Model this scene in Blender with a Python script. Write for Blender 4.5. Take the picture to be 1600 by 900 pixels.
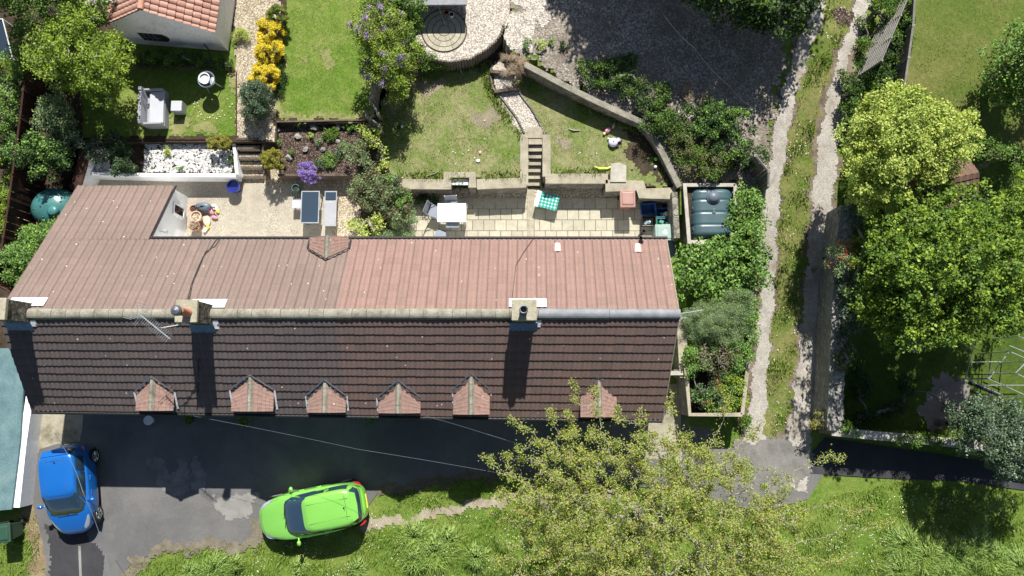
import bpy, math, random
import numpy as np
from mathutils import Vector, Matrix, noise
from mathutils.geometry import tessellate_polygon
random.seed(7); np.random.seed(7)
S = bpy.context.scene
for o in list(bpy.data.objects): bpy.data.objects.remove(o)

# ------------------------------------------------ camera, sky, sun, exposure
FPX, HC, TH = 1150.0, 28.75, math.atan(150/1150.0)
cd = bpy.data.cameras.new('camera'); cam = bpy.data.objects.new('camera', cd); S.collection.objects.link(cam)
cam.location = (0, 0, HC); cam.rotation_euler = (TH, 0, 0)
cd.sensor_width = 36; cd.lens = 36*FPX/1600; cd.clip_end = 2000; cd.clip_start = .5
S.camera = cam
SUN_EL, SUN_AZ = 47.0, 7.5          # azimuth from +Y towards +X
w = bpy.data.worlds.new('World'); S.world = w; w.use_nodes = True
nt = w.node_tree; sky = nt.nodes.new('ShaderNodeTexSky'); sky.sky_type = 'NISHITA'; sky.sun_disc = False
sky.sun_elevation = math.radians(SUN_EL); sky.sun_rotation = math.radians(SUN_AZ)
bgn = nt.nodes['Background']; bgn.inputs['Strength'].default_value = .05
nt.links.new(sky.outputs[0], bgn.inputs[0])
sd = bpy.data.lights.new('sun', 'SUN'); sun = bpy.data.objects.new('sun', sd); S.collection.objects.link(sun)
sd.energy = 5.0; sd.angle = math.radians(.5); sd.color = (1, .965, .9)
el, az = math.radians(SUN_EL), math.radians(SUN_AZ)
sdir = Vector((math.sin(az)*math.cos(el), math.cos(az)*math.cos(el), math.sin(el)))
sun.rotation_euler = sdir.to_track_quat('Z', 'Y').to_euler(); sun.location = (0, 20, 40)
vs = S.view_settings; vs.view_transform = 'Standard'; vs.look = 'None'; vs.gamma = 1; vs.exposure = .72; vs.use_curve_mapping = False
S.cycles.max_bounces = 6; S.cycles.diffuse_bounces = 4; S.cycles.transmission_bounces = 3; S.cycles.transparent_max_bounces = 6

# ------------------------------------------------ photo pixel (1600x900) + real height -> place on the site
ct, st = math.cos(TH), math.sin(TH)
def ray(px, py):
    x = (px-800)/FPX; y = -(py-450)/FPX
    return Vector((x, y*ct + st, y*st - ct))
def P(px, py, z=0.):
    d = ray(px, py); t = (z-HC)/d.z
    return Vector((d.x*t, d.y*t, z))
def mpp(px, py, z=0.):
    p = P(px, py, z); return (-(p.z-HC)*ct + p.y*st)/FPX
def on_plane(px, py, p0, n):
    d = ray(px, py); c = Vector((0, 0, HC)); t = (p0-c).dot(n)/d.dot(n); return c+d*t
def W(pts, z=0.): return [P(a, b, z) for a, b in pts]

def inpoly(x, y, poly):
    c = np.zeros(np.shape(x), bool); n = len(poly)
    for i in range(n):
        x1, y1 = poly[i][0], poly[i][1]; x2, y2 = poly[i-1][0], poly[i-1][1]
        if y1 == y2: continue
        c ^= ((y1 > y) != (y2 > y)) & (x < (x2-x1)*(y-y1)/(y2-y1)+x1)
    return c
LOW = [tuple(P(a, b, c)[:2]) for a, b, c in [(-1500,-900,1.5),(797,-900,1.5),(795,30,1.5),(785,60,1.5),(800,92,1.2),(834,108,1.2),(930,163,1.2),(1008,196,1.2),(1052,285,1.1),(1062,380,0),(1068,640,0),(1068,760,0),(-1500,760,0)]]
Y0, Y1 = P(0, 690).y, P(0, 90).y
HTOP = 1.6
def hz(x, y):
    x = np.asarray(x, float); y = np.asarray(y, float)
    t = np.clip((y-Y0)/(Y1-Y0), 0, 1); h = HTOP*t*t*(3-2*t)*.5 + HTOP*t*.5
    return np.where(inpoly(x, y, LOW), 0., h)
def PH(px, py, dz=0.):
    z = 0.
    for _ in range(6):
        p = P(px, py, z+dz); z = float(hz(p.x, p.y))
    return P(px, py, z+dz)
def zg(px, py): return PH(px, py).z

# ------------------------------------------------ object helpers
def tag(o, label=None, cat=None, group=None, kind=None):
    if label: o['label'] = label
    if cat: o['category'] = cat
    if group: o['group'] = group
    if kind: o['kind'] = kind
    return o
def link(o, parent=None):
    S.collection.objects.link(o)
    if parent is not None: o.parent = parent
    return o
def thing(name, label, cat, loc=(0,0,0), rz=0., group=None):
    o = bpy.data.objects.new(name, None); o.location = loc; o.rotation_euler = (0, 0, rz); o.empty_display_size = .2
    link(o); return tag(o, label, cat, group)
def copy_tree(o, parent=None):
    c = o.copy(); S.collection.objects.link(c); c.parent = parent
    for ch in [k for k in bpy.data.objects if k.parent == o]: copy_tree(ch, c)
    return c
class MB:
    def __init__(s): s.v = []; s.f = []; s.m = []; s.uv = None
    def add(s, vs, fs, mi=0):
        b = len(s.v); s.v += [tuple(v) for v in vs]; s.f += [tuple(i+b for i in f) for f in fs]; s.m += [mi]*len(fs); return s
    def box(s, c, d, rz=0., mi=0, tilt=None, taper=1.):
        x, y, z = d[0]/2, d[1]/2, d[2]/2
        pts = [Vector((a*x*(taper if k > 0 else 1), b*y*(taper if k > 0 else 1), k*z)) for k in (-1, 1) for a, b in ((-1,-1),(1,-1),(1,1),(-1,1))]
        M = Matrix.Rotation(rz, 3, 'Z')
        if tilt: M = M @ Matrix.Rotation(tilt[0], 3, tilt[1])
        pts = [M @ p + Vector(c) for p in pts]
        return s.add(pts, [(3,2,1,0),(4,5,6,7),(0,1,5,4),(1,2,6,5),(2,3,7,6),(3,0,4,7)], mi)
    def tube(s, pts, r, n=6, mi=0, cap=True):
        pts = [Vector(p) for p in pts]; rs = r if isinstance(r, (list, tuple)) else [r]*len(pts); vs = []; fs = []
        for i, p in enumerate(pts):
            d = (pts[min(i+1, len(pts)-1)]-pts[max(i-1, 0)])
            if d.length < 1e-9: d = Vector((0,0,1))
            d.normalize(); a = d.orthogonal().normalized() if abs(d.z) > .9 else d.cross(Vector((0,0,1))).normalized()
            b = d.cross(a)
            vs += [p + (a*math.cos(t)+b*math.sin(t))*rs[i] for t in [2*math.pi*k/n for k in range(n)]]
        for i in range(len(pts)-1):
            for k in range(n):
                fs.append((i*n+k, i*n+(k+1) % n, (i+1)*n+(k+1) % n, (i+1)*n+k))
        if cap: fs.append(tuple(range(n))[::-1]); fs.append(tuple((len(pts)-1)*n+k for k in range(n)))
        return s.add(vs, fs, mi)
    def lathe(s, prof, c=(0,0,0), n=20, mi=0, sx=1, sy=1):
        vs = [(c[0]+r*sx*math.cos(2*math.pi*k/n), c[1]+r*sy*math.sin(2*math.pi*k/n), c[2]+z) for r, z in prof for k in range(n)]
        fs = [(i*n+k, i*n+(k+1) % n, (i+1)*n+(k+1) % n, (i+1)*n+k) for i in range(len(prof)-1) for k in range(n)]
        return s.add(vs, fs, mi)
    def prism(s, poly, z0, z1, mi=0, mis=None, top=True, bottom=False):
        n = len(poly); zz0 = z0 if isinstance(z0, (list, tuple)) else [z0]*n; zz1 = z1 if isinstance(z1, (list, tuple)) else [z1]*n
        area = sum(poly[i-1][0]*poly[i][1]-poly[i][0]*poly[i-1][1] for i in range(n))
        if area < 0: poly = poly[::-1]; zz0 = zz0[::-1]; zz1 = zz1[::-1]
        vs = [(p[0], p[1], zz0[i]) for i, p in enumerate(poly)]+[(p[0], p[1], zz1[i]) for i, p in enumerate(poly)]
        s.add(vs, [(i, (i+1) % n, n+(i+1) % n, n+i) for i in range(n)], mi if mis is None else mis)
        if top:
            tr = tessellate_polygon([[Vector((p[0], p[1], 0)) for p in poly]])
            out = []
            for t in tr:
                a, b, c = [poly[i] for i in t]
                cr = (b[0]-a[0])*(c[1]-a[1])-(b[1]-a[1])*(c[0]-a[0])
                out.append(t if cr > 0 else t[::-1])
            s.add(vs[n:], out, mi)
            if bottom: s.add(vs[:n], [t[::-1] for t in out], mi)
        return s
    def build(s, name, mats, parent=None, smooth=False, bevel=0., sub=0):
        me = bpy.data.meshes.new(name); me.from_pydata(s.v, [], s.f)
        for m in (mats if isinstance(mats, (list, tuple)) else [mats]): me.materials.append(m)
        me.polygons.foreach_set('material_index', s.m)
        if smooth: me.polygons.foreach_set('use_smooth', [True]*len(me.polygons))
        me.update(); o = bpy.data.objects.new(name, me); link(o, parent)
        if bevel: b = o.modifiers.new('b', 'BEVEL'); b.width = bevel; b.segments = 2; b.limit_method = 'ANGLE'
        if sub: b = o.modifiers.new('s', 'SUBSURF'); b.levels = b.render_levels = sub
        return o
def npmesh(name, v, f, mat, parent=None, smooth=False, uv=None):
    """v (N,3), f (M,k) arrays"""
    me = bpy.data.meshes.new(name); M_, k = f.shape
    me.vertices.add(len(v)); me.vertices.foreach_set('co', np.ascontiguousarray(v, np.float32).ravel())
    me.loops.add(M_*k); me.loops.foreach_set('vertex_index', np.ascontiguousarray(f, np.int32).ravel())
    me.polygons.add(M_); me.polygons.foreach_set('loop_start', np.arange(0, M_*k, k, dtype=np.int32))
    me.polygons.foreach_set('loop_total', np.full(M_, k, np.int32))
    me.polygons.foreach_set('use_smooth', np.full(M_, bool(smooth)))
    if uv is not None:
        l = me.uv_layers.new(name='UVMap'); l.data.foreach_set('uv', np.ascontiguousarray(uv[f.ravel()], np.float32).ravel())
    me.update(calc_edges=True); me.validate()
    for m in (mat if isinstance(mat, (list, tuple)) else [mat]): me.materials.append(m)
    return link(bpy.data.objects.new(name, me), parent)

# ------------------------------------------------ materials
class NT:
    def __init__(s, name):
        s.m = bpy.data.materials.new(name); s.m.use_nodes = True; s.t = s.m.node_tree; s.b = s.t.nodes['Principled BSDF']
        s.b.inputs['Specular IOR Level'].default_value = .25
        s.pos = s.n('ShaderNodeNewGeometry').outputs['Position']
    def n(s, k, **kw):
        o = s.t.nodes.new(k)
        for a, b in kw.items(): setattr(o, a, b)
        return o
    def l(s, a, b): s.t.links.new(a, b)
    def noise(s, scale, detail=4, rough=.6, vec=None, dist=0.):
        o = s.n('ShaderNodeTexNoise'); o.inputs['Scale'].default_value = scale; o.inputs['Detail'].default_value = detail
        o.inputs['Roughness'].default_value = rough; o.inputs['Distortion'].default_value = dist; s.l(vec or s.pos, o.inputs['Vector']); return o.outputs['Fac']
    def voro(s, scale, out='Color', feature='F1', vec=None):
        o = s.n('ShaderNodeTexVoronoi', feature=feature); o.inputs['Scale'].default_value = scale; s.l(vec or s.pos, o.inputs['Vector']); return o.outputs[out]
    def ramp(s, fac, stops, interp='LINEAR'):
        o = s.n('ShaderNodeValToRGB'); e = o.color_ramp.elements; o.color_ramp.interpolation = interp
        while len(e) < len(stops): e.new(.5)
        for i, (p, c) in enumerate(stops):
            e[i].position = p; e[i].color = (*c, 1) if len(c) == 3 else c
        s.l(fac, o.inputs[0]); return o.outputs[0]
    def mix(s, fac, a, b, mode='MIX'):
        o = s.n('ShaderNodeMix', data_type='RGBA', blend_type=mode)
        for v, i in ((fac, 0), (a, 6), (b, 7)):
            if hasattr(v, 'links'): s.l(v, o.inputs[i])
            elif i == 0: o.inputs[0].default_value = v
            else: o.inputs[i].default_value = (*v, 1)
        return o.outputs[2]
    def math(s, op, a, b=0.):
        o = s.n('ShaderNodeMath', operation=op)
        for v, i in ((a, 0), (b, 1)):
            if hasattr(v, 'links'): s.l(v, o.inputs[i])
            else: o.inputs[i].default_value = v
        return o.outputs[0]
    def bump(s, h, dist=.01, strength=1.):
        o = s.n('ShaderNodeBump'); o.inputs['Distance'].default_value = dist; o.inputs['Strength'].default_value = strength
        s.l(h, o.inputs['Height']); s.l(o.outputs[0], s.b.inputs['Normal'])
    def col(s, c):
        if hasattr(c, 'links'): s.l(c, s.b.inputs['Base Color'])
        else: s.b.inputs['Base Color'].default_value = (*c, 1)
    def set(s, **kw):
        for a, b in kw.items(): s.b.inputs[a.replace('_', ' ')].default_value = b
        return s.m
def mul(c, k): return tuple(min(1, x*k) for x in c)
def rgb(r, g, b): return tuple((x/255/12.92 if x/255 <= .04045 else ((x/255+.055)/1.055)**2.4) for x in (r, g, b))
def surf(name, stops, scale=2., rough=.9, bump=(30., .01), fine=None, spec=.2, detail=6, metal=0.):
    """stops along a mottled noise; fine=(scale, strength) adds grain; bump=(scale, metres)"""
    n = NT(name); c = n.ramp(n.noise(scale, detail, .65), stops)
    if fine: c = n.mix(fine[1], c, n.ramp(n.noise(fine[0], 2, .7), [(.3, (.15,.15,.15)), (.7, (1,1,1))]), 'MULTIPLY')
    n.col(c)
    if bump: n.bump(n.noise(bump[0], 5, .7), bump[1])
    return n.set(Roughness=rough, Specular_IOR_Level=spec, Metallic=metal)
def plain(name, c, rough=.5, var=.12, spec=.4, metal=0., coat=0., scale=3.):
    n = NT(name); k = n.ramp(n.noise(scale, 5, .6), [(.3, mul(c, 1-var)), (.7, mul(c, 1+var))]); n.col(k)
    return n.set(Roughness=rough, Specular_IOR_Level=spec, Metallic=metal, Coat_Weight=coat)
def leafmat(name, cols, trans=.3, rough=.55):
    n = NT(name); g = n.n('ShaderNodeNewGeometry').outputs['Random Per Island']
    k = len(cols); c = n.ramp(g, [(i/k, cc) for i, cc in enumerate(cols)], 'CONSTANT')
    c = n.mix(n.ramp(n.noise(1.1, 3), [(.35, (0,0,0)), (.65, (1,1,1))]), c, n.mix(.5, c, n.mix(1, c, (1.25,1.12,.8), 'MULTIPLY')))
    n.col(c); n.set(Roughness=rough, Specular_IOR_Level=.3)
    tr = n.n('ShaderNodeBsdfTranslucent'); n.l(c, tr.inputs[0]); mx = n.n('ShaderNodeMixShader'); mx.inputs[0].default_value = trans
    n.l(n.b.outputs[0], mx.inputs[1]); n.l(tr.outputs[0], mx.inputs[2])
    out = [x for x in n.t.nodes if x.type == 'OUTPUT_MATERIAL'][0]; n.l(mx.outputs[0], out.inputs[0]); return n.m
def grassmat(name, lush, dry, dirt, dryamt=.5, dirtamt=.25, sc=.5):
    n = NT(name)
    a = n.ramp(n.noise(sc, 6, .7, dist=.5), [(dryamt-.12, lush), (dryamt+.12, dry)])
    a = n.mix(n.ramp(n.noise(sc*1.7+.3, 7, .75), [(1-dirtamt-.08, (0,0,0)), (1-dirtamt+.05, (1,1,1))]), a, dirt)
    a = n.mix(.75, a, n.ramp(n.noise(38, 3, .8), [(.32, (.30,.34,.25)), (.5, (.9,.9,.9)), (.7, (1.5,1.5,1.3))]), 'MULTIPLY')
    a = n.mix(.6, a, n.ramp(n.noise(7, 4, .7), [(.3, (.5,.55,.5)), (.7, (1.3,1.3,1.2))]), 'MULTIPLY')
    n.col(a); n.bump(n.noise(45, 4, .8), .03); return n.set(Roughness=.9, Specular_IOR_Level=.1)
def gravelmat(name, cols, scale=22., dirt=None, dirtamt=.3, bump=.012, gap=.25):
    n = NT(name); v = n.n('ShaderNodeTexVoronoi'); v.inputs['Scale'].default_value = scale; n.l(n.pos, v.inputs['Vector'])
    sep = n.n('ShaderNodeSeparateColor'); n.l(v.outputs['Color'], sep.inputs[0]); k = len(cols)
    c = n.ramp(sep.outputs[0], [(i/k, cc) for i, cc in enumerate(cols)], 'CONSTANT')
    c = n.mix(1., c, n.ramp(v.outputs['Distance'], [(.3, (1,1,1)), (.75, (gap,gap,gap))]), 'MULTIPLY')
    if dirt: c = n.mix(n.ramp(n.noise(.8, 7, .75), [(.5-.1+(.5-dirtamt)*.5, (0,0,0)), (.62+(.5-dirtamt)*.5, (1,1,1))]), c, dirt)
    c = n.mix(.5, c, n.ramp(n.noise(2.5, 6, .7), [(.3, (.6,.6,.6)), (.7, (1.15,1.15,1.15))]), 'MULTIPLY')
    n.col(c); n.bump(v.outputs['Distance'], -bump); return n.set(Roughness=.9, Specular_IOR_Level=.15)
def rubblemat(name, cols, scale=4.5, mortar=(.30,.28,.24)):
    n = NT(name); sc = n.n('ShaderNodeVectorMath', operation='MULTIPLY'); n.l(n.pos, sc.inputs[0]); sc.inputs[1].default_value = (1, 1, 1.7)
    wob = n.n('ShaderNodeVectorMath', operation='ADD'); n.l(sc.outputs[0], wob.inputs[0]); no = n.n('ShaderNodeTexNoise'); no.inputs['Scale'].default_value = 3; n.l(n.pos, no.inputs['Vector'])
    s2 = n.n('ShaderNodeVectorMath', operation='SCALE'); n.l(no.outputs['Color'], s2.inputs[0]); s2.inputs['Scale'].default_value = .25; n.l(s2.outputs[0], wob.inputs[1])
    c = n.n('ShaderNodeTexVoronoi'); c.inputs['Scale'].default_value = scale; n.l(wob.outputs[0], c.inputs['Vector']); sep = n.n('ShaderNodeSeparateColor'); n.l(c.outputs['Color'], sep.inputs[0])
    k = len(cols); a = n.ramp(sep.outputs[0], [(i/k, q) for i, q in enumerate(cols)], 'CONSTANT'); e = n.voro(scale, 'Distance', 'DISTANCE_TO_EDGE', wob.outputs[0])
    a = n.mix(n.ramp(e, [(.03,(1,1,1)),(.09,(0,0,0))]), a, mortar); a = n.mix(.6, a, n.ramp(n.noise(22, 5, .75), [(.3,(.45,.45,.43)),(.65,(1.2,1.2,1.2))]), 'MULTIPLY')
    a = n.mix(n.ramp(n.noise(1.3, 6, .75), [(.52,(0,0,0)),(.70,(.4,.4,.4))]), a, (.16,.16,.11)); n.col(a); n.bump(n.ramp(e, [(0,(0,0,0)),(.12,(1,1,1))]), .03); return n.set(Roughness=.9)
def BR(cs, k): return [mul(c, k) for c in cs]
# palettes
M = {}
M['verge'] = grassmat('verge_grass', (.13,.215,.035), (.21,.26,.065), (.27,.23,.14), .52, .24, .45)
M['lawn'] = grassmat('lawn_grass', (.12,.21,.03), (.22,.265,.07), (.30,.26,.15), .52, .22, .6)
M['lawn_worn'] = grassmat('worn_lawn_grass', (.14,.215,.04), (.29,.28,.145), (.36,.31,.22), .47, .30, .8)
M['lawn_big'] = grassmat('dry_lawn_grass', (.12,.165,.035), (.205,.205,.07), (.27,.21,.12), .50, .26, .38)
M['lane_grass'] = grassmat('lane_centre_grass', (.12,.19,.03), (.24,.235,.09), (.20,.15,.10), .48, .36, .9)
M['soil'] = surf('soil', [(.3,(.045,.032,.022)),(.55,(.10,.075,.05)),(.75,(.16,.13,.095))], 2.2, bump=(25,.04), fine=(40,.8))
M['bark_bed'] = gravelmat('bark_chippings', [(.10,.065,.05),(.15,.105,.085),(.07,.048,.04),(.22,.17,.14)], 20, bump=.02)
M['asphalt'] = None
n = NT('asphalt')
c = n.ramp(n.noise(.35, 7, .7, dist=.4), [(.30,(.105,.103,.105)),(.46,(.135,.132,.13)),(.58,(.165,.160,.154)),(.75,(.19,.183,.175))])
c = n.mix(.55, c, n.ramp(n.noise(60, 3, .8), [(.35,(.45,.45,.45)),(.7,(1.35,1.35,1.35))]), 'MULTIPLY')
n.col(c); n.bump(n.noise(50, 4, .8), .008); M['asphalt'] = n.set(Roughness=.85)
M['asphalt_new'] = surf('dark_asphalt', [(.3,(.05,.05,.055)),(.7,(.075,.075,.08))], 1.2, bump=(60,.008), fine=(70,.6))
M['concrete'] = surf('pale_concrete', [(.35,(.20,.18,.12)),(.5,(.36,.33,.25)),(.7,(.42,.39,.31))], 1.3, bump=(20,.01), fine=(30,.35))
M['track'] = gravelmat('lane_gravel', [(.40,.37,.325),(.46,.43,.38),(.35,.325,.285),(.50,.47,.42)], 34, (.25,.215,.17), .34, .006, .85)
M['yard'] = gravelmat('yard_gravel', [(.34,.30,.24),(.42,.37,.31),(.26,.23,.19),(.50,.46,.40)], 15, (.17,.14,.11), .42, .018, .5)
M['gravel'] = gravelmat('garden_gravel', [(.50,.42,.30),(.60,.52,.38),(.36,.30,.21),(.66,.60,.48),(.44,.35,.24)], 22, None, .3, .016, .5)
M['gravel_patio'] = gravelmat('patio_gravel', [(.40,.36,.29),(.46,.42,.345),(.34,.305,.245),(.52,.48,.40)], 30, (.38,.34,.27), .5, .008, .7)
M['gravel_pale'] = gravelmat('pale_gravel', [(.58,.52,.44),(.66,.60,.52),(.46,.40,.33),(.72,.68,.62)], 18, (.40,.34,.26), .25, .016, .5)
M['stone'] = rubblemat('rubble_stone', [(.16,.145,.12),(.24,.22,.18),(.30,.275,.23),(.20,.185,.155)], 4.5, (.22,.21,.18))
M['coping'] = surf('sandstone_coping', [(.3,(.28,.25,.19)),(.5,(.40,.36,.27)),(.7,(.48,.44,.34))], 2.5, bump=(20,.01), fine=(28,.4))
M['coping_pale'] = surf('pale_coping', [(.3,(.34,.32,.27)),(.6,(.50,.47,.41))], 3, bump=(20,.008), fine=(30,.3))
n = NT('patio_slab'); g = n.n('ShaderNodeNewGeometry').outputs['Random Per Island']
c = n.ramp(g, [(0,(.40,.37,.285)),(.35,(.45,.42,.325)),(.7,(.37,.34,.265)),(1,(.48,.45,.355))])
c = n.mix(.5, c, n.ramp(n.noise(4, 6, .75), [(.3,(.6,.58,.52)),(.6,(1.05,1.05,1.05))]), 'MULTIPLY')
c = n.mix(.25, c, n.ramp(n.noise(45, 2, .7), [(.3,(.5,.5,.5)),(.7,(1.2,1.2,1.2))]), 'MULTIPLY')
n.col(c); n.bump(n.noise(30, 4), .005); M['slab'] = n.set(Roughness=.85)
M['render_white'] = surf('white_render', [(.25,(.74,.75,.74)),(.5,(.86,.87,.87)),(.8,(.90,.90,.90))], 1.2, bump=(12,.012))
M['white_paint'] = plain('white_paint', (.78,.79,.80), .5, .06)
n = NT('painted_rubble'); c = n.ramp(n.noise(1.6, 6, .7), [(.28,(.60,.60,.54)),(.42,(.84,.85,.85)),(.7,(.90,.90,.90))])
n.col(c); n.bump(n.voro(7., 'Distance'), .03); M['painted_stone'] = n.set(Roughness=.85)

def tilemat(name, cols, moss=(.20,.19,.13), mossamt=.35, lich=(.62,.58,.50), split=None, streak=0., joints=None):
    """tile cells come from the UV map: u = tile number, v = course number"""
    n = NT(name); uv = n.n('ShaderNodeUVMap').outputs[0]
    fl = n.n('ShaderNodeVectorMath', operation='FLOOR'); n.l(uv, fl.inputs[0])
    wn = n.n('ShaderNodeTexWhiteNoise', noise_dimensions='3D'); n.l(fl.outputs[0], wn.inputs['Vector'])
    k = len(cols); c = n.ramp(wn.outputs[0], [(i/max(1,k-1), cc) for i, cc in enumerate(cols)])
    c = n.mix(n.ramp(n.noise(.35, 4, .6), [(.35,(0,0,0)),(.7,(.8,.8,.8))]), c, mul(cols[0], .85))
    if split:   # a row of later, redder tiles on one part of the roof
        sx = n.n('ShaderNodeSeparateXYZ'); n.l(n.pos, sx.inputs[0])
        c2 = n.ramp(wn.outputs[0], [(i/max(1,len(split[1])-1), cc) for i, cc in enumerate(split[1])])
        f = n.ramp(n.math('ADD', n.math('MULTIPLY', sx.outputs[0], .05), .5), [(.5+.05*split[0]-.004,(0,0,0)),(.5+.05*split[0]+.004,(1,1,1))])
        c = n.mix(f, c, c2)
    if streak:
        sc = n.n('ShaderNodeVectorMath', operation='MULTIPLY'); n.l(n.pos, sc.inputs[0]); sc.inputs[1].default_value = (7, .35, .35)
        c = n.mix(streak, c, n.ramp(n.noise(1., 5, .7, vec=sc.outputs[0]), [(.3,(.62,.60,.60)),(.5,(1,1,1)),(.72,(1.35,1.3,1.2))]), 'MULTIPLY')
    c = n.mix(n.ramp(n.noise(1.4, 7, .8), [(1-mossamt-.1,(0,0,0)),(1-mossamt+.25,(.75,.75,.75))]), c, moss)
    c = n.mix(.6, c, n.ramp(n.noise(30, 4, .8), [(.3,(.45,.45,.45)),(.65,(1.2,1.2,1.2))]), 'MULTIPLY')
    if joints:   # dirty side laps and course ends of the tiles
        f2 = n.n('ShaderNodeVectorMath', operation='FRACTION'); n.l(uv, f2.inputs[0]); sj = n.n('ShaderNodeSeparateXYZ'); n.l(f2.outputs[0], sj.inputs[0])
        c = n.mix(joints[0], c, n.ramp(sj.outputs[0], [(0,(.35,.32,.32)),(.10,(1,1,1)),(.42,(1.06,1.05,1.03)),(.5,(.80,.79,.79)),(.58,(1.04,1.03,1.02)),(.9,(1,1,1)),(1,(.5,.48,.48))]), 'MULTIPLY')
        c = n.mix(joints[1], c, n.ramp(sj.outputs[1], [(0,(.9,.9,.9)),(.5,(1,1,1)),(.84,(1.04,1.04,1.04)),(.93,(.4,.4,.4)),(1,(.4,.4,.4))]), 'MULTIPLY')
    v = n.n('ShaderNodeTexVoronoi'); v.inputs['Scale'].default_value = 3.2; n.l(n.pos, v.inputs['Vector'])
    sp = n.n('ShaderNodeSeparateColor'); n.l(v.outputs['Color'], sp.inputs[0])
    f = n.math('MULTIPLY', n.math('LESS_THAN', v.outputs['Distance'], .075), n.math('GREATER_THAN', sp.outputs[1], .6))
    c = n.mix(f, c, lich)
    n.col(c); n.bump(n.noise(60, 4, .8), .006); return n.set(Roughness=.85, Specular_IOR_Level=.25)
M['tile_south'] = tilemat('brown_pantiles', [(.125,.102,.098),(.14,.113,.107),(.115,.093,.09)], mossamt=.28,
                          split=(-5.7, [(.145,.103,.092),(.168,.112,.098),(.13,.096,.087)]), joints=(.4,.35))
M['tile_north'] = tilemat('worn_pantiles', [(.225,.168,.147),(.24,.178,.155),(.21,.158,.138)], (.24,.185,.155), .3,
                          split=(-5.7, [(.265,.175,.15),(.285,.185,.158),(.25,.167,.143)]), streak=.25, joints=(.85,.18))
M['tile_dormer'] = tilemat('dormer_tiles', [(.28,.18,.15),(.34,.21,.175),(.24,.155,.13)], (.26,.22,.18), .4)
M['tile_orange'] = tilemat('orange_pantiles', [(.44,.25,.19),(.50,.30,.235),(.37,.20,.155)], (.35,.25,.18), .2)
M['tile_old'] = tilemat('old_clay_tiles', [(.26,.125,.09),(.19,.10,.075),(.13,.085,.065)], (.11,.12,.07), .52, joints=(.7,.6))
M['ridge'] = surf('mortared_ridge', [(.3,(.20,.19,.15)),(.5,(.33,.31,.25)),(.7,(.42,.40,.34))], 3, bump=(25,.01), fine=(30,.6))
M['lead'] = surf('lead', [(.3,(.16,.17,.18)),(.6,(.24,.25,.27)),(.8,(.36,.37,.38))], 3, .6, (15,.008), fine=(30,.3), spec=.5)
M['flash'] = surf('pale_flashing', [(.3,(.50,.52,.55)),(.7,(.72,.74,.77))], 4, .5, (15,.006), spec=.4)
M['chim'] = surf('chimney_cap', [(.3,(.33,.30,.21)),(.6,(.46,.43,.33)),(.8,(.55,.52,.42))], 4, bump=(18,.015), fine=(25,.4))
M['chim_side'] = surf('weathered_chimney_stone', [(.35,(.04,.035,.03)),(.5,(.16,.14,.11)),(.65,(.38,.36,.31))], 7, bump=(12,.03), fine=(30,.5))
M['terra'] = plain('terracotta', (.42,.17,.11), .8, .2)
M['terra_pale'] = plain('pale_terracotta', (.60,.42,.30), .8, .15)
M['cowl'] = plain('cowl_metal', (.16,.17,.20), .45, .3, metal=.6, scale=20)
M['black'] = plain('black', (.015,.015,.017), .6, .2)
M['dark_glass'] = plain('dark_glass', (.02,.025,.03), .08, .3, spec=.8)
M['wood'] = surf('weathered_wood', [(.3,(.13,.11,.09)),(.7,(.26,.23,.19))], 5, bump=(30,.006), fine=(40,.5))
M['wood_grey'] = surf('silver_wood', [(.3,(.22,.21,.19)),(.7,(.36,.34,.31))], 5, bump=(30,.006), fine=(40,.5))
M['wood_brown'] = surf('brown_stained_wood', [(.3,(.055,.028,.02)),(.7,(.11,.055,.04))], 4, bump=(30,.008), fine=(40,.5))
M['sleeper'] = surf('sleeper_wood', [(.3,(.09,.065,.05)),(.7,(.20,.16,.13))], 4, bump=(30,.01), fine=(40,.5))
M['metal_grey'] = plain('grey_metal', (.42,.44,.46), .4, .15, metal=.5)
M['rattan'] = surf('grey_rattan', [(.3,(.25,.26,.28)),(.7,(.36,.37,.39))], 30, .7, (60,.008))
M['cushion'] = plain('grey_cushion', (.44,.45,.48), .9, .06)
M['table_white'] = plain('white_tabletop', (.80,.81,.82), .35, .03)
M['sling'] = plain('grey_sling_fabric', (.22,.24,.29), .8, .1)
M['tarp_green'] = surf('green_roof_felt', [(.3,(.09,.165,.18)),(.55,(.14,.235,.25)),(.8,(.22,.31,.31))], 1.6, .8, (12,.01), fine=(30,.35))
M['rubber'] = plain('rubber', (.02,.02,.02), .8, .1)
M['alloy'] = plain('alloy', (.6,.61,.63), .3, .05, metal=.8)
M['lamp'] = plain('headlamp', (.45,.5,.55), .12, .2, spec=.8, metal=.3)
M['tail'] = plain('tail_lamp', (.35,.015,.02), .15, .1, spec=.6)
M['oil'] = plain('oil_tank_plastic', (.05,.095,.11), .38, .12, spec=.5)
M['oil_light'] = plain('green_dome_plastic', (.05,.17,.165), .3, .12, spec=.6)
M['binbrown'] = plain('brown_bin_plastic', (.28,.13,.095), .55, .1)
M['bingreen'] = plain('green_bin_plastic', (.025,.07,.045), .5, .1)
M['bluebox'] = plain('blue_crate_plastic', (.02,.07,.22), .45, .1)
M['teal'] = plain('teal_plastic', (.05,.30,.22), .45, .1)
M['bingrey'] = plain('grey_lid_plastic', (.26,.36,.32), .5, .08)
M['slate'] = plain('slate_plastic', (.11,.14,.18), .45, .1)
M['bluepot'] = plain('cobalt_glaze', (.02,.03,.20), .15, .2, spec=.8, coat=.5)
M['pebble'] = None
n = NT('white_pebble'); g = n.n('ShaderNodeNewGeometry').outputs['Random Per Island']
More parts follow.
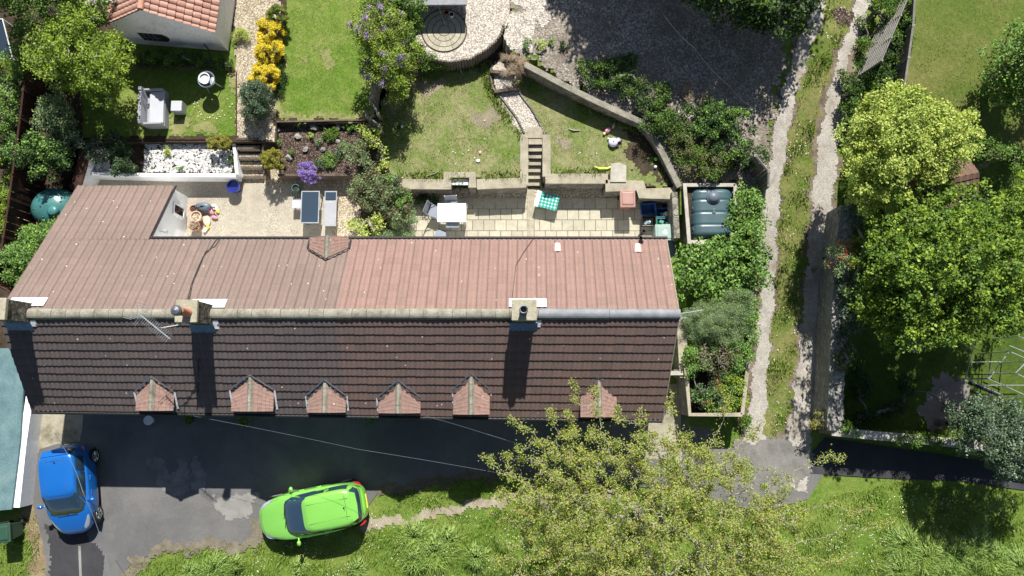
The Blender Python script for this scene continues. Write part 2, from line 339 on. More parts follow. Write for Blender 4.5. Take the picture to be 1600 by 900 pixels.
n.col(n.ramp(g, [(0,(.30,.29,.27)),(.35,(.50,.49,.47)),(1,(.74,.74,.72))])); M['pebble'] = n.set(Roughness=.7)
n = NT('garden_rock'); n.col(n.ramp(n.noise(6, 5), [(.3,(.15,.145,.13)),(.7,(.34,.33,.30))])); n.bump(n.noise(20,4), .02); M['rock'] = n.set(Roughness=.85)
def paint(name, c):
    n = NT(name); n.col(c); lw = n.n('ShaderNodeTexNoise'); lw.inputs['Scale'].default_value = 400; n.l(n.pos, lw.inputs['Vector'])
    n.bump(lw.outputs['Fac'], .0006); return n.set(Roughness=.28, Metallic=.35, Specular_IOR_Level=.6, Coat_Weight=1., Coat_Roughness=.04)
M['paint_blue'] = paint('blue_paint', (.012,.165,.58)); M['paint_green'] = paint('green_paint', (.27,.68,.11))
L = {}
L['mid'] = leafmat('mid_green_leaf', BR([(.06,.125,.018),(.095,.175,.025),(.13,.22,.03),(.045,.095,.015)], 1.3))
L['yellowgreen'] = leafmat('yellow_green_leaf', BR([(.11,.175,.018),(.16,.235,.025),(.20,.28,.03),(.08,.13,.015)], 1.5))
L['lime'] = leafmat('lime_leaf', BR([(.26,.34,.06),(.34,.42,.09),(.42,.48,.14),(.15,.23,.04)], 1.25))
L['dark'] = leafmat('dark_green_leaf', BR([(.018,.048,.012),(.03,.07,.018),(.045,.09,.02)], 1.10))
L['fresh'] = leafmat('fresh_green_leaf', BR([(.08,.16,.03),(.12,.22,.045),(.17,.28,.07),(.05,.11,.02)], 1.45))
L['greygreen'] = leafmat('grey_green_leaf', BR([(.11,.165,.07),(.15,.22,.10),(.21,.28,.14),(.07,.12,.05)], 1.45))
L['bluegreen'] = leafmat('blue_green_leaf', BR([(.05,.10,.045),(.085,.145,.075),(.17,.23,.16),(.03,.07,.03)], 1.10))
L['yellow'] = leafmat('yellow_flower', [(.84,.69,.04),(.88,.75,.07),(.80,.62,.04),(.60,.55,.05)])
L['golden'] = leafmat('golden_leaf', BR([(.22,.22,.03),(.28,.26,.04),(.16,.17,.02)], 1.25))
L['purple'] = leafmat('purple_flower', [(.30,.20,.58),(.42,.32,.70),(.22,.15,.45)])
L['lilac'] = leafmat('lilac_flower', [(.34,.24,.48),(.45,.36,.55),(.22,.15,.34)])
L['blossom'] = leafmat('pale_blossom', [(.60,.52,.58),(.70,.66,.68),(.42,.34,.42)])
L['red'] = leafmat('red_flower', [(.50,.03,.05),(.62,.10,.14),(.35,.02,.03)])
L['haw'] = leafmat('hawthorn_leaf', [(.23,.32,.05),(.31,.41,.07),(.38,.46,.11),(.15,.22,.04),(.28,.36,.07),(.36,.42,.09),(.26,.33,.06),(.33,.40,.08),(.38,.27,.14),(.31,.29,.17)], .35)
L['brownish'] = leafmat('brownish_green_leaf', BR([(.09,.10,.04),(.13,.13,.06),(.06,.08,.03),(.17,.13,.09)], 1.25))
L['dry'] = leafmat('dry_stem', BR([(.26,.20,.14),(.34,.28,.20),(.20,.15,.11)], 1.25), .1)
L['blade'] = leafmat('grass_blade', BR([(.10,.18,.025),(.16,.24,.04),(.22,.27,.06),(.08,.14,.02)], 1.25), .3)
L['blade_dry'] = leafmat('dry_grass_blade', BR([(.15,.20,.04),(.24,.25,.09),(.30,.28,.14),(.12,.17,.03)], 1.25), .3)
L['tussock'] = leafmat('tussock_blade', BR([(.15,.25,.05),(.23,.34,.08),(.33,.43,.15),(.09,.16,.03)], 1.25), .3)
L['daisy'] = leafmat('daisy_petal', [(.80,.80,.76),(.85,.85,.80),(.75,.74,.55)], .1)
M['bark'] = surf('bark', [(.3,(.11,.10,.085)),(.7,(.24,.22,.19))], 8, bump=(30,.01))
M['bark_pale'] = surf('pale_bark', [(.3,(.22,.20,.17)),(.7,(.38,.35,.31))], 8, bump=(30,.01))
M['twig'] = surf('bare_twig', [(.3,(.26,.22,.18)),(.7,(.42,.37,.31))], 8, bump=None)

# ------------------------------------------------ ground
def axis(a, b, st, far): return np.concatenate([[-far, -far*.4, -far*.15], np.arange(a, b+st/2, st), [far*.15, far*.4, far]])
def ground_sheet():
    xs = axis(-30, 30, .25, 400.); ys = axis(-20, 34, .25, 400.)
    X, Y = np.meshgrid(xs, ys); Z = hz(X, Y)
    mic = np.array([[noise.noise((x*.45, y*.45, 3)) for x in xs] for y in ys])*.05
    Z = np.where(inpoly(X, Y, LOW), -.02, Z-.02+mic*.4)
    nx = len(xs); idx = np.arange(X.size).reshape(X.shape)
    f = np.stack([idx[:-1,:-1], idx[:-1,1:], idx[1:,1:], idx[1:,:-1]], -1).reshape(-1, 4)
    o = npmesh('ground', np.stack([X, Y, Z], -1).reshape(-1, 3), f, M['verge'], smooth=False); tag(o, kind='structure')
ground_sheet()
def drape(name, pts, off, mat, cell=.09, edge=.22, fr=1.6, kind='structure', zc=None, holes=()):
    """sheet laid over the land; ragged edge of real width; zc = constant height instead of the slope"""
    wp = [((P(a, b, zc) if zc is not None else PH(a, b)))[:2] for a, b in pts]
    hp = [[((P(a, b, zc) if zc is not None else PH(a, b)))[:2] for a, b in h] for h in holes]
    x0, x1 = min(p[0] for p in wp)-.5, max(p[0] for p in wp)+.5; y0, y1 = min(p[1] for p in wp)-.5, max(p[1] for p in wp)+.5
    nx, ny = int((x1-x0)/cell)+2, int((y1-y0)/cell)+2
    gx, gy = np.meshgrid(x0+np.arange(nx)*cell, y0+np.arange(ny)*cell)
    gx = gx+np.random.uniform(-.3, .3, gx.shape)*cell; gy = gy+np.random.uniform(-.3, .3, gy.shape)*cell
    cx = (gx[:-1,:-1]+gx[1:,1:])/2; cy = (gy[:-1,:-1]+gy[1:,1:])/2
    ex = cx.copy(); ey = cy.copy()
    for k, (f, am) in enumerate(((fr, edge), (fr*3.3, edge*.5))):   # cheap ragged offset
        ex += am*(np.sin(cy*f*2.1+k*1.7+cx*.7)*.6+np.sin(cy*f*5.3+cx*f*1.9+k)*.4); ey += am*(np.sin(cx*f*2.3+k*2.9+cy*.6)*.6+np.sin(cx*f*4.7-cy*f*2.3+k)*.4)
    ex += np.random.normal(0, edge*.16, ex.shape); ey += np.random.normal(0, edge*.16, ey.shape)
    ins = inpoly(ex, ey, wp)
    for h in hp: ins &= ~inpoly(ex, ey, h)
    Z = (hz(gx, gy) if zc is None else np.full(gx.shape, zc)) + off
    idx = np.arange(gx.size).reshape(gx.shape)
    f = np.stack([idx[:-1,:-1], idx[:-1,1:], idx[1:,1:], idx[1:,:-1]], -1)[ins]
    u, inv = np.unique(f, return_inverse=True)
    v = np.stack([gx, gy, Z], -1).reshape(-1, 3)[u]
    o = npmesh(name, v, inv.reshape(-1, 4), mat); tag(o, kind=kind); return o
def sheet(name, pts, z, mat, kind='structure', th=.0):
    m = MB()
    m.prism([p[:2] for p in W(pts, z)], z-(th or .02), z, 0); return tag(m.build(name, mat), kind=kind)

# raised garden terraces (real earth blocks)
GZ = .9
m = MB(); m.prism([p[:2] for p in W([(585,120),(640,60),(700,60),(800,60),(842,106),(930,160),(1010,196),(1056,290),(980,293),(945,291),(945,280),(853,280),(853,216),(822,216),(822,291),(735,291),(735,270),(704,270),(704,291),(615,292),(560,262),(575,200)], GZ)], -.3, GZ)
tag(m.build('raised_garden_ground', M['soil']), kind='structure')
m = MB(); m.prism([p[:2] for p in W([(-500,-400),(660,-400),(660,60),(610,120),(590,192),(432,192),(432,222),(405,222),(368,222),(118,222),(-500,222)], GZ)], -.3, GZ)
tag(m.build('left_garden_ground', M['soil']), kind='structure')
m = MB(); m.prism([p[:2] for p in W([(645,-500),(800,-500),(797,30),(783,55),(760,78),(735,92),(705,97),(675,93),(652,82),(640,60)], 1.5)], -.3, 1.5)
tag(m.build('upper_gravel_ground', M['gravel_pale']), kind='structure')
# planted beds
m = MB(); m.prism([p[:2] for p in W([(138,221),(366,221),(366,272),(250,271),(138,268)], .62)], -.3, .62); tag(m.build('pebble_bed_ground', M['soil']), kind='structure')
m = MB(); m.prism([p[:2] for p in W([(434,191),(590,191),(600,290),(560,275),(436,272)], .62)], -.3, .62); tag(m.build('bark_bed_ground', M['bark_bed']), kind='structure')

drape('soil_margin', [(-60,222),(130,222),(140,300),(100,640),(-60,640)], .006, M['soil'], .2, .1, zc=0)
drape('shrub_bed', [(545,260),(640,290),(655,330),(640,380),(540,380)], .010, M['soil'], .15, .1, zc=0)
sheet('gravel_patio', [(120,268),(560,268),(560,420),(120,420)], .012, M['gravel_patio'])
drape('gravel_strip', [(520,262),(560,262),(565,400),(520,400)], .018, M['gravel'], .08, .06, zc=0)
drape('gravel_edge', [(345,262),(560,262),(560,296),(440,290),(345,285)], .016, M['gravel'], .1, .12, zc=0)
drape('wall_foot_gravel', [(640,296),(1000,292),(1000,318),(640,324)], .022, M['gravel'], .08, .05, zc=0)
# lawns and garden path on the terraces
drape('left_lawn', [(128,60),(368,60),(369,212),(128,214)], .006, M['lawn'], .09, .05, zc=GZ)
drape('striped_lawn', [(455,-60),(560,-60),(575,60),(585,184),(432,186),(440,100)], .006, M['lawn'], .09, .07, zc=GZ)
drape('garden_gravel_path', [(365,-60),(440,-60),(438,20),(428,100),(430,218),(370,218)], .009, M['gravel'], .08, .04, zc=GZ)
drape('middle_lawn', [(600,150),(640,112),(700,108),(764,104),(762,140),(790,170),(822,215),(821,278),(615,282),(588,235)], .006, M['lawn_worn'], .09, .09, zc=GZ)
drape('right_lawn', [(806,122),(842,116),(930,172),(1002,206),(1046,292),(960,288),(944,272),(853,272),(852,212),(818,160)], .006, M['lawn_worn'], .09, .09, zc=GZ)
drape('lawn_shade_patch', [(975,200),(1010,215),(1035,280),(990,270)], .010, M['soil'], .09, .25, zc=GZ)  # soil-coloured sheet painting dappled tree shade onto the lawn corner
drape('gravel_path', [(770,98),(800,98),(806,120),(800,128),(828,170),(848,205),(850,218),(822,218),(800,190),(776,150)], .012, M['gravel_pale'], .07, .03, zc=GZ)
drape('upper_path', [(770,98),(785,55),(800,20),(840,20),(830,80),(806,104)], .012, M['gravel_pale'], .08, .05)
# yard and lane
drape('gravel_yard', [(790,-120),(1245,-120),(1230,60),(1205,190),(1195,300),(1060,290),(1010,190),(930,155),(835,100),(790,95)], .006, M['yard'], .1, .3)
drape('pale_yard_patch', [(800,-5),(850,-5),(862,25),(845,40),(812,36)], .020, M['gravel_pale'], .07, .25)
drape('lane_earth', [(1255,-160),(1400,-160),(1350,60),(1320,160),(1310,300),(1292,450),(1275,640),(1262,720),(1150,720),(1158,640),(1180,440),(1195,290),(1215,170),(1245,60)], .010, surf('lane_earth', [(.35,(.13,.10,.07)),(.55,(.26,.21,.15)),(.7,(.34,.29,.22))], 1.6, bump=(25,.02), fine=(35,.6)), .1, .22)
drape('lane_centre_strip', [(1300,-160),(1350,-160),(1330,20),(1295,110),(1272,200),(1262,330),(1252,470),(1238,600),(1228,668),(1212,690),(1192,676),(1196,600),(1212,470),(1218,330),(1232,210),(1258,110),(1290,0)], .016, M['lane_grass'], .08, .16)
drape('lane_track', [(1264,-160),(1308,-160),(1290,10),(1258,100),(1236,180),(1218,300),(1211,430),(1201,560),(1194,690),(1200,740),(1150,740),(1169,640),(1180,560),(1191,430),(1197,300),(1213,180),(1235,100),(1270,10)], .022, M['track'], .055, .08)
drape('lane_track', [(1335,-160),(1385,-160),(1360,10),(1335,70),(1318,120),(1312,210),(1302,300),(1292,430),(1278,560),(1268,690),(1262,770),(1225,760),(1232,660),(1248,560),(1259,430),(1270,300),(1282,200),(1300,120),(1321,60),(1336,10)], .022, M['track'], .055, .08)
drape('bare_patch', [(1300,15),(1336,15),(1330,40),(1304,38)], .026, M['bark_bed'], .08, .1)
drape('stony_verge', [(1160,190),(1205,170),(1196,290),(1180,240)], .014, M['yard'], .08, .2)
# far garden on the right
drape('big_lawn', [(1436,-200),(1800,-200),(1800,240),(1400,240),(1410,130)], .008, M['lawn_big'], .14, .1)
drape('orchard_grass', [(1318,240),(1800,240),(1800,680),(1318,672)], .006, grassmat('shade_darkened_turf', (.07,.12,.02), (.12,.165,.035), (.10,.08,.05), .55, .3, .7), .14, .1)  # turf colour darkened to stand in for the canopy's shade
drape('bare_ground', [(1455,590),(1510,588),(1516,640),(1495,668),(1450,670),(1440,640)], .014, surf('dusty_ground', [(.3,(.22,.20,.19)),(.7,(.34,.31,.29))], 1.5, bump=(25,.01), fine=(40,.5)), .1, .2)
# roads at street level
sheet('asphalt_road', [(48,640),(1090,640),(1130,700),(1262,700),(1290,735),(1262,780),(1190,800),(1040,765),(800,738),(700,746),(592,768),(572,795),(470,815),(400,838),(392,850),(330,852),(262,856),(232,868),(205,880),(190,900),(185,1010),(60,1010),(72,880),(66,845),(44,760)], .012, M['asphalt'])
def quad_sheet(name, pts, off, mat):
    wp = [PH(a, b) for a, b in pts]; m = MB(); m.prism([p[:2] for p in wp], [p.z+off-.03 for p in wp], [p.z+off for p in wp]); return tag(m.build(name, mat), kind='structure')
quad_sheet('footpath', [(1262,712),(1290,684),(1800,760),(1800,792),(1600,766),(1500,752),(1400,748),(1262,740)], .014, M['asphalt_new'])
sheet('concrete_pad', [(50,600),(131,600),(129,668),(124,690),(88,694),(62,702),(47,740)], .018, M['concrete'])
sheet('concrete_pad', [(1000,600),(1062,600),(1066,720),(1000,716)], .020, M['concrete'])
drape('tarmac_patch', [(72,820),(120,815),(160,860),(165,1000),(82,1000),(80,880)], .018, M['asphalt_new'], .09, .07, zc=0)
sheet('tarmac_seam', [(122,853),(126,853),(132,1000),(128,1000)], .024, surf('seam', [(.35,(.17,.165,.15)),(.6,(.27,.26,.24))], 3))
drape('worn_track', [(560,812),(640,806),(700,790),(800,770),(960,768),(960,782),(800,786),(720,800),(655,815),(600,824),(566,830)], .010, surf('sandy_soil', [(.35,(.28,.24,.15)),(.6,(.42,.37,.28))], 2, bump=(25,.01), fine=(35,.5)), .08, .12, zc=0)
drape('drive_edge', [(40,690),(52,690),(64,800),(80,870),(66,920),(30,1000),(48,880),(34,800)], .010, surf('dry_edge', [(.35,(.20,.15,.08)),(.6,(.32,.25,.15))], 2, bump=(25,.01), fine=(35,.5)), .08, .15, zc=0)

# paving slabs: one real slab beside the next
def patio():
    m = MB(); a = P(642, 378, 0); b = P(1012, 300, 0); s = .445
    nx = int((b.x-a.x)/s); ny = int((b.y-a.y)/s)
    for j in range(-1, ny+1):
        for i in range(-1, nx+1):
            wd = s; x = a.x+i*s+(.5*s if j % 2 else 0)+s/2; y = a.y+j*s+s/2
            if y > P(800, 318, 0).y: continue
            xa, xb = x-wd/2+.009, x+wd/2-.009; sa, sb_ = P(829, 340, 0).x-.15, P(829, 340, 0).x+.15
            if xa < sb_ and xb > sa:
                if sa-xa > xb-sb_: xb = sa
                else: xa = sb_
                if xb-xa < .06: continue
            m.box(((xa+xb)/2, y, .015+random.uniform(0, .006)), (xb-xa, s-.018, .04))
    tag(m.build('paved_patio', M['slab']), kind='structure')
    sheet('patio_joint', [(640,300),(1015,298),(1015,400),(640,400)], .016, M['soil'])
    sheet('patio_dividing_strip', [(824,296),(835,296),(834,380),(823,380)], .045, M['coping'])
patio()
def circle_paving():
    m = MB(); c = P(694, 48, 1.5); s = mpp(694, 48, 1.5)
    def wedge(r0, r1, a0, a1):
        g = .012; k = 5; pts = []
        for t in range(k+1): an = a0+(a1-a0)*t/k; pts.append((c.x+(r1-g)*math.cos(an), c.y+(r1-g)*math.sin(an)))
        for t in range(k, -1, -1):
            an = a0+(a1-a0)*t/k
            pts.append((c.x+(r0+g)*math.cos(an), c.y+(r0+g)*math.sin(an)))
        m.prism(pts, 1.5, 1.53)
    R = [0, 9*s, 18*s, 27*s, 34.5*s]
    for i, n in enumerate((1, 8, 14, 18)):
        if i == 0: m.lathe([(R[1]-.01, 0), (R[1]-.01, .03), (.001, .03)], (c.x, c.y, 1.5), 20); continue
        for k in range(n):
            a0 = 2*math.pi*k/n+i*.2; wedge(R[i], R[i+1], a0+.03/i, a0+2*math.pi/n-.0)
    tag(m.build('circular_paving', M['slab']), kind='structure')
    m = MB(); m.lathe([(36*s, 0), (36*s, .012), (.001, .012)], (c.x, c.y, 1.5), 32); tag(m.build('paving_bed', M['soil']), kind='structure')
circle_paving()

drape('tank_yard', [(1066,285),(1152,285),(1152,384),(1066,384)], .012, M['soil'], .12, .05)

drape('lane_mouth', [(1150,690),(1200,684),(1262,692),(1268,735),(1240,765),(1190,785),(1140,766),(1120,730)], .026, surf('worn_tarmac', [(.35,(.17,.165,.155)),(.5,(.23,.22,.205)),(.7,(.30,.285,.26))], 1.5, bump=(40,.01), fine=(50,.6)), .07, .2, zc=0)
m = MB(); m.prism([p[:2] for p in W([(1078,560),(1168,500),(1160,646),(1080,646)], .6)], -.1, .6); tag(m.build('plot_ground', M['soil']), kind='structure')

stain = surf('pale_tarmac_stain', [(.35,(.17,.17,.17)),(.6,(.27,.27,.265))], 2, bump=(40,.008), fine=(50,.5))
for ki, pp in enumerate(([(228,718),(250,716),(262,738),(262,765),(246,758)],[(262,742),(280,730),(274,715),(290,716),(296,745),(290,772),(254,770)],[(300,722),(310,714),(320,745),(322,772),(298,768),(296,745)])): drape('tarmac_stain', pp, .0165+.002*ki, stain, .06, .10, zc=0)
drape('road_edge', [(186,960),(192,895),(205,872),(236,858),(262,848),(330,843),(388,843),(400,812),(420,812),(404,846),(396,862),(330,862),(266,864),(240,874),(214,888),(204,900),(200,960)], .022, surf('gritty_edge', [(.35,(.16,.14,.10)),(.55,(.25,.22,.16)),(.7,(.30,.27,.21))], 2, bump=(25,.015), fine=(40,.6)), .06, .16, zc=0)
drape('road_edge', [(590,760),(640,752),(700,742),(800,732),(960,755),(960,768),(800,746),(700,756),(600,780)], .020, surf('shade_tinted_edge', [(.35,(.12,.10,.07)),(.6,(.20,.17,.12))], 2, bump=(25,.015), fine=(40,.6)), .06, .16, zc=0)  # darker copy of the edge grit, with shade put into its colour
drape('drain_patch', [(330,775),(400,772),(392,812),(352,806)], .0245, surf('pale_concrete_patch', [(.35,(.24,.235,.22)),(.6,(.31,.30,.28))], 2, bump=(30,.01), fine=(40,.5)), .06, .12, zc=0)

M['stone_grey'] = rubblemat('grey_wall_stone', [(.26,.25,.23),(.34,.33,.30),(.42,.405,.37),(.30,.29,.265)], 4.5, (.34,.33,.30))
dry = grassmat('straw_grass', (.23,.25,.09), (.33,.31,.15), (.36,.31,.2), .5, .25, 1.2)
for ki, pp in enumerate(([(432,60),(446,60),(440,120),(438,186),(430,186)],[(432,176),(500,178),(585,174),(587,187),(432,187)],[(500,78),(520,80),(520,112),(504,108)],[(470,85),(480,88),(480,100),(470,98)],[(300,196),(330,192),(345,206),(310,211)],[(360,110),(369,110),(369,150),(358,140)],[(268,180),(300,185),(290,210),(262,208)])): drape('dry_lawn_patch', pp, .012+.002*ki, dry, .07, .14, zc=GZ)
for pp in ([(735,172),(770,170),(782,185),(770,200),(745,196)],[(870,215),(890,212),(895,228),(872,230)],[(655,125),(700,122),(690,140),(655,150)]): drape('bare_lawn_patch', pp, .014, surf('bare_lawn_soil', [(.35,(.26,.24,.15)),(.6,(.36,.31,.22))], 2.5, bump=(30,.02), fine=(45,.6)), .07, .16, zc=GZ)
# ------------------------------------------------ the row of cottages
ZR, ZS, ZN = 5.0, 3.1, 3.0
house = thing('terraced_cottages', 'long row of cottages with brown pantile roof, six front dormers and white rear wing', 'house', P(520, 520, 0))
hl = house.location.copy()
def hp(mb, name, mat, parent=None, **k):
    """build in world space, then hang under the house (or one of its parts)"""
    o = mb.build(name, mat, None, **k); o.parent = parent or house; o.matrix_parent_inverse = Matrix.Identity(4)
    par = parent
    o.location = -hl if parent is None else (0, 0, 0)
    return o
RL, RR = P(-2, 490, ZR), P(1061, 491, ZR)
ry = (RL.y+RR.y)/2; RL.y = RR.y = ry
SL, SR = P(50, 641, ZS), P(1035, 655, ZS)
NR = P(1041, 374, ZN); nY = NR.y
nN = Vector((0, -(ZN-ZR), (nY-ry))).normalized()
if nN.z < 0: nN = -nN
WL, WR, WC = on_plane(150, 290, RL, nN), on_plane(275, 290, RL, nN), on_plane(233, 371, RL, nN)
WR.x = WC.x = (WR.x+WC.x)/2; WR.y = WL.y; WC.y = nY
wz = WL.z
print('wing eave z', wz, 'xs', WL.x, WR.x, WC.x, 'RL', RL, 'SL', SL, SR, 'NR', NR)
EX = min(WL.x, RL.x)
def roof_patch(name, A, B, C, D, tile=.33, waves=2, courses=13, amp=.022, step=.042, mat=None, parent=None, u0=0, v0=0, smp=5, jit=.010, shf=0.):
    """A..B along the top (left to right seen from below), C below B, D below A.  Real waves and course steps."""
    A, B, C, D = map(Vector, (A, B, C, D)); L_ = (B-A).length; nt = max(1, round(L_/tile)); nu = nt*waves*smp+1
    us = np.linspace(0, 1, nu); V = []; 
    for c in range(courses):
        for t in (0.0, .5, .93, .995): V.append(((c+t)/courses, c, t))
    A_, B_, C_, D_ = [np.array(p) for p in (A, B, C, D)]
    nrm = np.array((B-A).cross(D-A).normalized()); 
    if nrm[2] < 0: nrm = -nrm
    tj = np.random.RandomState(5).uniform(-1, 1, (nt+2, courses+2))
    rows = []; uvs = []; ti = np.minimum((us*nt).astype(int), nt-1)
    for (v, c, t) in V:
        vv = min(v, 1.0); base = (A_*(1-vv)+D_*vv)[None]*(1-us)[:, None]+(B_*(1-vv)+C_*vv)[None]*us[:, None]
        wave = amp*(np.abs(np.cos(us*nt*waves*math.pi))**.7*2-1)
        h = wave+step*t+tj[ti, c]*jit*t
        if t == .995: h = wave+0.0
        sh = shf*(1 if t in (.93, .995) and c < courses-1 else 0)
        rows.append(base+nrm[None]*h[:, None]+np.outer(np.abs(tj[ti, c+1])*sh, (D_-A_)/courses))
        uvs.append(np.stack([us*nt+u0-1e-4, np.full(nu, c+min(t, .98)+v0)], 1))
    v = np.concatenate(rows); uv = np.concatenate(uvs); nv = len(V)
    idx = np.arange(nv*nu).reshape(nv, nu)
    f = np.stack([idx[1:, :-1], idx[1:, 1:], idx[:-1, 1:], idx[:-1, :-1]], -1).reshape(-1, 4)
    a, b, c2 = v[f[0, 0]], v[f[0, 1]], v[f[0, 2]]
    o = npmesh(name, v, f, mat, smooth=False, uv=uv)
    o.parent = parent or house; o.location = -hl if parent is None else (0, 0, 0)
    return o
Z = Vector((0, 0, 1))
def dwn(p, dz=0.): return Vector((p[0], p[1], dz))
# carcass walls under the roofs
ins = .18
m = MB()
s_l, s_r = SL+Vector((ins, .12, -.12)), SR+Vector((-ins, .12, -.12))
n_r, n_l = NR+Vector((-ins, -.12, -.12)), Vector((EX+ins, nY-.12, ZN-.12))
r_l, r_r = Vector((s_l.x-.0, ry, ZR-.12)), Vector((n_r.x, ry, ZR-.12)); s_r.x = n_r.x; n_l.x = s_l.x
vs = [dwn(s_l), dwn(s_r), s_r, s_l, dwn(n_l), dwn(n_r), n_r, n_l, r_l, r_r, dwn(r_l), dwn(r_r)]
m.add(vs, [(0,1,2,3), (5,4,7,6)]); m.add(vs, [(1,11,5,6,9,2), (0,3,8,7,4,10)])
hp(m, 'wall', M['painted_stone'])
# wing walls
wl, wr = WL+Vector((ins, -.12, -.12)), WR+Vector((-.06, -.12, -.12)); wl.x = s_l.x
wc = Vector((WC.x-.06, nY-.11, ZN-.12)); 
m = MB(); m.add([dwn(wc), dwn((wc.x, wr.y)), Vector((wc.x, wr.y, wr.z)), wc], [(3,2,1,0)])
m.add([dwn((wc.x, wr.y)), dwn((wl.x, wr.y)), Vector((wl.x, wr.y, wr.z)), Vector((wc.x, wr.y, wr.z))], [(3,2,1,0)])
m.add([dwn((wl.x, wr.y)), dwn(n_l), n_l, Vector((wl.x, wr.y, wr.z))], [(3,2,1,0)])
wing = hp(m, 'rear_wing_wall', M['render_white'])
# window and door on the white east wall of the wing
wx = wc.x
def eastpane(name, y0, y1, z0, z1, mat, depth=.03, frame=M['white_paint']):
    f = MB(); t = .07
    for (ya, yb, za, zb) in ((y0-t, y1+t, z1, z1+t), (y0-t, y1+t, z0-t, z0), (y0-t, y0, z0, z1), (y1, y1+t, z0, z1)):
        f.box((wx+depth, (ya+yb)/2, (za+zb)/2), (depth*2, yb-ya, zb-za))
    o = hp(f, name, frame)
    g = MB(); g.box((wx+.02, (y0+y1)/2, (z0+z1)/2), (.03, y1-y0, z1-z0)); hp(g, 'pane', mat, o)
def yz_at_x(px, py, x):   # where the sight line meets the vertical plane x
    d = ray(px, py); t = x/d.x; return d.y*t, HC+d.z*t
a = yz_at_x(270, 318, wx); b = yz_at_x(284, 339, wx)
print('wing window', a, b)
eastpane('window', min(a[0],b[0]), max(a[0],b[0]), min(a[1],b[1])-.05, min(a[1],b[1])+.75, M['dark_glass'])
a = yz_at_x(262, 361, wx); y0 = nY-.02
eastpane('door', y0-.9, y0-.05, .1, 2.0, M['dark_glass'])
m = MB(); b = yz_at_x(250, 362, wx); m.tube([(wx, b[0], b[1]), (wx+.2, b[0], b[1]+.05)], .02); m.lathe([(.0,.12),(.08,.06),(.07,-.1),(.03,-.14)], (wx+.2, b[0], b[1]), 8); hp(m, 'wall_lamp', M['metal_grey'])

# roofs
south = roof_patch('south_roof', RL+Vector((0,-.10,-.03)), RR+Vector((0,-.10,-.03)), SR, SL, courses=12, mat=M['tile_south'], amp=.024, step=.033, jit=.002, shf=.06)
NLc = Vector((RL.x, nY, ZN))
north = roof_patch('north_roof', RR+Vector((0,.06,-.02)), RL+Vector((0,.06,-.02)), NLc, NR, courses=11, mat=M['tile_north'], amp=.022, step=.014, v0=20, waves=2, jit=.003, shf=.04)
wingroof = roof_patch('wing_roof', Vector((WC.x, nY+.0, ZN)), NLc, Vector((RL.x, WL.y, wz)), Vector((WC.x, WL.y, wz)), courses=8, mat=M['tile_north'], amp=.022, step=.014, v0=31, waves=2, jit=.003, shf=.04)
# dark gutters and eaves
def gutter(a, b, r=.06, mat=None):
    m = MB(); m.tube([a, b], r, 8); return hp(m, 'gutter', mat or M['black'])
gutter(Vector((WC.x, nY+.06, ZN-.05)), NR+Vector((.05, .06, -.05)))
gutter(SL+Vector((0, -.07, -.04)), SR+Vector((0, -.07, -.04)))
gutter(Vector((WC.x+.02, WL.y, wz-.04)), Vector((WC.x+.02, nY, ZN-.05)), .035)
m = MB()
for (a, b) in ((RR, SR), (RR, NR), (RL, SL), (RL, Vector((RL.x, WL.y, wz)))):   # mortared undercloak at the gables
    m = MB(); m.tube([a+Vector((0,0,-.05)), b+Vector((0,0,-.05))], .05, 6); hp(m, 'verge', M['coping'])
# ridge: half-round stones with joints, lead roll on the right-hand cottage
def ridge(x0, x1, mat, r=.165, seg=.46, flat=1.0):
    m = MB(); n = max(1, int((x1-x0)/seg)); st_ = (x1-x0)/n
    for i in range(n):
        a, b = x0+i*st_+.006, x0+(i+1)*st_-.006; k = 8; dz = random.uniform(-.008, .008); dr = random.uniform(-.006, .006)
        ring = lambda x, rr: [(x, ry+rr*1.05*math.cos(t), ZR+.0+dz+rr*.8*math.sin(t)-.02) for t in [math.pi*j/k for j in range(k+1)]]
        vs = ring(a, r+dr)+ring(b, r+dr); m.add(vs, [(j, j+1, k+2+j, k+1+j) for j in range(k)]+[tuple(range(k, -1, -1)), tuple(range(k+1, 2*k+2))])
    return hp(m, 'ridge', mat, smooth=False)
xs_ = P(841, 490, ZR).x
ridge(P(38,490,ZR).x, xs_, M['ridge']); ridge(xs_, RR.x+.04, M['lead'], .165, 1.8)

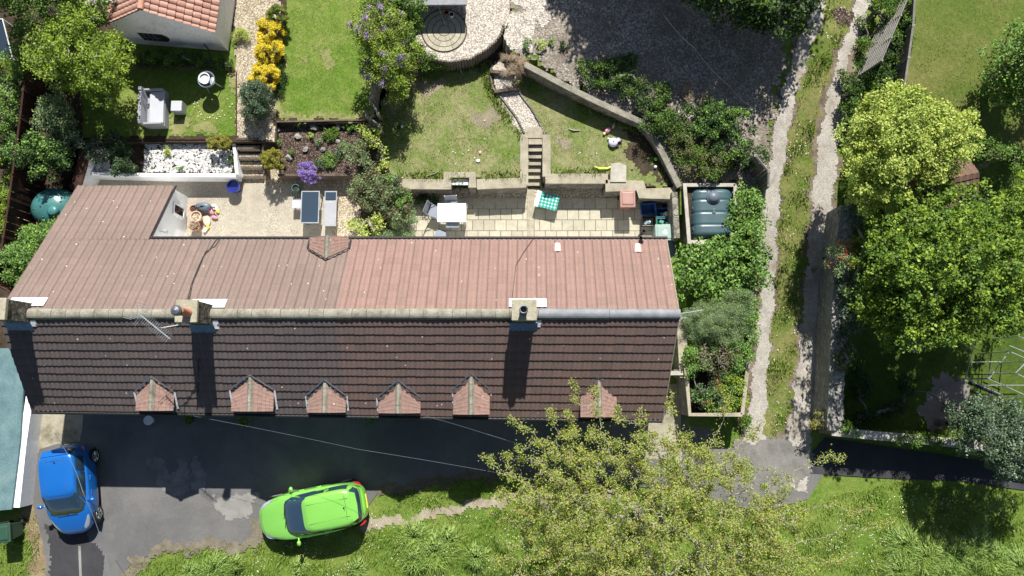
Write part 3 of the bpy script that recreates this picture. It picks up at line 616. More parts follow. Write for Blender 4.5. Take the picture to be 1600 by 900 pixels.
# dormers
def dormer(cx, x0, x1, fy, sy, ay, south=True, zdrop=.0, backfl=True):
    pl0 = SL if south else NR
    n = Vector((0, 0, 1))
    if south: nn = (RR-RL).cross(SL-RL).normalized()
    else: nn = nN
    if nn.z < 0: nn = -nn
    ap = on_plane(cx, ay, RL, nn)          # where the little ridge dies into the roof
    sl_, sr_ = on_plane(x0, sy, RL, nn), on_plane(x1, sy, RL, nn)
    ze = (sl_.z+sr_.z)/2+.02; zr = ap.z+.02
    fr = P(cx, fy, zr); F = fr.y
    xl, xr = P(x0, fy, ze).x, P(x1, fy, ze).x; xc = (xl+xr)/2; apx = xc
    yb = (sl_.y+sr_.y)/2; sgn = -1 if south else 1
    d = MB(); zb = (ZS if south else ZN)-.3; o_ = .07   # walls inset below the overhanging roof
    fw = F-sgn*.10
    d.add([(xl+o_, fw, zb), (xr-o_, fw, zb), (xr-o_, fw, ze-.05), (xc, fw, zr-.06), (xl+o_, fw, ze-.05)], [(0,1,2,3,4)])
    for x in (xl+o_, xr-o_): d.add([(x, fw, zb), (x, yb, zb), (x, yb, ze-.05), (x, fw, ze-.05)], [(0,1,2,3)])
    do = hp(d, 'dormer', M['painted_stone'])
    k = dict(parent=do, tile=.17, waves=1, courses=6, amp=.008, step=.014, mat=M['tile_dormer'], smp=3)
    # each roof half: quad from front to the apex / eaves valley
    roof_patch('dormer_roof', (apx, F, zr), (apx, ap.y, zr), (xr, yb, ze), (xr, F, ze), u0=cx, **k)
    roof_patch('dormer_roof', (apx, ap.y, zr), (apx, F, zr), (xl, F, ze), (xl, yb, ze), u0=cx+9, **k)
    r = MB(); hw = .10; yy = [F+(ap.y+.03*-sgn-F)*j/4 for j in range(5)]
    for j in range(4):
        a, b = yy[j]+sgn*-.004, yy[j+1]; dz = .012*(j % 2)
        vs = [(apx-hw, a, zr-.02), (apx-hw*.4, a, zr+.06+dz), (apx+hw*.4, a, zr+.06+dz), (apx+hw, a, zr-.02), (apx-hw, b, zr-.02), (apx-hw*.4, b, zr+.06+dz), (apx+hw*.4, b, zr+.06+dz), (apx+hw, b, zr-.02)]
        r.add(vs, [(0,1,5,4),(1,2,6,5),(2,3,7,6),(3,2,1,0),(4,5,6,7)])
    hp(r, 'dormer_ridge', M['ridge'], do)
    g = MB(); g.box((xc, fw+sgn*.02, (zb+ze)/2+.05), ((xr-xl)*.55, .03, ze-zb-.25)); hp(g, 'dormer_window', M['dark_glass'], do)
    f = MB()   # cheek flashing; valley strips coloured dark to paint in the shadow line above
    def strip(a, b, wv, mi=0, lift=.10):
        a, b = Vector(a), Vector(b); wv = Vector(wv)
        pr = lambda p: Vector((p.x, p.y, RL.z-(nn.x*(p.x-RL.x)+nn.y*(p.y-RL.y))/nn.z+lift))
        q = [pr(a), pr(b), pr(b+wv), pr(a+wv)]; q2 = [p+Vector((0,0,.02)) for p in q]
        f.add(q+q2, [(4,5,6,7),(0,1,5,4),(1,2,6,5),(2,3,7,6),(3,0,4,7)] , mi)
    fl = .06
    strip((xl-.01, yb-sgn*.0, 0), (xl-.01, F-sgn*.05, 0), (-fl, 0, 0)); strip((xr+.01, yb, 0), (xr+.01, F-sgn*.05, 0), (fl, 0, 0))
    strip((xl-.02, yb, 0), (apx, ap.y-sgn*.03, 0), (0, -sgn*.05, 0), 1, .12); strip((apx, ap.y-sgn*.03, 0), (xr+.02, yb, 0), (0, -sgn*.05, 0), 2, .12)
    hp(f, 'flashing', [M['flash'], M['slate'], M['lead']] if south else [M['black']]*3, do)
for a in [(241,212,271,642,613,591),(394,361,427,643,610,588),(510,480,540,645,619,596),(622,591,657,646,622,597),(738,708,765,648,610,586),(936,907,964,652,612,592)]: dormer(*a)
dormer(508, 484, 545, 368, 388, 403, south=False)

# chimneys
def chimney(px0, px1, py0, py1, zt, pots, parts_right=True):
    a, b = P(px0, py1, zt), P(px1, py0, zt); cx, cy = (a.x+b.x)/2, (a.y+b.y)/2; wx_, wy_ = b.x-a.x, b.y-a.y
    st_ = MB(); st_.box((cx, cy, (ZR-.6+zt-.14)/2), (wx_-.03, wy_-.03, zt-.14-(ZR-.6)))
    co = hp(st_, 'chimney', M['chim_side'])
    cp = MB(); cp.box((cx, cy, zt-.07), (wx_+.03, wy_+.03, .14)); hp(cp, 'chimney_cap', M['chim'], co, bevel=.02)
    fl = MB()
    slS = (ZR-ZS)/abs(ry-SL.y); slN = (ZR-ZN)/abs(ry-nY)
    y1 = cy-wy_/2-.24; h1 = ZR-slS*(ry-y1)+.07; y2 = cy-wy_/2; h2 = ZR-slS*(ry-y2)+.10
    fl.add([(cx-wx_/2-.08, y1, h1), (cx+wx_/2+.08, y1, h1), (cx+wx_/2+.08, y2, h2+.12), (cx-wx_/2-.08, y2, h2+.12)], [(0,1,2,3)])
    hp(fl, 'lead_apron', M['lead_blue'], co)
    fl = MB(); y1 = cy+wy_/2; h1 = ZR-slN*(y1-ry)+.07; y2 = y1+.20; h2 = ZR-slN*(y2-ry)+.06
    fl.add([(cx-wx_/2-.1, y1-.1, h1+.12), (cx+wx_/2+.38, y1-.1, h1+.10), (cx+wx_/2+.38, y2, h2+.02), (cx-wx_/2-.1, y2, h2+.02)], [(0,1,2,3)])
    x = cx+wx_/2; y3, y4 = cy-wy_/2-.12, ry-.2
    fl.add([(x+.02, y4, ZR-slS*(ry-y4)+.09), (x+.02, y3, ZR-slS*(ry-y3)+.09), (x+.20, y3, ZR-slS*(ry-y3)+.085), (x+.20, y4, ZR-slS*(ry-y4)+.085)], [(0,1,2,3)])
    hp(fl, 'flashing', M['flash'], co)
    for (ppx, ppy, h, r, cowl, mat) in pots:
        p = P(ppx, ppy, zt); q = MB(); q.lathe([(r*1.15, 0), (r, .06), (r*.92, h-.08), (r*1.1, h-.05), (r*1.1, h), (r*.8, h), (r*.75, h-.3)], (p.x, p.y, zt), 18)
        po = hp(q, 'chimney_pot', mat, co, smooth=True)
        if cowl:
            q = MB(); q.lathe([(r*.9, 0), (r*.9, .10), (r*1.25, .12), (r*1.25, .17), (r*.9, .24), (.01, .27)], (p.x, p.y, zt+h), 18)
            hp(q, 'cowl', M['cowl'], po)
    return co
M['lead_blue'] = plain('blue_lead_apron', (.10,.16,.30), .6, .3, scale=8)
chimney(273, 308, 469, 503, 6.15, [(293, 489, .62, .13, True, M['terra'])])
chimney(800, 838, 468, 500, 6.15, [(818, 485, .35, .12, False, M['cowl'])])
chimney(-30, 9, 466, 499, 6.15, [(-12, 482, .3, .12, False, M['terra'])])
# aerial on the first chimney
m = MB(); zt = 6.3; e0, e1 = P(219, 492, zt), P(266, 530, zt)
m.tube([e0, e1], .018, 6); u = (e1-e0).normalized(); pr = Vector((-u.y, u.x, 0))
for k in range(17):
    p = e0.lerp(e1, .02+k*.058); hl2 = .17 if k > 1 else .36; m.tube([p-pr*hl2, p+pr*hl2], .007, 4)
for s_ in (-1, 1): 
    for j in range(4): q = e0+pr*s_*(.08+.08*j)+u*-.08*j; m.tube([q-u*.12-pr*.05, q+u*.12+pr*.05], .007, 4)
mast = P(262, 508, 5.6); m.tube([P(243, 511, zt), P(243, 511, zt)-Vector((0,0,.35)), Vector((P(285,500,5.6).x, mast.y, 5.75))], .02, 6)
hp(m, 'tv_aerial', M['metal_grey'])
# roof vents
def vent(px, py, south):
    nn = nN if not south else (RR-RL).cross(SL-RL).normalized()
    if nn.z < 0: nn = -nn
    p = on_plane(px, py, RL, nn); m = MB(); sg = -1 if south else 1; w2 = .11
    vs = []
    for (yy, zz) in ((-.15*sg*1, 0.05), (.17*sg, .16)):
        y = p.y+yy; zr_ = RL.z-(nn.y*(y-RL.y))/nn.z
        for j in range(7): t = math.pi*j/6; vs.append((p.x-w2*math.cos(t), y, zr_+.02+zz*.3+(.02+zz*.55)*math.sin(t)))
    m.add(vs, [(j, j+1, 8+j, 7+j) for j in range(6)]+[tuple(range(7, 14))])
    b = p; zf = lambda y: RL.z-(nn.y*(y-RL.y))/nn.z+.05
    m.add([(p.x-.16, p.y-.17, zf(p.y-.17)), (p.x+.16, p.y-.17, zf(p.y-.17)), (p.x+.16, p.y+.17, zf(p.y+.17)), (p.x-.16, p.y+.17, zf(p.y+.17))], [(0,1,2,3)], 1)
    hp(m, 'roof_vent', [M['terra_vent'], M['tile_dormer']])
M['terra_vent'] = plain('pale_vent', (.62,.50,.45), .8, .12)
for a in ((871,387,0),(996,388,0),(873,632,1),(1002,634,1)): vent(a[0], a[1], bool(a[2]))
# cables lying over the tiles
def roofline(pts, nn, r=.012, lift=.07):
    m = MB(); m.tube([on_plane(a, b, RL, nn)+Vector((0,0,lift)) for a, b in pts], r, 5); hp(m, 'roof_cable', M['black'])
roofline([(346,371),(338,384),(322,394),(312,420),(303,440),(297,468)], nN)
roofline([(342,371),(330,388),(318,402),(308,425),(300,445),(295,468)], nN)
roofline([(834,372),(818,395),(806,415),(800,468)], nN, .009)
sN = (RR-RL).cross(SL-RL).normalized(); sN = sN if sN.z > 0 else -sN
roofline([(312,560),(311,600),(309,642)], sN, .02)
# flue pipe at the rear eave
m = MB(); p = P(1006, 361, ZN+.5); m.tube([(p.x, p.y, 1.2), (p.x, p.y, ZN+.42)], .055, 10); m.lathe([(.085,0),(.085,.12),(.05,.12),(.05,.0)], (p.x, p.y, ZN+.38), 12); hp(m, 'flue_pipe', M['black'])
# overflow pipe and dish arm at the right end of the ridge
m = MB(); p = RR; m.tube([p+Vector((0,0,.0)), p+Vector((.35,.05,.05)), p+Vector((.75,.12,.05))], .022, 6); m.tube([p+Vector((0,-.15,-.1)), p+Vector((.4,-.08,-.1))], .02, 6); hp(m, 'aerial_bracket', M['metal_grey'])
# front windows and doors, seen only from a step to the side
def front_open(name, px, wd, z0, z1, mat):
    x = P(px, 650, 1.5).x; t = (x-s_l.x)/(s_r.x-s_l.x); y = s_l.y+(s_r.y-s_l.y)*t-.02
    f = MB(); f.box((x, y, (z0+z1)/2), (wd+.14, .05, z1-z0+.14)); o = hp(f, name, M['white_paint'])
    g = MB(); g.box((x, y-.03, (z0+z1)/2), (wd, .03, z1-z0)); hp(g, 'pane' if name == 'window' else 'door_panel', mat, o)
for px in (210, 330, 470, 560, 690, 790, 960): front_open('window', px, 1.0, .9, 2.0, M['dark_glass'])
for px in (270, 620, 860): front_open('door', px, .85, .05, 2.05, M['wood_brown'])
def rear_open(px, wd, z0, z1):
    x = P(px, 372, 1.5).x; y = nY-.12
    f = MB(); f.box((x, y+.02, (z0+z1)/2), (wd+.14, .05, z1-z0+.14)); o = hp(f, 'window', M['white_paint'])
    g = MB(); g.box((x, y+.05, (z0+z1)/2), (wd, .03, z1-z0)); hp(g, 'pane', M['dark_glass'], o)
for px in (400, 620, 760, 900): rear_open(px, 1.1, .9, 2.1)

# ------------------------------------------------ white outbuilding, top left
def outbuilding():
    b0, b1 = P(205, 68, GZ), P(357, 80, GZ); u = (b1-b0).normalized(); nb = Vector((-u.y, u.x, 0)); Wd = (b1-b0).length; Ln = 4.5
    t = thing('garden_outbuilding', 'white painted stone outbuilding with orange pantile roof behind the grey sofa', 'outbuilding', b0+u*Wd/2, math.atan2(u.y, u.x))
    h = Wd/2; ze, za = 1.62, 3.0; ap = -.2*Wd*.1
    m = MB()
    m.add([(-h,0,0),(h,0,0),(h,0,ze),(ap,0,za-.05),(-h,0,ze)], [(0,1,2,3,4)]); m.add([(h,0,0),(h,Ln,0),(h,Ln,ze),(h,0,ze)], [(0,1,2,3)])
    m.add([(-h,0,0),(-h,Ln,0),(-h,Ln,ze),(-h,0,ze)], [(3,2,1,0)]); m.add([(-h,Ln,0),(h,Ln,0),(h,Ln,ze),(ap,Ln,za-.05),(-h,Ln,ze)], [(4,3,2,1,0)])
    m.build('wall', M['painted_stone'], t)
    for nm, q in (('roof', [(ap,-.04,za),(ap,Ln,za),(h+.12,Ln,ze-.02),(h+.12,-.04,ze-.02)]), ('roof', [(ap,Ln,za),(ap,-.04,za),(-h-.12,-.04,ze-.02),(-h-.12,Ln,ze-.02)])):
        o = roof_patch(nm, *q, tile=.24, waves=1, courses=9, amp=.03, step=.05, mat=M['tile_orange'], parent=t, smp=8)
    r = MB()
    for j in range(10): r.tube([(ap, j*.45, za+.0), (ap, j*.45+.44, za+.0)], .11, 10)
    r.build('ridge', M['tile_orange_plain'], t)
    wv = MB(); a, b = -h+Wd*.20, -h+Wd*.47; z0, z1 = .48, 1.05; k = 8
    pts = [(a, -.025, z0), (b-.12, -.025, z0)]+[(b-.12+.28*math.sin(math.pi*j/k)*.6, -.025, z0+(z1-z0)*j/k) for j in range(1, k)]+[(b-.12, -.025, z1), (a, -.025, z1)]
    wv.add(pts+[(p[0], .0, p[2]) for p in pts], [tuple(range(len(pts)))]+[(i, (i+1) % len(pts), len(pts)+(i+1) % len(pts), len(pts)+i) for i in range(len(pts))])
    wo = wv.build('window', M['black'], t); bars = MB()
    for j in range(3): bars.box((a+.2+j*.2, -.035, (z0+z1)/2), (.03, .02, z1-z0))
    bars.box((a+.4, -.037, (z0+z1)/2), (.75, .015, .03)); bars.build('glazing_bar', M['slate'], wo)
    g = MB(); g.tube([(h*.62, -.05, .0), (h*.62, -.05, .6)], .02, 6); g.build('standpipe', M['black'], t)
M['tile_orange_plain'] = plain('orange_ridge', (.50,.26,.18), .8, .2)
outbuilding()
# low path-edge wall and plank beside it
# ------------------------------------------------ walls and fences
def poly_wall(name, label, cat, pts, z0, z1, th, mat, cap=None, capname='coping', capo=.03, group=None, jitter=0., px=True):
    """pts: pixels of the wall's top centre line; z1 number or list; upright block wall with its coping"""
    n = len(pts); zt = z1 if isinstance(z1, (list, tuple)) else [z1]*n; zb = z0 if isinstance(z0, (list, tuple)) else [z0]*n
    C_ = [P(a, b, zt[i]) for i, (a, b) in enumerate(pts)]
    def offs(d):
        L_, R_ = [], []
        for i, p in enumerate(C_):
            t = Vector((0, 0, 0))
            if i > 0: t += (C_[i]-C_[i-1]).normalized()
            if i < n-1: t += (C_[i+1]-C_[i]).normalized()
            t.z = 0; t.normalize(); q = Vector((-t.y, t.x, 0))
            L_.append(p+q*d); R_.append(p-q*d)
        return L_, R_
    base = C_[0].copy(); base.z = zb[0]; t = thing(name, label, cat, base, 0, group)
    def shell(d, za, zb_):
        L_, R_ = offs(d); m = MB(); vs = []
        for i in range(n):
            vs += [(L_[i].x, L_[i].y, za[i]), (R_[i].x, R_[i].y, za[i]), (R_[i].x, R_[i].y, zb_[i]), (L_[i].x, L_[i].y, zb_[i])]
        vs = [Vector(v)-base for v in vs]; fs = []
        for i in range(n-1):
            a, b = i*4, i*4+4; fs += [(a+1, b+1, b+2, a+2), (b, a, a+3, b+3), (a+2, b+2, b+3, a+3)]
        fs += [(0,1,2,3), ((n-1)*4+3, (n-1)*4+2, (n-1)*4+1, (n-1)*4)]; m.add(vs, fs); return m
    ch = .07 if cap else 0
    shell(th/2, zb, [z-ch for z in zt]).build('masonry' if cap else 'wall_body', mat, t)
    if cap: shell(th/2+capo, [z-ch+.0 for z in zt], zt).build(capname, cap, t, bevel=.008)
    return t
def lerp_pts(pts, k):
    out = []
    for i in range(len(pts)-1):
        for j in range(k): f = j/k; out.append(tuple(pts[i][c]*(1-f)+pts[i+1][c]*f for c in range(len(pts[i]))))
    return out+[pts[-1]]
w1 = GZ+.06
poly_wall('retaining_wall', 'stone retaining wall with pale slab coping below the worn middle lawn', 'wall', [(618,287.5),(705,288)], 0, w1, .34, M['stone'], M['coping'])
poly_wall('alcove_wall', 'small square coping alcove set into the middle lawn wall', 'wall', [(698,293),(698,273),(738,273),(738,293)], 0, w1+.01, .26, M['stone'], M['coping'])
poly_wall('retaining_wall', 'stone retaining wall with coping between the alcove and the steps', 'wall', [(745,288),(822,285)], 0, w1, .34, M['stone'], M['coping'])
m = MB(); a, b = P(703.5, 289, .8), P(731.5, 280, .8); m.box(((a.x+b.x)/2, (a.y+b.y)/2, .78), (b.x-a.x, (b.y-a.y), .05)); tag(m.build('alcove_shelf', M['table_white'], bevel=.01), 'white shelf board across the alcove in the lawn wall', 'shelf')
poly_wall('retaining_wall', 'stone retaining wall with coping just right of the garden steps', 'wall', [(852,279),(950,279)], 0, w1, .34, M['stone'], M['coping'])
poly_wall('retaining_wall', 'stepped forward stone wall with coping behind the brown wheelie bin', 'wall', [(946,290),(1000,290),(1004,302),(1056,302)], 0, w1, .42, M['stone'], M['coping'])
poly_wall('step_wall', 'slab-topped side wall left of the garden steps', 'wall', [(819,210),(819,290)], 0, w1+.005, .26, M['stone'], M['coping'])
poly_wall('step_wall', 'slab-topped side wall right of the garden steps', 'wall', [(854,210),(854,276)], 0, w1+.005, .26, M['stone'], M['coping'])
# steps
t = thing('garden_steps', 'stone garden steps climbing from the patio to the lawn', 'steps', P(837, 290, 0)); b = t.location.copy()
NST = 7
for k in range(NST):
    y0 = P(837, 291, 0).y; y1 = P(837, 216, GZ).y; d = (y1-y0)/NST; h = GZ*(k+1)/NST; ya = y0+k*d
    m = MB(); x0, x1 = P(825.5, 250, .5).x, P(846.5, 250, .5).x
    m.box(((x0+x1)/2-b.x, ya+d/2-b.y, h/2), (x1-x0, d, h)); m.box(((x0+x1)/2-b.x, ya+d/2-.02-b.y, h+.02), (x1-x0, d-.005, .04)); m.build('step', M['coping'], t)
m = MB(); q = P(834, 210, GZ); m.box((0,0,.03), (.7,.45,.06)); o = m.build('stone_slab', M['coping'], bevel=.01); o.location = q+Vector((0,.05,.014)); tag(o, 'flat sandstone slab at the top of the garden steps', 'slab')
m = MB(); m.prism([(-.3,-.35),(.32,-.35),(.34,.3),(.1,.42),(-.26,.38)], 0, .05); o = m.build('stone_slab', M['coping_pale'], bevel=.01); o.location = P(965, 271, w1)+Vector((0,0,.0)); tag(o, 'pale grey paving slab lying loose above the brown bin wall', 'slab')
# diagonal retaining wall of the yard
dz = [(820,100,1.75),(850,116,1.72),(895,140,1.68),(940,162,1.62),(975,178,1.58),(1006,192,1.5),(1022,215,1.42),(1036,240,1.36),(1052,272,1.28),(1062,292,1.2)]
pz = dz
poly_wall('yard_wall', 'long grey-capped retaining wall running diagonally between yard and lawn', 'wall', [(a, b) for a, b, c in pz], GZ-.3, [c for a, b, c in pz], .17, M['stone'], M['ridge'])
# enclosure walls round the oil tank
zt = 1.25
poly_wall('tank_enclosure_wall', 'cream-capped block wall on three sides of the green oil tank', 'wall', [(1150,330),(1149,289),(1070,289),(1077,378),(1107,378)], 0, zt, .14, M['stone'], M['coping_pale'])
poly_wall('passage_wall', 'dark stone wall between the recycling boxes and the oil tank', 'wall', [(1054,300),(1058,372)], 0, 1.2, .22, M['stone'])
# side passage and the walled shrub plot by the lane
poly_wall('gable_wall', 'low stone wall beside the gable end path', 'wall', [(1064,492),(1068,560),(1070,590)], 0, 1.2, .30, M['stone'], M['coping'])
poly_wall('plot_wall', 'pale-capped garden wall along the lower left of the shrub plot', 'wall', [(1072,575),(1078,648),(1160,648)], 0, 1.4, .12, M['stone'], M['coping'], capo=.015)
poly_wall('lane_wall', 'pale-capped wall running up the lane beside the shrub plot', 'wall', [(1160,648),(1170,560),(1182,430)], 0, [1.4,1.4,1.4], .11, M['stone'], M['coping'], capo=.015)
poly_wall('lane_wall', 'pale timber-capped wall between sycamore hedge and gravel lane', 'wall', [(1184,425),(1192,350),(1199,290)], .2, [1.25,1.5,1.7], .12, M['stone'], M['coping_pale'])
m = MB(); m.box((0,0,0), (.75,.16,.14)); o = m.build('timber_beam', M['coping_pale'], bevel=.01); o.location = P(1057, 583, 1.2); tag(o, 'short pale timber across the gable end passage', 'beam')
for (z) in (0,): 
    m = MB(); m.box((0,0,.52), (.24,.24,1.04)); o = m.build('gate_pier', M['stone']); o.location = P(1049, 583, 0); tag(o, 'small stone pier carrying the timber by the gable', 'pier')
# old stone garden wall on the right of the lane
rw = [(1326,322,2.2),(1320,370,2.1),(1315,430,1.95),(1311,500,1.8),(1309,560,1.65),(1306,620,1.5),(1304,668,1.4)]
poly_wall('garden_wall', 'tall weathered rubble wall along the right side of the lane', 'wall', [(a, b) for a, b, c in rw], -.1, [c for a, b, c in rw], .55, M['stone_grey'])
rng = random.Random(4); m = MB()
for k in range(60):
    f = k/59*(len(rw)-1); i = min(int(f), len(rw)-2); f -= i; a, b = rw[i], rw[i+1]
    p = P(a[0]*(1-f)+b[0]*f+rng.uniform(-4, 8), a[1]*(1-f)+b[1]*f, a[2]*(1-f)+b[2]*f+.02)
    s_ = rng.uniform(.12, .26); m.box(p, (s_*1.2, s_, .14), rng.uniform(0, 3), taper=.8)
tag(m.build('cap_stone', M['rock']), 'rough pale cap stones bedded along the top of the lane wall', 'stones', kind='stuff')
poly_wall('garden_wall', 'low pale wall with flat coping along the footpath', 'wall', [(1300,674),(1360,680),(1420,685),(1490,692),(1640,712)], 0, [1.35,1.3,1.25,1.2,1.1], .26, M['stone'], M['coping_pale'])
# left side
poly_wall('white_wall', 'bright white rendered wall beside the blue car', 'wall', [(48,606),(36,690),(25,793)], 0, .75, .27, M['render_white'])
poly_wall('planter_wall', 'white rendered wall holding the pebble bed', 'wall', [(136,226),(138,271),(250,273.5),(368,274)], 0, .72, .13, M['render_white'], M['white_paint'], capo=.01)
poly_wall('planter_wall', 'low white end wall between pebble bed and brown steps', 'wall', [(365,222),(370,272)], 0, .72, .12, M['render_white'])
poly_wall('curved_wall', 'whitewashed stone wall curving down to the green oil tank', 'wall', [(132,232),(128,258),(120,285),(116,298)], 0, [1.2,1.15,1.0,.9], .34, M['painted_stone'], M['wood_brown'])
poly_wall('bark_bed_edging', 'dark timber board edging the bark bed above the patio', 'edging', [(434,273),(560,273)], 0, .72, .09, M['sleeper'])
poly_wall('bark_bed_edging', 'dark timber board between striped lawn and bark bed', 'edging', [(432,190),(574,187)], .5, GZ+.05, .06, M['sleeper'])
poly_wall('bark_bed_edging', 'dark timber board between brown steps and bark bed', 'edging', [(432,196),(410,228),(412,272)], 0, .78, .07, M['sleeper'])
poly_wall('lawn_edging', 'low dark kerb under the outbuilding hedge', 'edging', [(215,101),(362,107)], GZ-.1, GZ+.12, .12, M['sleeper'])
poly_wall('lawn_edging', 'thin brown board between left lawn and pebble bed', 'edging', [(128,217),(330,217)], .5, GZ+.04, .05, M['wood_brown'])
poly_wall('lawn_edging', 'thin brown board between left lawn and gravel path', 'edging', [(369,112),(369,214)], .7, GZ+.05, .04, M['wood_brown'])
t = thing('timber_steps', 'brown sleeper steps between the pebble bed and the bark bed', 'steps', P(388, 278, 0)); b = t.location.copy()
for k in range(5):
    ya, yb = P(388, 279-k*12.5, .1).y, P(388, 279-(k+1)*12.5, .1+.17*k).y; h = GZ*(k+1)/5
    x0, x1 = P(374, 250, .5).x, P(408, 250, .5).x; m = MB(); m.box(((x0+x1)/2-b.x, (ya+yb)/2-b.y, h/2), (x1-x0, yb-ya, h)); so = m.build('step', M['gravel'], t)
    m = MB(); m.box(((x0+x1)/2-b.x, ya+.05-b.y, h-.05), (x1-x0+.04, .09, .14)); m.build('riser', M['sleeper'], so)
# curved log-roll edge of the round terrace
t = thing('log_edging', 'curved edging of short upright logs round the upper gravel terrace', 'edging', P(705, 97, GZ)); b = t.location.copy()
arc = [(640,62),(652,82),(675,94),(705,98),(735,93),(760,79),(775,65),(783,55),(787,40)]
ap_ = [P(a, c, 1.55) for a, c in arc]; tot = sum((ap_[i+1]-ap_[i]).length for i in range(len(ap_)-1)); d = 0; i = 0; logs = 0
pos = 0.
while i < len(ap_)-1:
    sg = (ap_[i+1]-ap_[i]).length
    if pos > sg: pos -= sg; i += 1; continue
    p = ap_[i].lerp(ap_[i+1], pos/sg); m = MB(); r = .055; h = random.uniform(.70, .76)
    m.lathe([(r, -.1), (r, h), (r*.8, h+.02), (.001, h+.02)], (p.x-b.x, p.y-b.y, 0), 8); m.build('log', M['wood'], t); pos += .112; logs += 1
print('logs', logs)
for k, (a, c) in enumerate(((785,116),(792,143))):
    m = MB(); m.box((0,0,.1), (1.0,.13,.2)); o = m.build('sleeper_step', M['sleeper'], bevel=.01); o.location = P(a, c, GZ); o.rotation_euler.z = .25*k-.1
    tag(o, ('upper' if k == 0 else 'lower')+' dark timber riser across the pale gravel path', 'step', 'timber risers on the gravel path')
def edging(pts, label, z=GZ, m_=None):
    q = MB(); q.tube([P(a, b, z+.04) for a, b in pts], .045, 6); tag(q.build('path_edging', m_ or M['stone']), label, 'edging')
edging([(806,124),(801,130),(815,150),(829,168),(842,190),(851,210)], 'row of small dark stones edging the right side of the gravel path')
edging([(768,100),(766,118),(770,138),(788,158),(808,185),(819,208)], 'dark edging along the left side of the gravel path')

def fence(name, label, pts, z0, z1, n_board=None, mat=None, pmat=None, th=.03, board=.14, group=None, rail=True):
    """pts = pixels of the fence top, z1 = height of the top; boards, posts and top rail are real pieces"""
    n = len(pts); zt = z1 if isinstance(z1, (list, tuple)) else [z1]*n; zb = z0 if isinstance(z0, (list, tuple)) else [z0]*n
    C_ = [P(a, b, zt[i]) for i, (a, b) in enumerate(pts)]; base = C_[0].copy(); base.z = zb[0]
    t = thing(name, label, 'fence', base, 0, group)
    for i in range(n-1):
        a, b = C_[i]-base, C_[i+1]-base; L_ = (b-a).length; u = (b-a).normalized(); rz = math.atan2(u.y, u.x); k = max(1, int(L_/board)); m = MB()
        for j in range(k):
            f = (j+.5)/k; c = a.lerp(b, f); z_b = (zb[i]*(1-f)+zb[i+1]*f)-base.z; m.box((c.x+random.uniform(-.004,.004), c.y+(.012 if j % 2 else -.012), (c.z-.04+z_b)/2), (L_/k*.97, th, c.z-.04-z_b), rz)
        m.build('panel', mat, t)
        if rail: q = MB(); q.tube([a, b], .04, 4); q.build('top_rail', pmat or mat, t)
    for i in range(n):
        c = C_[i]-base; m = MB(); h = zt[i]+.03-zb[i]; m.box((c.x, c.y, zb[i]-base.z+h/2), (.10, .10, h)); m.build('post', pmat or mat, t)
    return t
fence('board_fence', 'dark brown board fence along the far left gardens', [(42,95),(36,140),(31,185),(22,250),(14,310),(5,370),(-6,440)], [.3,.2,.1,0,0,0,0], [2.3,2.2,2.05,1.9,1.85,1.8,1.8], mat=M['wood_brown'], pmat=M['wood_brown'])
fence('board_fence', 'dark brown fence behind the gable chimney at far left', [(-14,440),(14,455),(24,490)], 0, 1.7, mat=M['wood_brown'], pmat=M['wood_brown'])
fence('panel_fence', 'silver-grey board fence rising beside the striped lawn', [(585,100),(583,118),(580,150)], GZ, [2.5,2.4,2.3], mat=M['wood_grey'], pmat=M['wood_grey'])
fence('panel_fence', 'tilted brown fence panel under the lilac tree', [(578,153),(590,176)], GZ, 2.1, mat=M['wood'], pmat=M['wood_grey'])
fence('panel_fence', 'lowest silver fence panel beside the bark bed', [(573,180),(592,196)], .6, [1.85,1.8], mat=M['wood_grey'], pmat=M['wood_grey'])
fence('panel_fence', 'weathered wooden panel fence across the end of the hedge', [(1180,243),(1201,268),(1201,290)], [.9,.8,.75], [2.3,2.2,2.1], mat=M['wood'], pmat=M['wood_grey'])
# slatted trellis and close boarded fence by the big lawn
t = thing('trellis_fence', 'grey slatted trellis leaning beside the lane near the top', 'fence', P(1340, 118, HTOP)); b = t.location.copy()
q0, q1 = P(1340, 119, HTOP+.3), P(1383, 17, HTOP+.3); up = 1.5
L_ = (q1-q0).length; u = (q1-q0).normalized(); out = Vector((.30, .05, 1.25))
m = MB()
for k in range(11): f = k/10; m.tube([q0-b+out*f*1.0, q1-b+out*f*1.0], .025, 4)
m.build('slat', M['wood_grey'], t)
for f in (0, .33, .66, 1.0):
    m = MB(); p = q0.lerp(q1, f)-b; m.tube([p-Vector((0,0,.35)), p+out*1.03], .045, 5); m.build('post', M['wood_grey'], t)
fence('close_board_fence', 'brown close-boarded fence with pale top rail beside the big lawn', [(1432,-40),(1427,40),(1420,90),(1414,133)], HTOP, [3.2,3.15,3.1,3.05], mat=M['wood'], pmat=M['wood_grey'])
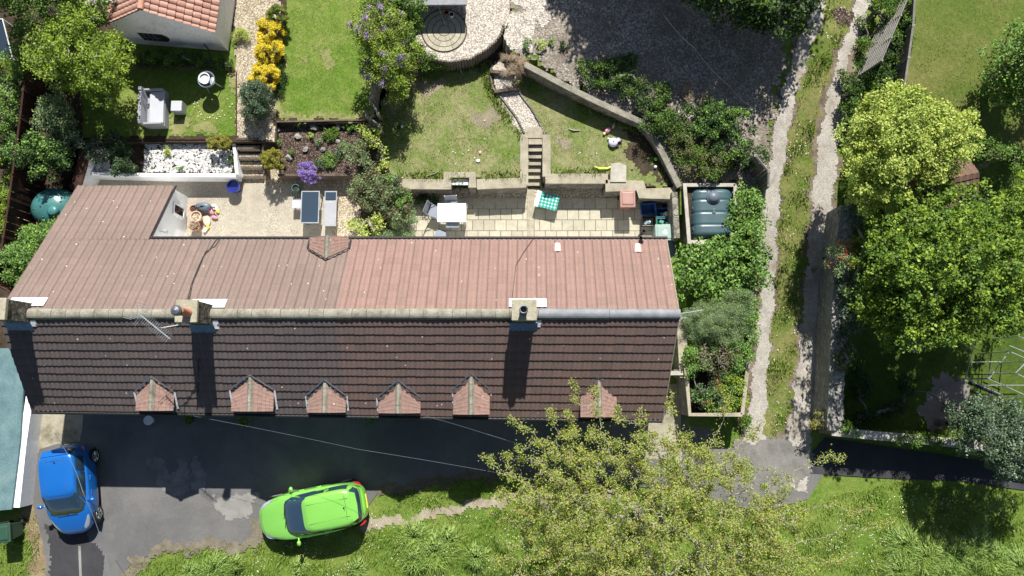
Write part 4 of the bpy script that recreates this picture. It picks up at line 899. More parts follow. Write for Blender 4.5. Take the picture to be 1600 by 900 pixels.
# ------------------------------------------------ plants
def leaf_arrays(c, size, rs, up=.6, asp=.6, flat=None):
    n = len(c); nm = rs.normal(size=(n, 3)); nm /= np.linalg.norm(nm, axis=1)[:, None]; nm[:, 2] = np.abs(nm[:, 2])+up; nm /= np.linalg.norm(nm, axis=1)[:, None]
    t = rs.normal(size=(n, 3)); t -= (t*nm).sum(1)[:, None]*nm; t /= np.linalg.norm(t, axis=1)[:, None]; b = np.cross(nm, t)
    s = size*rs.uniform(.65, 1.35, n)[:, None]*.5
    v = np.stack([c-t*s, c-b*s*asp, c+t*s, c+b*s*asp], 1).reshape(-1, 3)
    return v, np.arange(n*4).reshape(-1, 4)
def skeleton(base, targets, rs, nseg=3, wig=.12, top=None):
    """every target joins the nearest earlier node; radii follow the number of tips carried"""
    nodes = [np.array(base)]; par = [-1]; root = np.array(top if top is not None else base)
    if top is not None:
        for k in range(1, 5): nodes.append(nodes[0]+(root-nodes[0])*k/4+rs.normal(size=3)*.03); par.append(len(nodes)-2)
    order = np.argsort(np.linalg.norm(targets-root, axis=1)); A = np.zeros((len(targets)*nseg+8, 3)); A[:len(nodes)] = nodes; n = len(nodes); par = par+[0]*(len(A)-n); tips = []
    s0 = n-1
    for i in order:
        t = targets[i]; d = np.linalg.norm(A[s0:n]-t, axis=1)+.35*np.linalg.norm(A[s0:n]-root, axis=1)*.3; j = s0+int(np.argmin(d)); p0 = A[j]; L_ = np.linalg.norm(t-p0)
        for k in range(1, nseg+1):
            f = k/nseg; q = p0+(t-p0)*f; q = q+rs.normal(size=3)*wig*L_*(1 if k < nseg else 0); q[2] += .10*L_*math.sin(f*math.pi)
            A[n] = q; par[n] = j; j = n; n += 1
        tips.append(n-1)
    cnt = np.zeros(n)
    for i in tips: cnt[i] += 1
    for i in range(n-1, 0, -1): cnt[par[i]] += max(cnt[i], 0)
    return A[:n], par[:n], cnt
def limbs(A, par, cnt, r0, name, mat, parent, base, minr=.006, exp=.5, maxn=None, sides=5):
    n = len(A); tot = cnt.max(); r = np.maximum(minr, r0*(cnt/tot)**exp); idx = np.arange(1, n)
    if maxn and n > maxn: keep = np.sort(np.argsort(-cnt[1:])[:maxn])+1; idx = keep
    p1 = A[idx]; p0 = A[[par[i] for i in idx]]; r1 = r[idx]; rr0 = np.minimum(r[[par[i] for i in idx]], r1*1.5)
    d = p1-p0; d /= (np.linalg.norm(d, axis=1)[:, None]+1e-9); ref = np.tile([0.,0.,1.], (len(idx), 1)); ref[np.abs(d[:, 2]) > .9] = [1,0,0]
    a = np.cross(d, ref); a /= np.linalg.norm(a, axis=1)[:, None]; b = np.cross(d, a); V = []
    for (p, q) in ((p0, rr0), (p1+d*r1[:, None]*.3, r1)):
        for k in range(sides): t = 2*math.pi*k/sides; V.append(p+(a*math.cos(t)+b*math.sin(t))*q[:, None])
    V = np.stack(V, 1).reshape(-1, 3)-base; m = len(idx); o = np.arange(m)[:, None]*(2*sides); F = []
    for k in range(sides): F.append(np.concatenate([o+k, o+(k+1) % sides, o+sides+(k+1) % sides, o+sides+k], 1))
    return npmesh(name, V, np.concatenate(F), mat, parent)
SEED = [100]
def plant(label, blobs, leaf, mat, z0=0., cat='shrub', name='shrub', n_t=None, per=None, cover=3.2, clump=.22, bark=None, trunk=None, r0=.09, group=None, extra=None,
          up=.6, asp=.6, surf_bias=.6, wood=True, maxn=1500, trunk_h=None, parts=('foliage','stem'), minr=.008, scatter=1.0, lump=.25, wig=.12):
    """blobs: (px, py, rx_px, ry_px, z_centre, rz_m). crown = real leaf-sized faces round twig ends"""
    SEED[0] += 1; rs = np.random.RandomState(SEED[0]); T = []; Sz = []
    for (px, py, rx, ry_, zc, rz) in blobs:
        c = np.array(P(px, py, zc)); k = mpp(px, py, zc); R = np.array([rx*k, ry_*k, rz]); area = math.pi*R[0]*R[1]
        n = max(4, int(area/(clump*clump*1.1))*(2 if rz > .5 else 1)) if n_t is None else max(4, int(n_t*rx*ry_/sum(b[2]*b[3] for b in blobs)))
        d = rs.normal(size=(n*3, 3)); d /= np.linalg.norm(d, axis=1)[:, None]; keep = (d[:, 2] > -.45) | (rs.rand(len(d)) < .25); d = d[keep][:n]
        lum = np.array([1+lump*2*noise.noise(Vector(q)*2.1+Vector((SEED[0], 0, 0))) for q in d])
        rad = (1-surf_bias*rs.rand(len(d))**1.6*.9)*lum; t = c+d*R*rad[:, None]*.93
        t = t[t[:, 2] > z0+.03]; T.append(t); Sz.append(np.full(len(t), 1.))
    T = np.concatenate(T); area = sum(math.pi*b[2]*b[3]*mpp(b[0], b[1], b[4])**2 for b in blobs)
    N = per*len(T) if per else int(cover*area/(leaf*leaf*asp*.5)*1.0); per_ = max(3, N//max(1, len(T)))
    c = np.repeat(T, per_, 0); o = rs.normal(size=c.shape); o *= (rs.rand(len(c))**.5/np.linalg.norm(o, axis=1))[:, None]; c = c+o*clump*scatter*np.array([1, 1, .75]); c = c[c[:, 2] > z0+.01]
    if trunk is None: b0 = blobs[0]; q = P(b0[0], b0[1], b0[4]); trunk = (q.x, q.y, z0)
    base = np.array(trunk, float); t = thing(name, label, cat, tuple(base), 0, group)
    v, f = leaf_arrays(c, leaf, rs, up, asp); npmesh(parts[0], v-base, f, mat, t)
    for (m2, frac, sz, nm) in (extra or []):     # flowers or a second sort of leaf
        cf = .10 if nm == 'blossom' and leaf > .055 else .35; e = c[rs.rand(len(c)) < (frac if nm != 'blossom' else frac*.1)]
        cl = T[rs.rand(len(T)) < cf]; e = np.concatenate([e, np.repeat(cl, max(1, int(len(c)*frac/max(1, len(cl)))), 0)+rs.normal(size=(len(cl)*max(1, int(len(c)*frac/max(1, len(cl)))), 3))*clump*.35+np.array([0, 0, clump*.5])])
        v, f = leaf_arrays(e, sz, rs, up, .8); npmesh(nm, v-base, f, m2, t)
    if wood:
        tp = base.copy(); tp[2] += trunk_h if trunk_h else max(.15, (T[:, 2].mean()-z0)*.45)
        TT = T if len(T) < 700 else T[rs.choice(len(T), 700, False)]
        A, par, cnt = skeleton(base, TT, rs, top=tp, wig=wig); limbs(A, par, cnt, r0, parts[1], bark or M['bark'], t, base, maxn=maxn, minr=minr)
    return t
TREE = dict(cat='tree', name='tree', parts=('crown', 'trunk'))
# left gardens
plant('rounded yellow-green tree between outbuilding and brown fence', [(125,88,78,66,3.3,1.3),(85,95,40,40,3.0,.9),(160,120,45,40,3.0,.9),(115,45,40,30,3.5,.8)], .085, L['yellowgreen'], GZ, n_t=420, cover=2.3, clump=.24, bark=M['bark_pale'], r0=.14, trunk_h=1.0, **TREE)
plant('dark tree at the very top left corner', [(60,10,62,36,3.6,1.3),(20,-20,50,40,3.8,1.2),(100,-15,40,30,3.6,1.2)], .09, L['mid'], GZ, cover=2.8, clump=.28, r0=.14, trunk_h=1.2, **TREE)
plant('pale pink blossoming shrub against the outbuilding roof', [(155,16,36,24,2.6,.8),(185,28,16,14,2.4,.5)], .07, L['mid'], GZ, cat='flowering shrub', extra=[(L['blossom'], .16, .07, 'blossom')])
plant('dark ivy bush behind the top of the brown fence', [(38,72,18,42,2.4,.8),(30,110,14,20,2.2,.6)], .07, L['mid'], GZ)
plant('bright bush cut by the left photo edge beside the fence', [(8,110,18,26,1.5,.8),(12,165,18,40,1.5,.9),(6,215,16,30,1.4,.8)], .075, L['fresh'], 0)
plant('orange-flowered clump beside the far left glass frame', [(17,106,14,9,1.9,.3)], .06, L['golden'], 0, cat='flowers', extra=[(leafmat('orange_flower', [(.65,.28,.01),(.7,.4,.02)]), .5, .06, 'blossom')])
plant('grey-green shrub below the yellow-green tree', [(88,178,30,36,1.7,.7),(105,205,20,16,1.5,.5)], .07, L['greygreen'], GZ)
plant('dark glossy shrub above the left oil tank', [(64,246,46,36,1.7,.8),(30,235,22,22,1.5,.6)], .08, L['dark'], .3, extra=[(L['fresh'], .25, .08, 'foliage')])
plant('sprawling pale shrub above the curved white wall', [(110,222,24,18,1.4,.4),(150,235,20,20,1.1,.4)], .06, L['bluegreen'], GZ, cover=1.6)
plant('dark spreading juniper over the pebble bed', [(190,248,26,24,1.15,.45),(180,222,18,14,1.3,.4)], .06, L['dark'], .62, extra=[(L['bluegreen'], .2, .06, 'foliage')])
plant('bright fresh green laburnum beside the wing roof', [(92,358,28,18,1.6,.6),(55,368,30,22,1.6,.6),(45,400,42,28,1.7,.8),(70,375,30,22,1.9,.6),(20,398,24,18,1.6,.6),(40,430,30,16,1.5,.6)], .075, L['fresh'], 0, cover=2.6, **TREE)
plant('weedy yellow-green growth at the photo edge behind the fence', [(5,300,14,60,.5,.3),(4,230,10,30,.7,.3)], .06, L['yellowgreen'], 0)
plant('dark hedge plants in the bed under the white outbuilding', [(235,91,34,10,1.25,.3),(290,93,40,11,1.25,.3),(340,97,24,10,1.25,.3)], .06, L['dark'], GZ, extra=[(L['mid'], .3, .06, 'foliage')])
plant('clipped round green box ball topmost beside the gravel path', [(434,24,18,16,1.5,.45)], .04, L['mid'], GZ, cover=4, clump=.1, lump=.05, extra=[(L['golden'], .2, .04, 'foliage')])
for (a, b, r, q, lab) in ((423,50,19,18,'upper of the three bright yellow flowering bushes'), (421,80,20,19,'middle of the three bright yellow flowering bushes'), (413,120,21,20,'lowest of the three yellow bushes, beside the grey conifer')):
    plant(lab, [(a,b,r*1.12,q*1.12,1.35,.45)], .05, L['yellow'], GZ, cat='flowering bush', cover=9, clump=.13, lump=.10, surf_bias=.35, group='yellow flowering bushes', extra=[(L['golden'], .06, .04, 'leaf')])
plant('rounded grey-green conifer beside the striped lawn', [(402,152,27,28,1.6,.65),(396,175,18,20,1.4,.5)], .05, L['bluegreen'], GZ, cover=4, clump=.14, lump=.15)
plant('small straggly weeds under the grey conifer', [(440,130,8,26,1.0,.15),(436,95,8,20,1.0,.2)], .05, L['dark'], GZ, wood=False)
plant('spiky yellow-green plant beside the outbuilding corner', [(376,58,11,11,1.15,.2)], .09, L['lime'], GZ, asp=.15, wood=False, cat='plant', name='plant')
plant('clipped golden box beside the pebble bed', [(343,224,21,12,1.15,.35)], .035, L['golden'], .7, cover=4, clump=.08, lump=.04)
plant('clipped golden ball beside the brown steps and bark bed', [(426,250,20,19,1.05,.45)], .04, L['golden'], .62, cover=4, clump=.09, lump=.04)
plant('purple aubrieta cushion hanging over the bark bed edge', [(480,267,16,13,.88,.2),(485,279,14,8,.70,.18)], .035, L['purple'], .5, cover=4, clump=.07, cat='flowers', wood=False)
for (a, b, r, k, lab) in ((497,258,9,'bluegreen','small silver-blue cushion plant right of the purple flowers'),(517,210,14,'mid','low green perennial in the upper part of the bark bed'),(515,250,15,'fresh','green perennial beside the silver cushion plant'),(470,192,8,'fresh','tiny green plant under the striped lawn board'),(548,192,15,'fresh','green clump at the top right of the bark bed'),(540,228,12,'greygreen','grey-green herb in the middle of the bark bed'),(484,213,6,'lime','small lime plant among the bed stones'),(437,222,6,'fresh','little green plant at the left end of the bark bed'),(262,235,8,'lime','lime green sprout on the white pebbles'),(280,263,5,'fresh','tiny green sprout low on the white pebbles'),(360,250,6,'mid','small plant at the right end of the pebbles'),
                          (498,222,7,'greygreen','pale tuft left of the bark bed stones'),(455,238,6,'mid','small green tuft above the golden ball'),(530,240,8,'bluegreen','blue-grey tuft near the right of the bark bed')):
    plant(lab, [(a,b,r,r*.85,.75,.14)], .05, L[k], .62, cat='plant', name='plant', wood=False, cover=2.2, clump=.09, group='small plants in the beds')
plant('big lilac tree with mauve flower heads above the panel fence', [(590,48,46,44,3.2,1.0),(612,95,44,44,2.9,1.0),(590,105,30,26,2.7,.9),(622,138,20,22,2.4,.7)], .07, L['yellowgreen'], GZ, cover=2.8, clump=.2, r0=.12, extra=[(L['lilac'], .17, .055, 'blossom')], **TREE)
plant('dark leafy shrub left of the shaded circular paving', [(640,40,22,28,2.4,.7),(600,5,40,14,2.8,.7),(640,8,30,14,2.8,.6)], .07, L['mid'], GZ)
plant('brownish twiggy shrub below the circular paving', [(645,95,22,24,1.7,.5),(632,128,16,22,1.5,.5)], .06, L['brownish'], GZ, cover=2, bark=M['twig'])
plant('green shrub hanging over the log edging', [(668,95,22,13,1.5,.35),(690,100,8,6,1.3,.25)], .06, L['mid'], GZ)
plant('small leafy plant at the foot of the lowest fence panel', [(596,188,9,12,1.3,.3)], .06, L['mid'], GZ, cat='plant')
# mixed shrubbery between the two patios
plant('brownish spreading shrub between the two rear patios', [(590,300,44,32,1.2,.6),(560,240,22,22,1.2,.4),(620,330,26,24,1.0,.5),(575,275,26,24,1.3,.5)], .06, L['brownish'], 0, cover=2.4, clump=.2, bark=M['twig'], extra=[(L['greygreen'], .25, .06, 'foliage')])
plant('yellow-leaved rose by the rear eave', [(562,352,20,12,.9,.35),(585,348,16,14,1.0,.35),(570,368,20,8,.8,.3)], .09, L['lime'], 0, cover=1.6, bark=M['twig'])
plant('yellow-green shrub climbing beside the lowest fence panel', [(585,215,15,18,1.5,.4),(596,250,10,16,1.4,.35),(570,205,10,10,1.5,.3)], .085, L['lime'], .6, cover=1.7)
plant('fresh green bush spilling over the left end of the lawn wall', [(625,312,20,17,1.1,.45),(608,290,16,16,1.2,.4)], .06, L['fresh'], 0, cover=2.6)
plant('dark green feathery bush at the corner of the paved patio', [(630,350,22,24,.7,.4),(602,372,26,10,.7,.35)], .05, L['greygreen'], 0, cover=2.8)
plant('low dark groundcover under the lawn wall beside the white table', [(660,318,24,12,.2,.15)], .06, L['dark'], 0, wood=False, cover=2)
plant('dry brown ornamental grass beside the gravel path', [(806,102,23,22,1.45,.4)], .32, L['dry'], GZ+.3, asp=.03, up=.9, cover=1.6, clump=.12, wood=False, cat='ornamental grass', name='ornamental_grass')
for (a, b, r, k, lab) in ((822,68,10,'greygreen','grey-green tuft at the top of the pale path'),(845,70,9,'lime','lime green plant beside the yard edge'),(862,64,6,'fresh','small bright plant on the sunny yard gravel'),(880,72,8,'dark','dark little plant where the yard shade begins'),(905,100,10,'mid','low weed beside the yard wall'),(985,90,12,'dark','shaded fern in the middle of the yard')):
    plant(lab, [(a,b,r,r*.8,HTOP+.12,.12)], .07, L[k], HTOP, cat='plant', name='plant', wood=False, cover=2, clump=.1, group='weeds on the gravel yard')
plant('mass of shrubby weeds behind the diagonal wall', [(960,115,50,30,1.75,.3),(1010,150,40,30,1.7,.3),(1040,190,36,24,1.6,.4)], .06, L['dark'], HTOP-.3, cover=1.7, extra=[(L['mid'], .25, .06, 'foliage')])
plant('tangled green bramble above the oil tank', [(1075,235,30,34,1.35,.5),(1110,255,40,26,1.4,.5),(1060,205,30,26,1.5,.4)], .065, L['mid'], .9, cover=2.1, bark=M['twig'], extra=[(L['brownish'], .25, .06, 'foliage')])
plant('dark sprawling elder left of the panel fence end', [(1130,205,50,34,1.7,.5),(1165,240,30,26,1.6,.5),(1100,180,50,24,1.7,.4)], .07, L['dark'], 1.0, cover=2.1, extra=[(L['fresh'], .2, .07, 'foliage')])
for (bx, by, lab) in ((1100,165,'dry grass strip in the middle of the shaded yard'),(1075,140,'thin dry grass strip left in the shaded yard')):
    plant(lab, [(bx,by,8,26,HTOP+.05,.06)], .12, L['dry'], HTOP-.3, asp=.12, wood=False, cover=1.2, clump=.1, cat='grass', name='grass_strip')
plant('fresh sycamore hedge running up beside the lane', [(1172,320,26,30,1.6,.7),(1165,370,34,36,1.7,.8),(1172,420,32,34,1.6,.8),(1150,440,30,26,1.4,.6)], .11, L['fresh'], .2, cover=2.4, clump=.26)
plant('leafy sycamore sapling below the oil tank', [(1120,395,42,20,1.6,.6),(1080,420,36,34,1.5,.7),(1115,440,40,30,1.4,.6),(1062,455,20,20,1.2,.5)], .13, L['fresh'], .1, cover=2.3, clump=.28)
plant('feathery grey-green bush beside the ridge end', [(1120,505,50,36,1.6,.8),(1150,480,34,26,1.6,.7),(1090,500,24,28,1.4,.6)], .05, L['greygreen'], 0, cover=3.2, clump=.2, asp=.25)
plant('bare twiggy shrub in the middle of the walled plot', [(1120,556,46,26,1.6,.4)], .05, L['brownish'], .6, n_t=200, cover=.5, bark=M['twig'], r0=.03, minr=.009, maxn=900)
plant('dark and coral low shrub in the walled plot', [(1110,614,36,30,1.15,.45),(1092,572,20,20,1.1,.35),(1135,585,24,20,1.1,.35)], .07, L['bluegreen'], .6, cover=2.6, extra=[(L['fresh'], .2, .06, 'foliage'),(leafmat('coral_leaf', [(.35,.14,.08),(.28,.2,.06)]), .06, .06, 'blossom')])
plant('mixed green nettles along the top of the walled plot', [(1100,545,26,20,1.3,.4),(1150,540,22,30,1.4,.4),(1170,500,16,50,1.6,.5),(1082,560,14,30,1.5,.4),(1160,560,16,30,1.5,.4)], .07, L['fresh'], .3, cover=2.4)
plant('bright yellow-green shrub in the right of the walled plot', [(1146,606,22,40,1.2,.45),(1128,630,26,14,1.1,.35)], .07, L['yellowgreen'], .6, cover=2.6)
plant('small weeds at the corner of plot wall and lane', [(1166,662,10,12,.2,.15)], .06, L['mid'], 0, wood=False, cat='plant', name='plant')
# top right
big = dict(TREE)
plant('dark sycamore crown hanging over the yard at the top edge', [(1150,-12,80,40,3.9,1.0),(1215,12,60,44,3.6,1.0),(1180,28,40,26,3.3,.8),(1090,-40,60,40,4.0,1.0),(1262,-20,26,40,3.8,.8)], .12, L['dark'], HTOP, cover=2.6, clump=.33, r0=.2, trunk_h=1.2, extra=[(L['mid'], .12, .12, 'foliage')], **big)
plant('tall sycamore standing beyond the top edge of the yard', [(1120,-330,120,110,6.5,1.6),(1230,-310,110,120,6.6,1.6),(1330,-350,70,110,6.8,1.6),(1180,-240,80,60,6.0,1.2),(1090,-420,150,120,8.2,1.5),(1260,-420,140,120,8.2,1.5)], .17, L['dark'], HTOP, cover=4.5, clump=.42, r0=.3, trunk_h=2.5, **big)
plant('tall broadleaf tree beyond the top edge by the summerhouse', [(990,-340,90,110,6.4,1.5),(1060,-270,70,70,6.0,1.3),(930,-400,60,90,6.6,1.4)], .17, L['dark'], HTOP, cover=3.6, clump=.42, r0=.28, trunk_h=2.5, **big)
plant('large lime-yellow maple beside the lane', [(1400,215,84,74,4.9,1.3),(1455,225,70,62,4.7,1.2),(1360,255,50,60,4.5,1.2),(1395,170,60,40,4.8,1.0),(1370,300,46,34,4.1,1.0),(1480,200,40,36,4.5,1.0)], .09, L['lime'], HTOP-.3, cover=4.2, clump=.24, lump=.22, r0=.2, trunk_h=1.4, **big)
plant('wide green orchard tree right of the lane', [(1470,400,100,80,5.5,1.3),(1555,390,70,90,4.9,1.3),(1408,420,70,60,3.4,1.2),(1418,475,66,45,3.4,1.0),(1455,515,60,36,4.6,.9),(1403,520,36,28,3.4,.8),(1398,370,50,50,3.4,1.0),(1500,470,80,50,4.5,1.1),(1560,480,60,60,4.4,1.1),(1368,470,40,40,3.4,.9),(1480,320,60,30,4.5,.9),(1620,360,60,80,4.7,1.3)], .10, L['mid'], .6, cover=2.2, clump=.24, lump=.42, r0=.22, trunk_h=1.4, extra=[(L['yellowgreen'], .3, .10, 'foliage')], **big)
plant('round tree at the top right edge over the big lawn', [(1600,95,54,62,3.6,1.7),(1615,140,60,40,3.4,1.5),(1578,115,34,42,3.2,1.4),(1650,60,60,60,3.8,1.7)], .10, L['fresh'], HTOP, cover=2.4, clump=.27, r0=.18, trunk_h=1.6, **big)
plant('green hedge above the red tiled shed', [(1570,243,50,16,3.0,.5),(1620,260,40,20,3.0,.5),(1540,228,30,10,3.0,.4)], .08, L['mid'], HTOP-.3, cover=2.2)
plant('dark ivy growing between trellis and board fence', [(1388,95,20,50,2.2,.5),(1375,135,30,22,2.1,.5),(1405,60,16,40,2.4,.5)], .06, L['dark'], HTOP, cover=2.6, extra=[(L['mid'], .4, .06, 'foliage')])
plant('ivy hedge at the top beside the trellis', [(1380,10,26,24,2.4,.5),(1350,55,10,30,1.9,.4),(1405,15,16,26,2.5,.5)], .06, L['mid'], HTOP, cover=2.6)
plant('weedy bush at the foot of the lime-yellow maple', [(1325,145,14,40,1.9,.4),(1332,185,12,20,1.9,.3),(1345,110,10,24,1.9,.3)], .06, L['dark'], HTOP-.2, cover=2.2, extra=[(L['mid'], .3, .06, 'foliage')])
plant('climbing rose with red flowers on top of the lane wall', [(1310,405,20,26,2.9,.35),(1322,385,12,12,2.9,.3)], .05, L['greygreen'], .5, cat='climbing rose', cover=2.4, extra=[(L['red'], .05, .055, 'blossom')])
plant('blue-green ivy hanging over the upper lane wall', [(1322,450,22,30,2.1,.4),(1328,500,18,36,1.9,.4),(1335,335,22,24,2.3,.5)], .06, L['bluegreen'], .4, cover=2.0, bark=M['twig'])
plant('straggly thorn bush on the middle of the lane wall', [(1320,560,18,22,1.8,.35),(1318,525,12,12,1.8,.3)], .06, L['brownish'], .3, cover=1.6, bark=M['twig'], extra=[(L['bluegreen'], .3, .06, 'foliage')])
plant('small orange-tinged briar at the foot of the lane wall', [(1290,650,14,10,1.2,.2),(1276,660,8,6,1.1,.2)], .06, L['golden'], 0, cover=1.4)
plant('low green plants on the end of the footpath wall', [(1325,672,22,9,1.35,.2)], .06, L['fresh'], .9, cover=2)
plant('creeper hanging over the footpath wall', [(1430,688,30,10,1.3,.2),(1465,690,16,8,1.3,.2)], .06, L['mid'], .6, cover=2)
plant('blue-green holly bush at the bottom right of the garden', [(1548,668,60,54,3.2,1.1),(1590,690,50,56,3.2,1.1),(1515,655,30,34,3.0,.8),(1575,730,34,20,2.9,.7),(1640,680,50,60,3.2,1.1)], .07, L['bluegreen'], 0, cover=3.0, clump=.2, r0=.14, trunk_h=.8, extra=[(leafmat('glint_holly_leaf', [(.30,.36,.32),(.22,.30,.25)]), .06, .06, 'glint_leaf')], **big)  # the few paler leaves paint highlights into the crown
plant('dark undergrowth beneath the orchard tree', [(1350,650,22,16,.5,.3),(1400,640,30,16,.5,.3),(1420,600,20,20,.5,.3),(1345,600,16,30,.4,.3),(1480,640,14,10,.4,.25)], .07, L['dark'], 0, cover=1.4)

# the big hawthorn near the camera
def hawthorn():
    rs = np.random.RandomState(77); base = np.array([P(985,790,0).x, P(985,790,0).y, 0.]); T = []
    blobs = [(1010,845,215,150,5.6,1.6,560),(870,760,95,80,5.6,1.1,150),(900,850,120,100,5.2,1.2,170),(1150,800,110,90,5.2,1.2,190),(1180,900,110,80,5.0,1.3,150),(1000,930,230,110,5.6,1.6,330),(940,700,85,40,5.4,.8,85),(1100,730,80,42,5.3,.8,80),(1030,760,70,50,5.4,.8,90),(1200,850,60,90,4.8,1.0,70),(1060,700,70,30,5.3,.6,40),(850,800,70,60,5.2,.9,70)]
    for (px, py, rx, ry_, zc, rz, n) in blobs:
        c = np.array(P(px, py, zc)); k = mpp(px, py, zc); R = np.array([rx*k, ry_*k, rz]); d = rs.normal(size=(n, 3)); d /= np.linalg.norm(d, axis=1)[:, None]
        T.append(c+d*R*(rs.rand(n)**.4)[:, None])
    for (x0, y0, x1, y1, z, n) in [(880,690,905,595,5.6,9),(850,700,800,650,5.4,8),(830,720,752,708,5.3,8),(820,775,770,770,5.0,6),(940,690,930,590,5.6,8),(1010,690,1000,640,5.4,6),(1060,700,1045,610,5.4,8),(1110,700,1140,610,5.3,8),(1150,710,1195,655,5.2,6),(1200,760,1322,712,4.6,10),(1210,800,1370,790,4.2,12),(1220,850,1400,810,4.0,10),(830,830,762,800,4.8,6),(820,870,755,880,4.8,6),(1180,860,1330,880,4.2,9),(870,660,862,628,5.6,4),(960,660,975,625,5.5,4)]:
        for j in range(n):
            f = (j+.5)/n; p = np.array(P(x0+(x1-x0)*f, y0+(y1-y0)*f, z)); T.append((p+rs.normal(size=3)*.10)[None])
    T = np.concatenate(T); T = T[T[:, 2] > 2.2]
    t = thing('hawthorn_tree', 'large sparse hawthorn with red-tinged young leaves at the bottom centre', 'tree', tuple(base))
    A, par, cnt = skeleton(base, T, rs, nseg=4, wig=.09, top=base+np.array([.1, -.2, 2.2])); limbs(A, par, cnt, .17, 'trunk', M['bark_pale'], t, base, minr=.0095, maxn=99999, sides=5)
    # leaves sit along the outer twigs
    out = np.where(cnt[1:] <= 3)[0]+1; pp = np.array([par[i] for i in out]); k = 17
    f = rs.rand(len(out), k)[..., None]; c = (A[pp][:, None]*(1-f)+A[out][:, None]*f).reshape(-1, 3); c = c+rs.normal(size=c.shape)*.075
    tip = np.repeat(T, 12, 0); c = np.concatenate([c, tip+rs.normal(size=tip.shape)*.095])
    v, fc = leaf_arrays(c, .056, rs, .5, .68); npmesh('crown', v-base, fc, L['haw'], t)
    print('haw leaves', len(c), 'nodes', len(A))
hawthorn()

# ------------------------------------------------ grass blades, tussocks, daisies, pebbles
def scatter_pts(polys, n, zc, rs):
    """uniform points in pixel polygons -> land"""
    out = []
    for pts in polys:
        wp = [(P(a, b, zc) if zc is not None else PH(a, b))[:2] for a, b in pts]; x0, x1 = min(p[0] for p in wp), max(p[0] for p in wp); y0, y1 = min(p[1] for p in wp), max(p[1] for p in wp)
        ar = abs(sum(wp[i-1][0]*wp[i][1]-wp[i][0]*wp[i-1][1] for i in range(len(wp))))/2; k = int(n*(x1-x0)*(y1-y0)/1.)
        x = rs.uniform(x0, x1, k); y = rs.uniform(y0, y1, k); i = inpoly(x, y, wp); x, y = x[i], y[i]
        out.append(np.stack([x, y, hz(x, y) if zc is None else np.full(len(x), zc)], 1))
    return np.concatenate(out)
def clumpy(c, rs, sc=.9, thr=.0):
    f = np.sin(c[:,0]*sc*2.1+1.3)*np.sin(c[:,1]*sc*2.7+.4)+.6*np.sin(c[:,0]*sc*5.1-c[:,1]*sc*3.7)+.5*np.sin(c[:,1]*sc*7.3+c[:,0]*2.2); return c[f+rs.normal(size=len(c))*.5 > thr]
def blades(name, polys, dens, zc, mat, h=.07, wd=.014, seed=1, lean=.6, thr=-.3, kind='stuff', lift=.0):
    rs = np.random.RandomState(seed); c = clumpy(scatter_pts(polys, dens, zc, rs), rs, .9, thr); n = len(c); c[:, 2] += lift
    a = rs.uniform(0, 2*math.pi, n); hh = h*rs.uniform(.5, 1.5, n); d = np.stack([np.cos(a), np.sin(a), np.zeros(n)], 1); p = np.stack([-np.sin(a), np.cos(a), np.zeros(n)], 1)*(wd*rs.uniform(.6, 1.4, n))[:, None]
    tip = c+d*(lean*hh)[:, None]*rs.uniform(.3, 1.6, n)[:, None]; tip[:, 2] += hh
    v = np.stack([c-p, c+p, tip], 1).reshape(-1, 3); o = npmesh(name, v, np.arange(n*3).reshape(-1, 3), mat); tag(o, kind=kind); return o
verge_poly = [[(392,852),(470,830),(600,826),(720,800),(960,784),(1040,770),(1190,802),(1262,784),(1400,752),(1600,770),(1700,790),(1700,960),(190,960),(205,882),(262,858)], [(60,800),(40,800),(-20,850),(-20,960),(45,960),(64,900)], [(596,775),(700,750),(800,742),(800,770),(640,800),(590,805)]]
lane_poly = [[(1300,-20),(1336,-20),(1322,40),(1295,110),(1272,200),(1262,330),(1252,470),(1238,600),(1228,668),(1205,680),(1196,600),(1212,470),(1218,330),(1232,210),(1262,105),(1290,20)]]
tag(blades('verge_grass', verge_poly, 560, 0., L['blade'], .08, .012, 3, thr=-.45), 'rough verge grass with daisies in front of the cottages', 'grass')
tag(blades('verge_weeds', verge_poly, 110, 0., L['fresh'], .16, .02, 31, thr=.9), 'darker broad-leaved weeds growing in the verge', 'weeds')
tag(blades('lane_weeds', lane_poly, 300, None, L['mid'], .14, .022, 32, thr=.9), 'clumps of taller weeds on the lane strip', 'weeds')
tag(blades('lane_grass', lane_poly, 420, None, L['blade_dry'], .08, .017, 4, thr=-.1), 'weedy grass strip between the lane wheel tracks', 'grass')
lawn_polys = [[(606,150),(640,114),(700,110),(760,108),(760,140),(790,172),(820,215),(820,276),(618,280),(592,235)], [(810,124),(842,118),(930,174),(998,208),(1040,288),(960,284),(944,270),(855,270),(854,212),(820,160)]]
tag(blades('lawn_grass', lawn_polys, 330, GZ, L['blade_dry'], .05, .013, 5, thr=-.1), 'short worn grass of the two middle lawns', 'grass')
tag(blades('lawn_grass', [[(132,112),(366,112),(367,212),(132,212)], [(458,-5),(556,-5),(572,60),(582,182),(436,184),(444,100)]], 260, GZ, L['blade'], .035, .012, 6, thr=-.2), 'short mown grass of the two left lawns', 'grass')
tag(blades('lawn_grass', [[(1440,-10),(1610,-10),(1610,215),(1530,215),(1425,150)]], 160, HTOP, L['blade_dry'], .04, .013, 7, thr=-.1), 'mown grass of the big lawn at top right', 'grass')
edge_polys = [[(632,120),(660,100),(764,96),(764,112),(700,116),(640,132)], [(748,96),(768,98),(770,140),(795,172),(824,212),(814,220),(780,180),(756,140)], [(806,120),(846,112),(930,166),(1000,200),(996,212),(925,180),(846,130),(818,140)], [(618,268),(820,268),(820,282),(618,284)], [(856,262),(945,262),(945,276),(856,276)]]
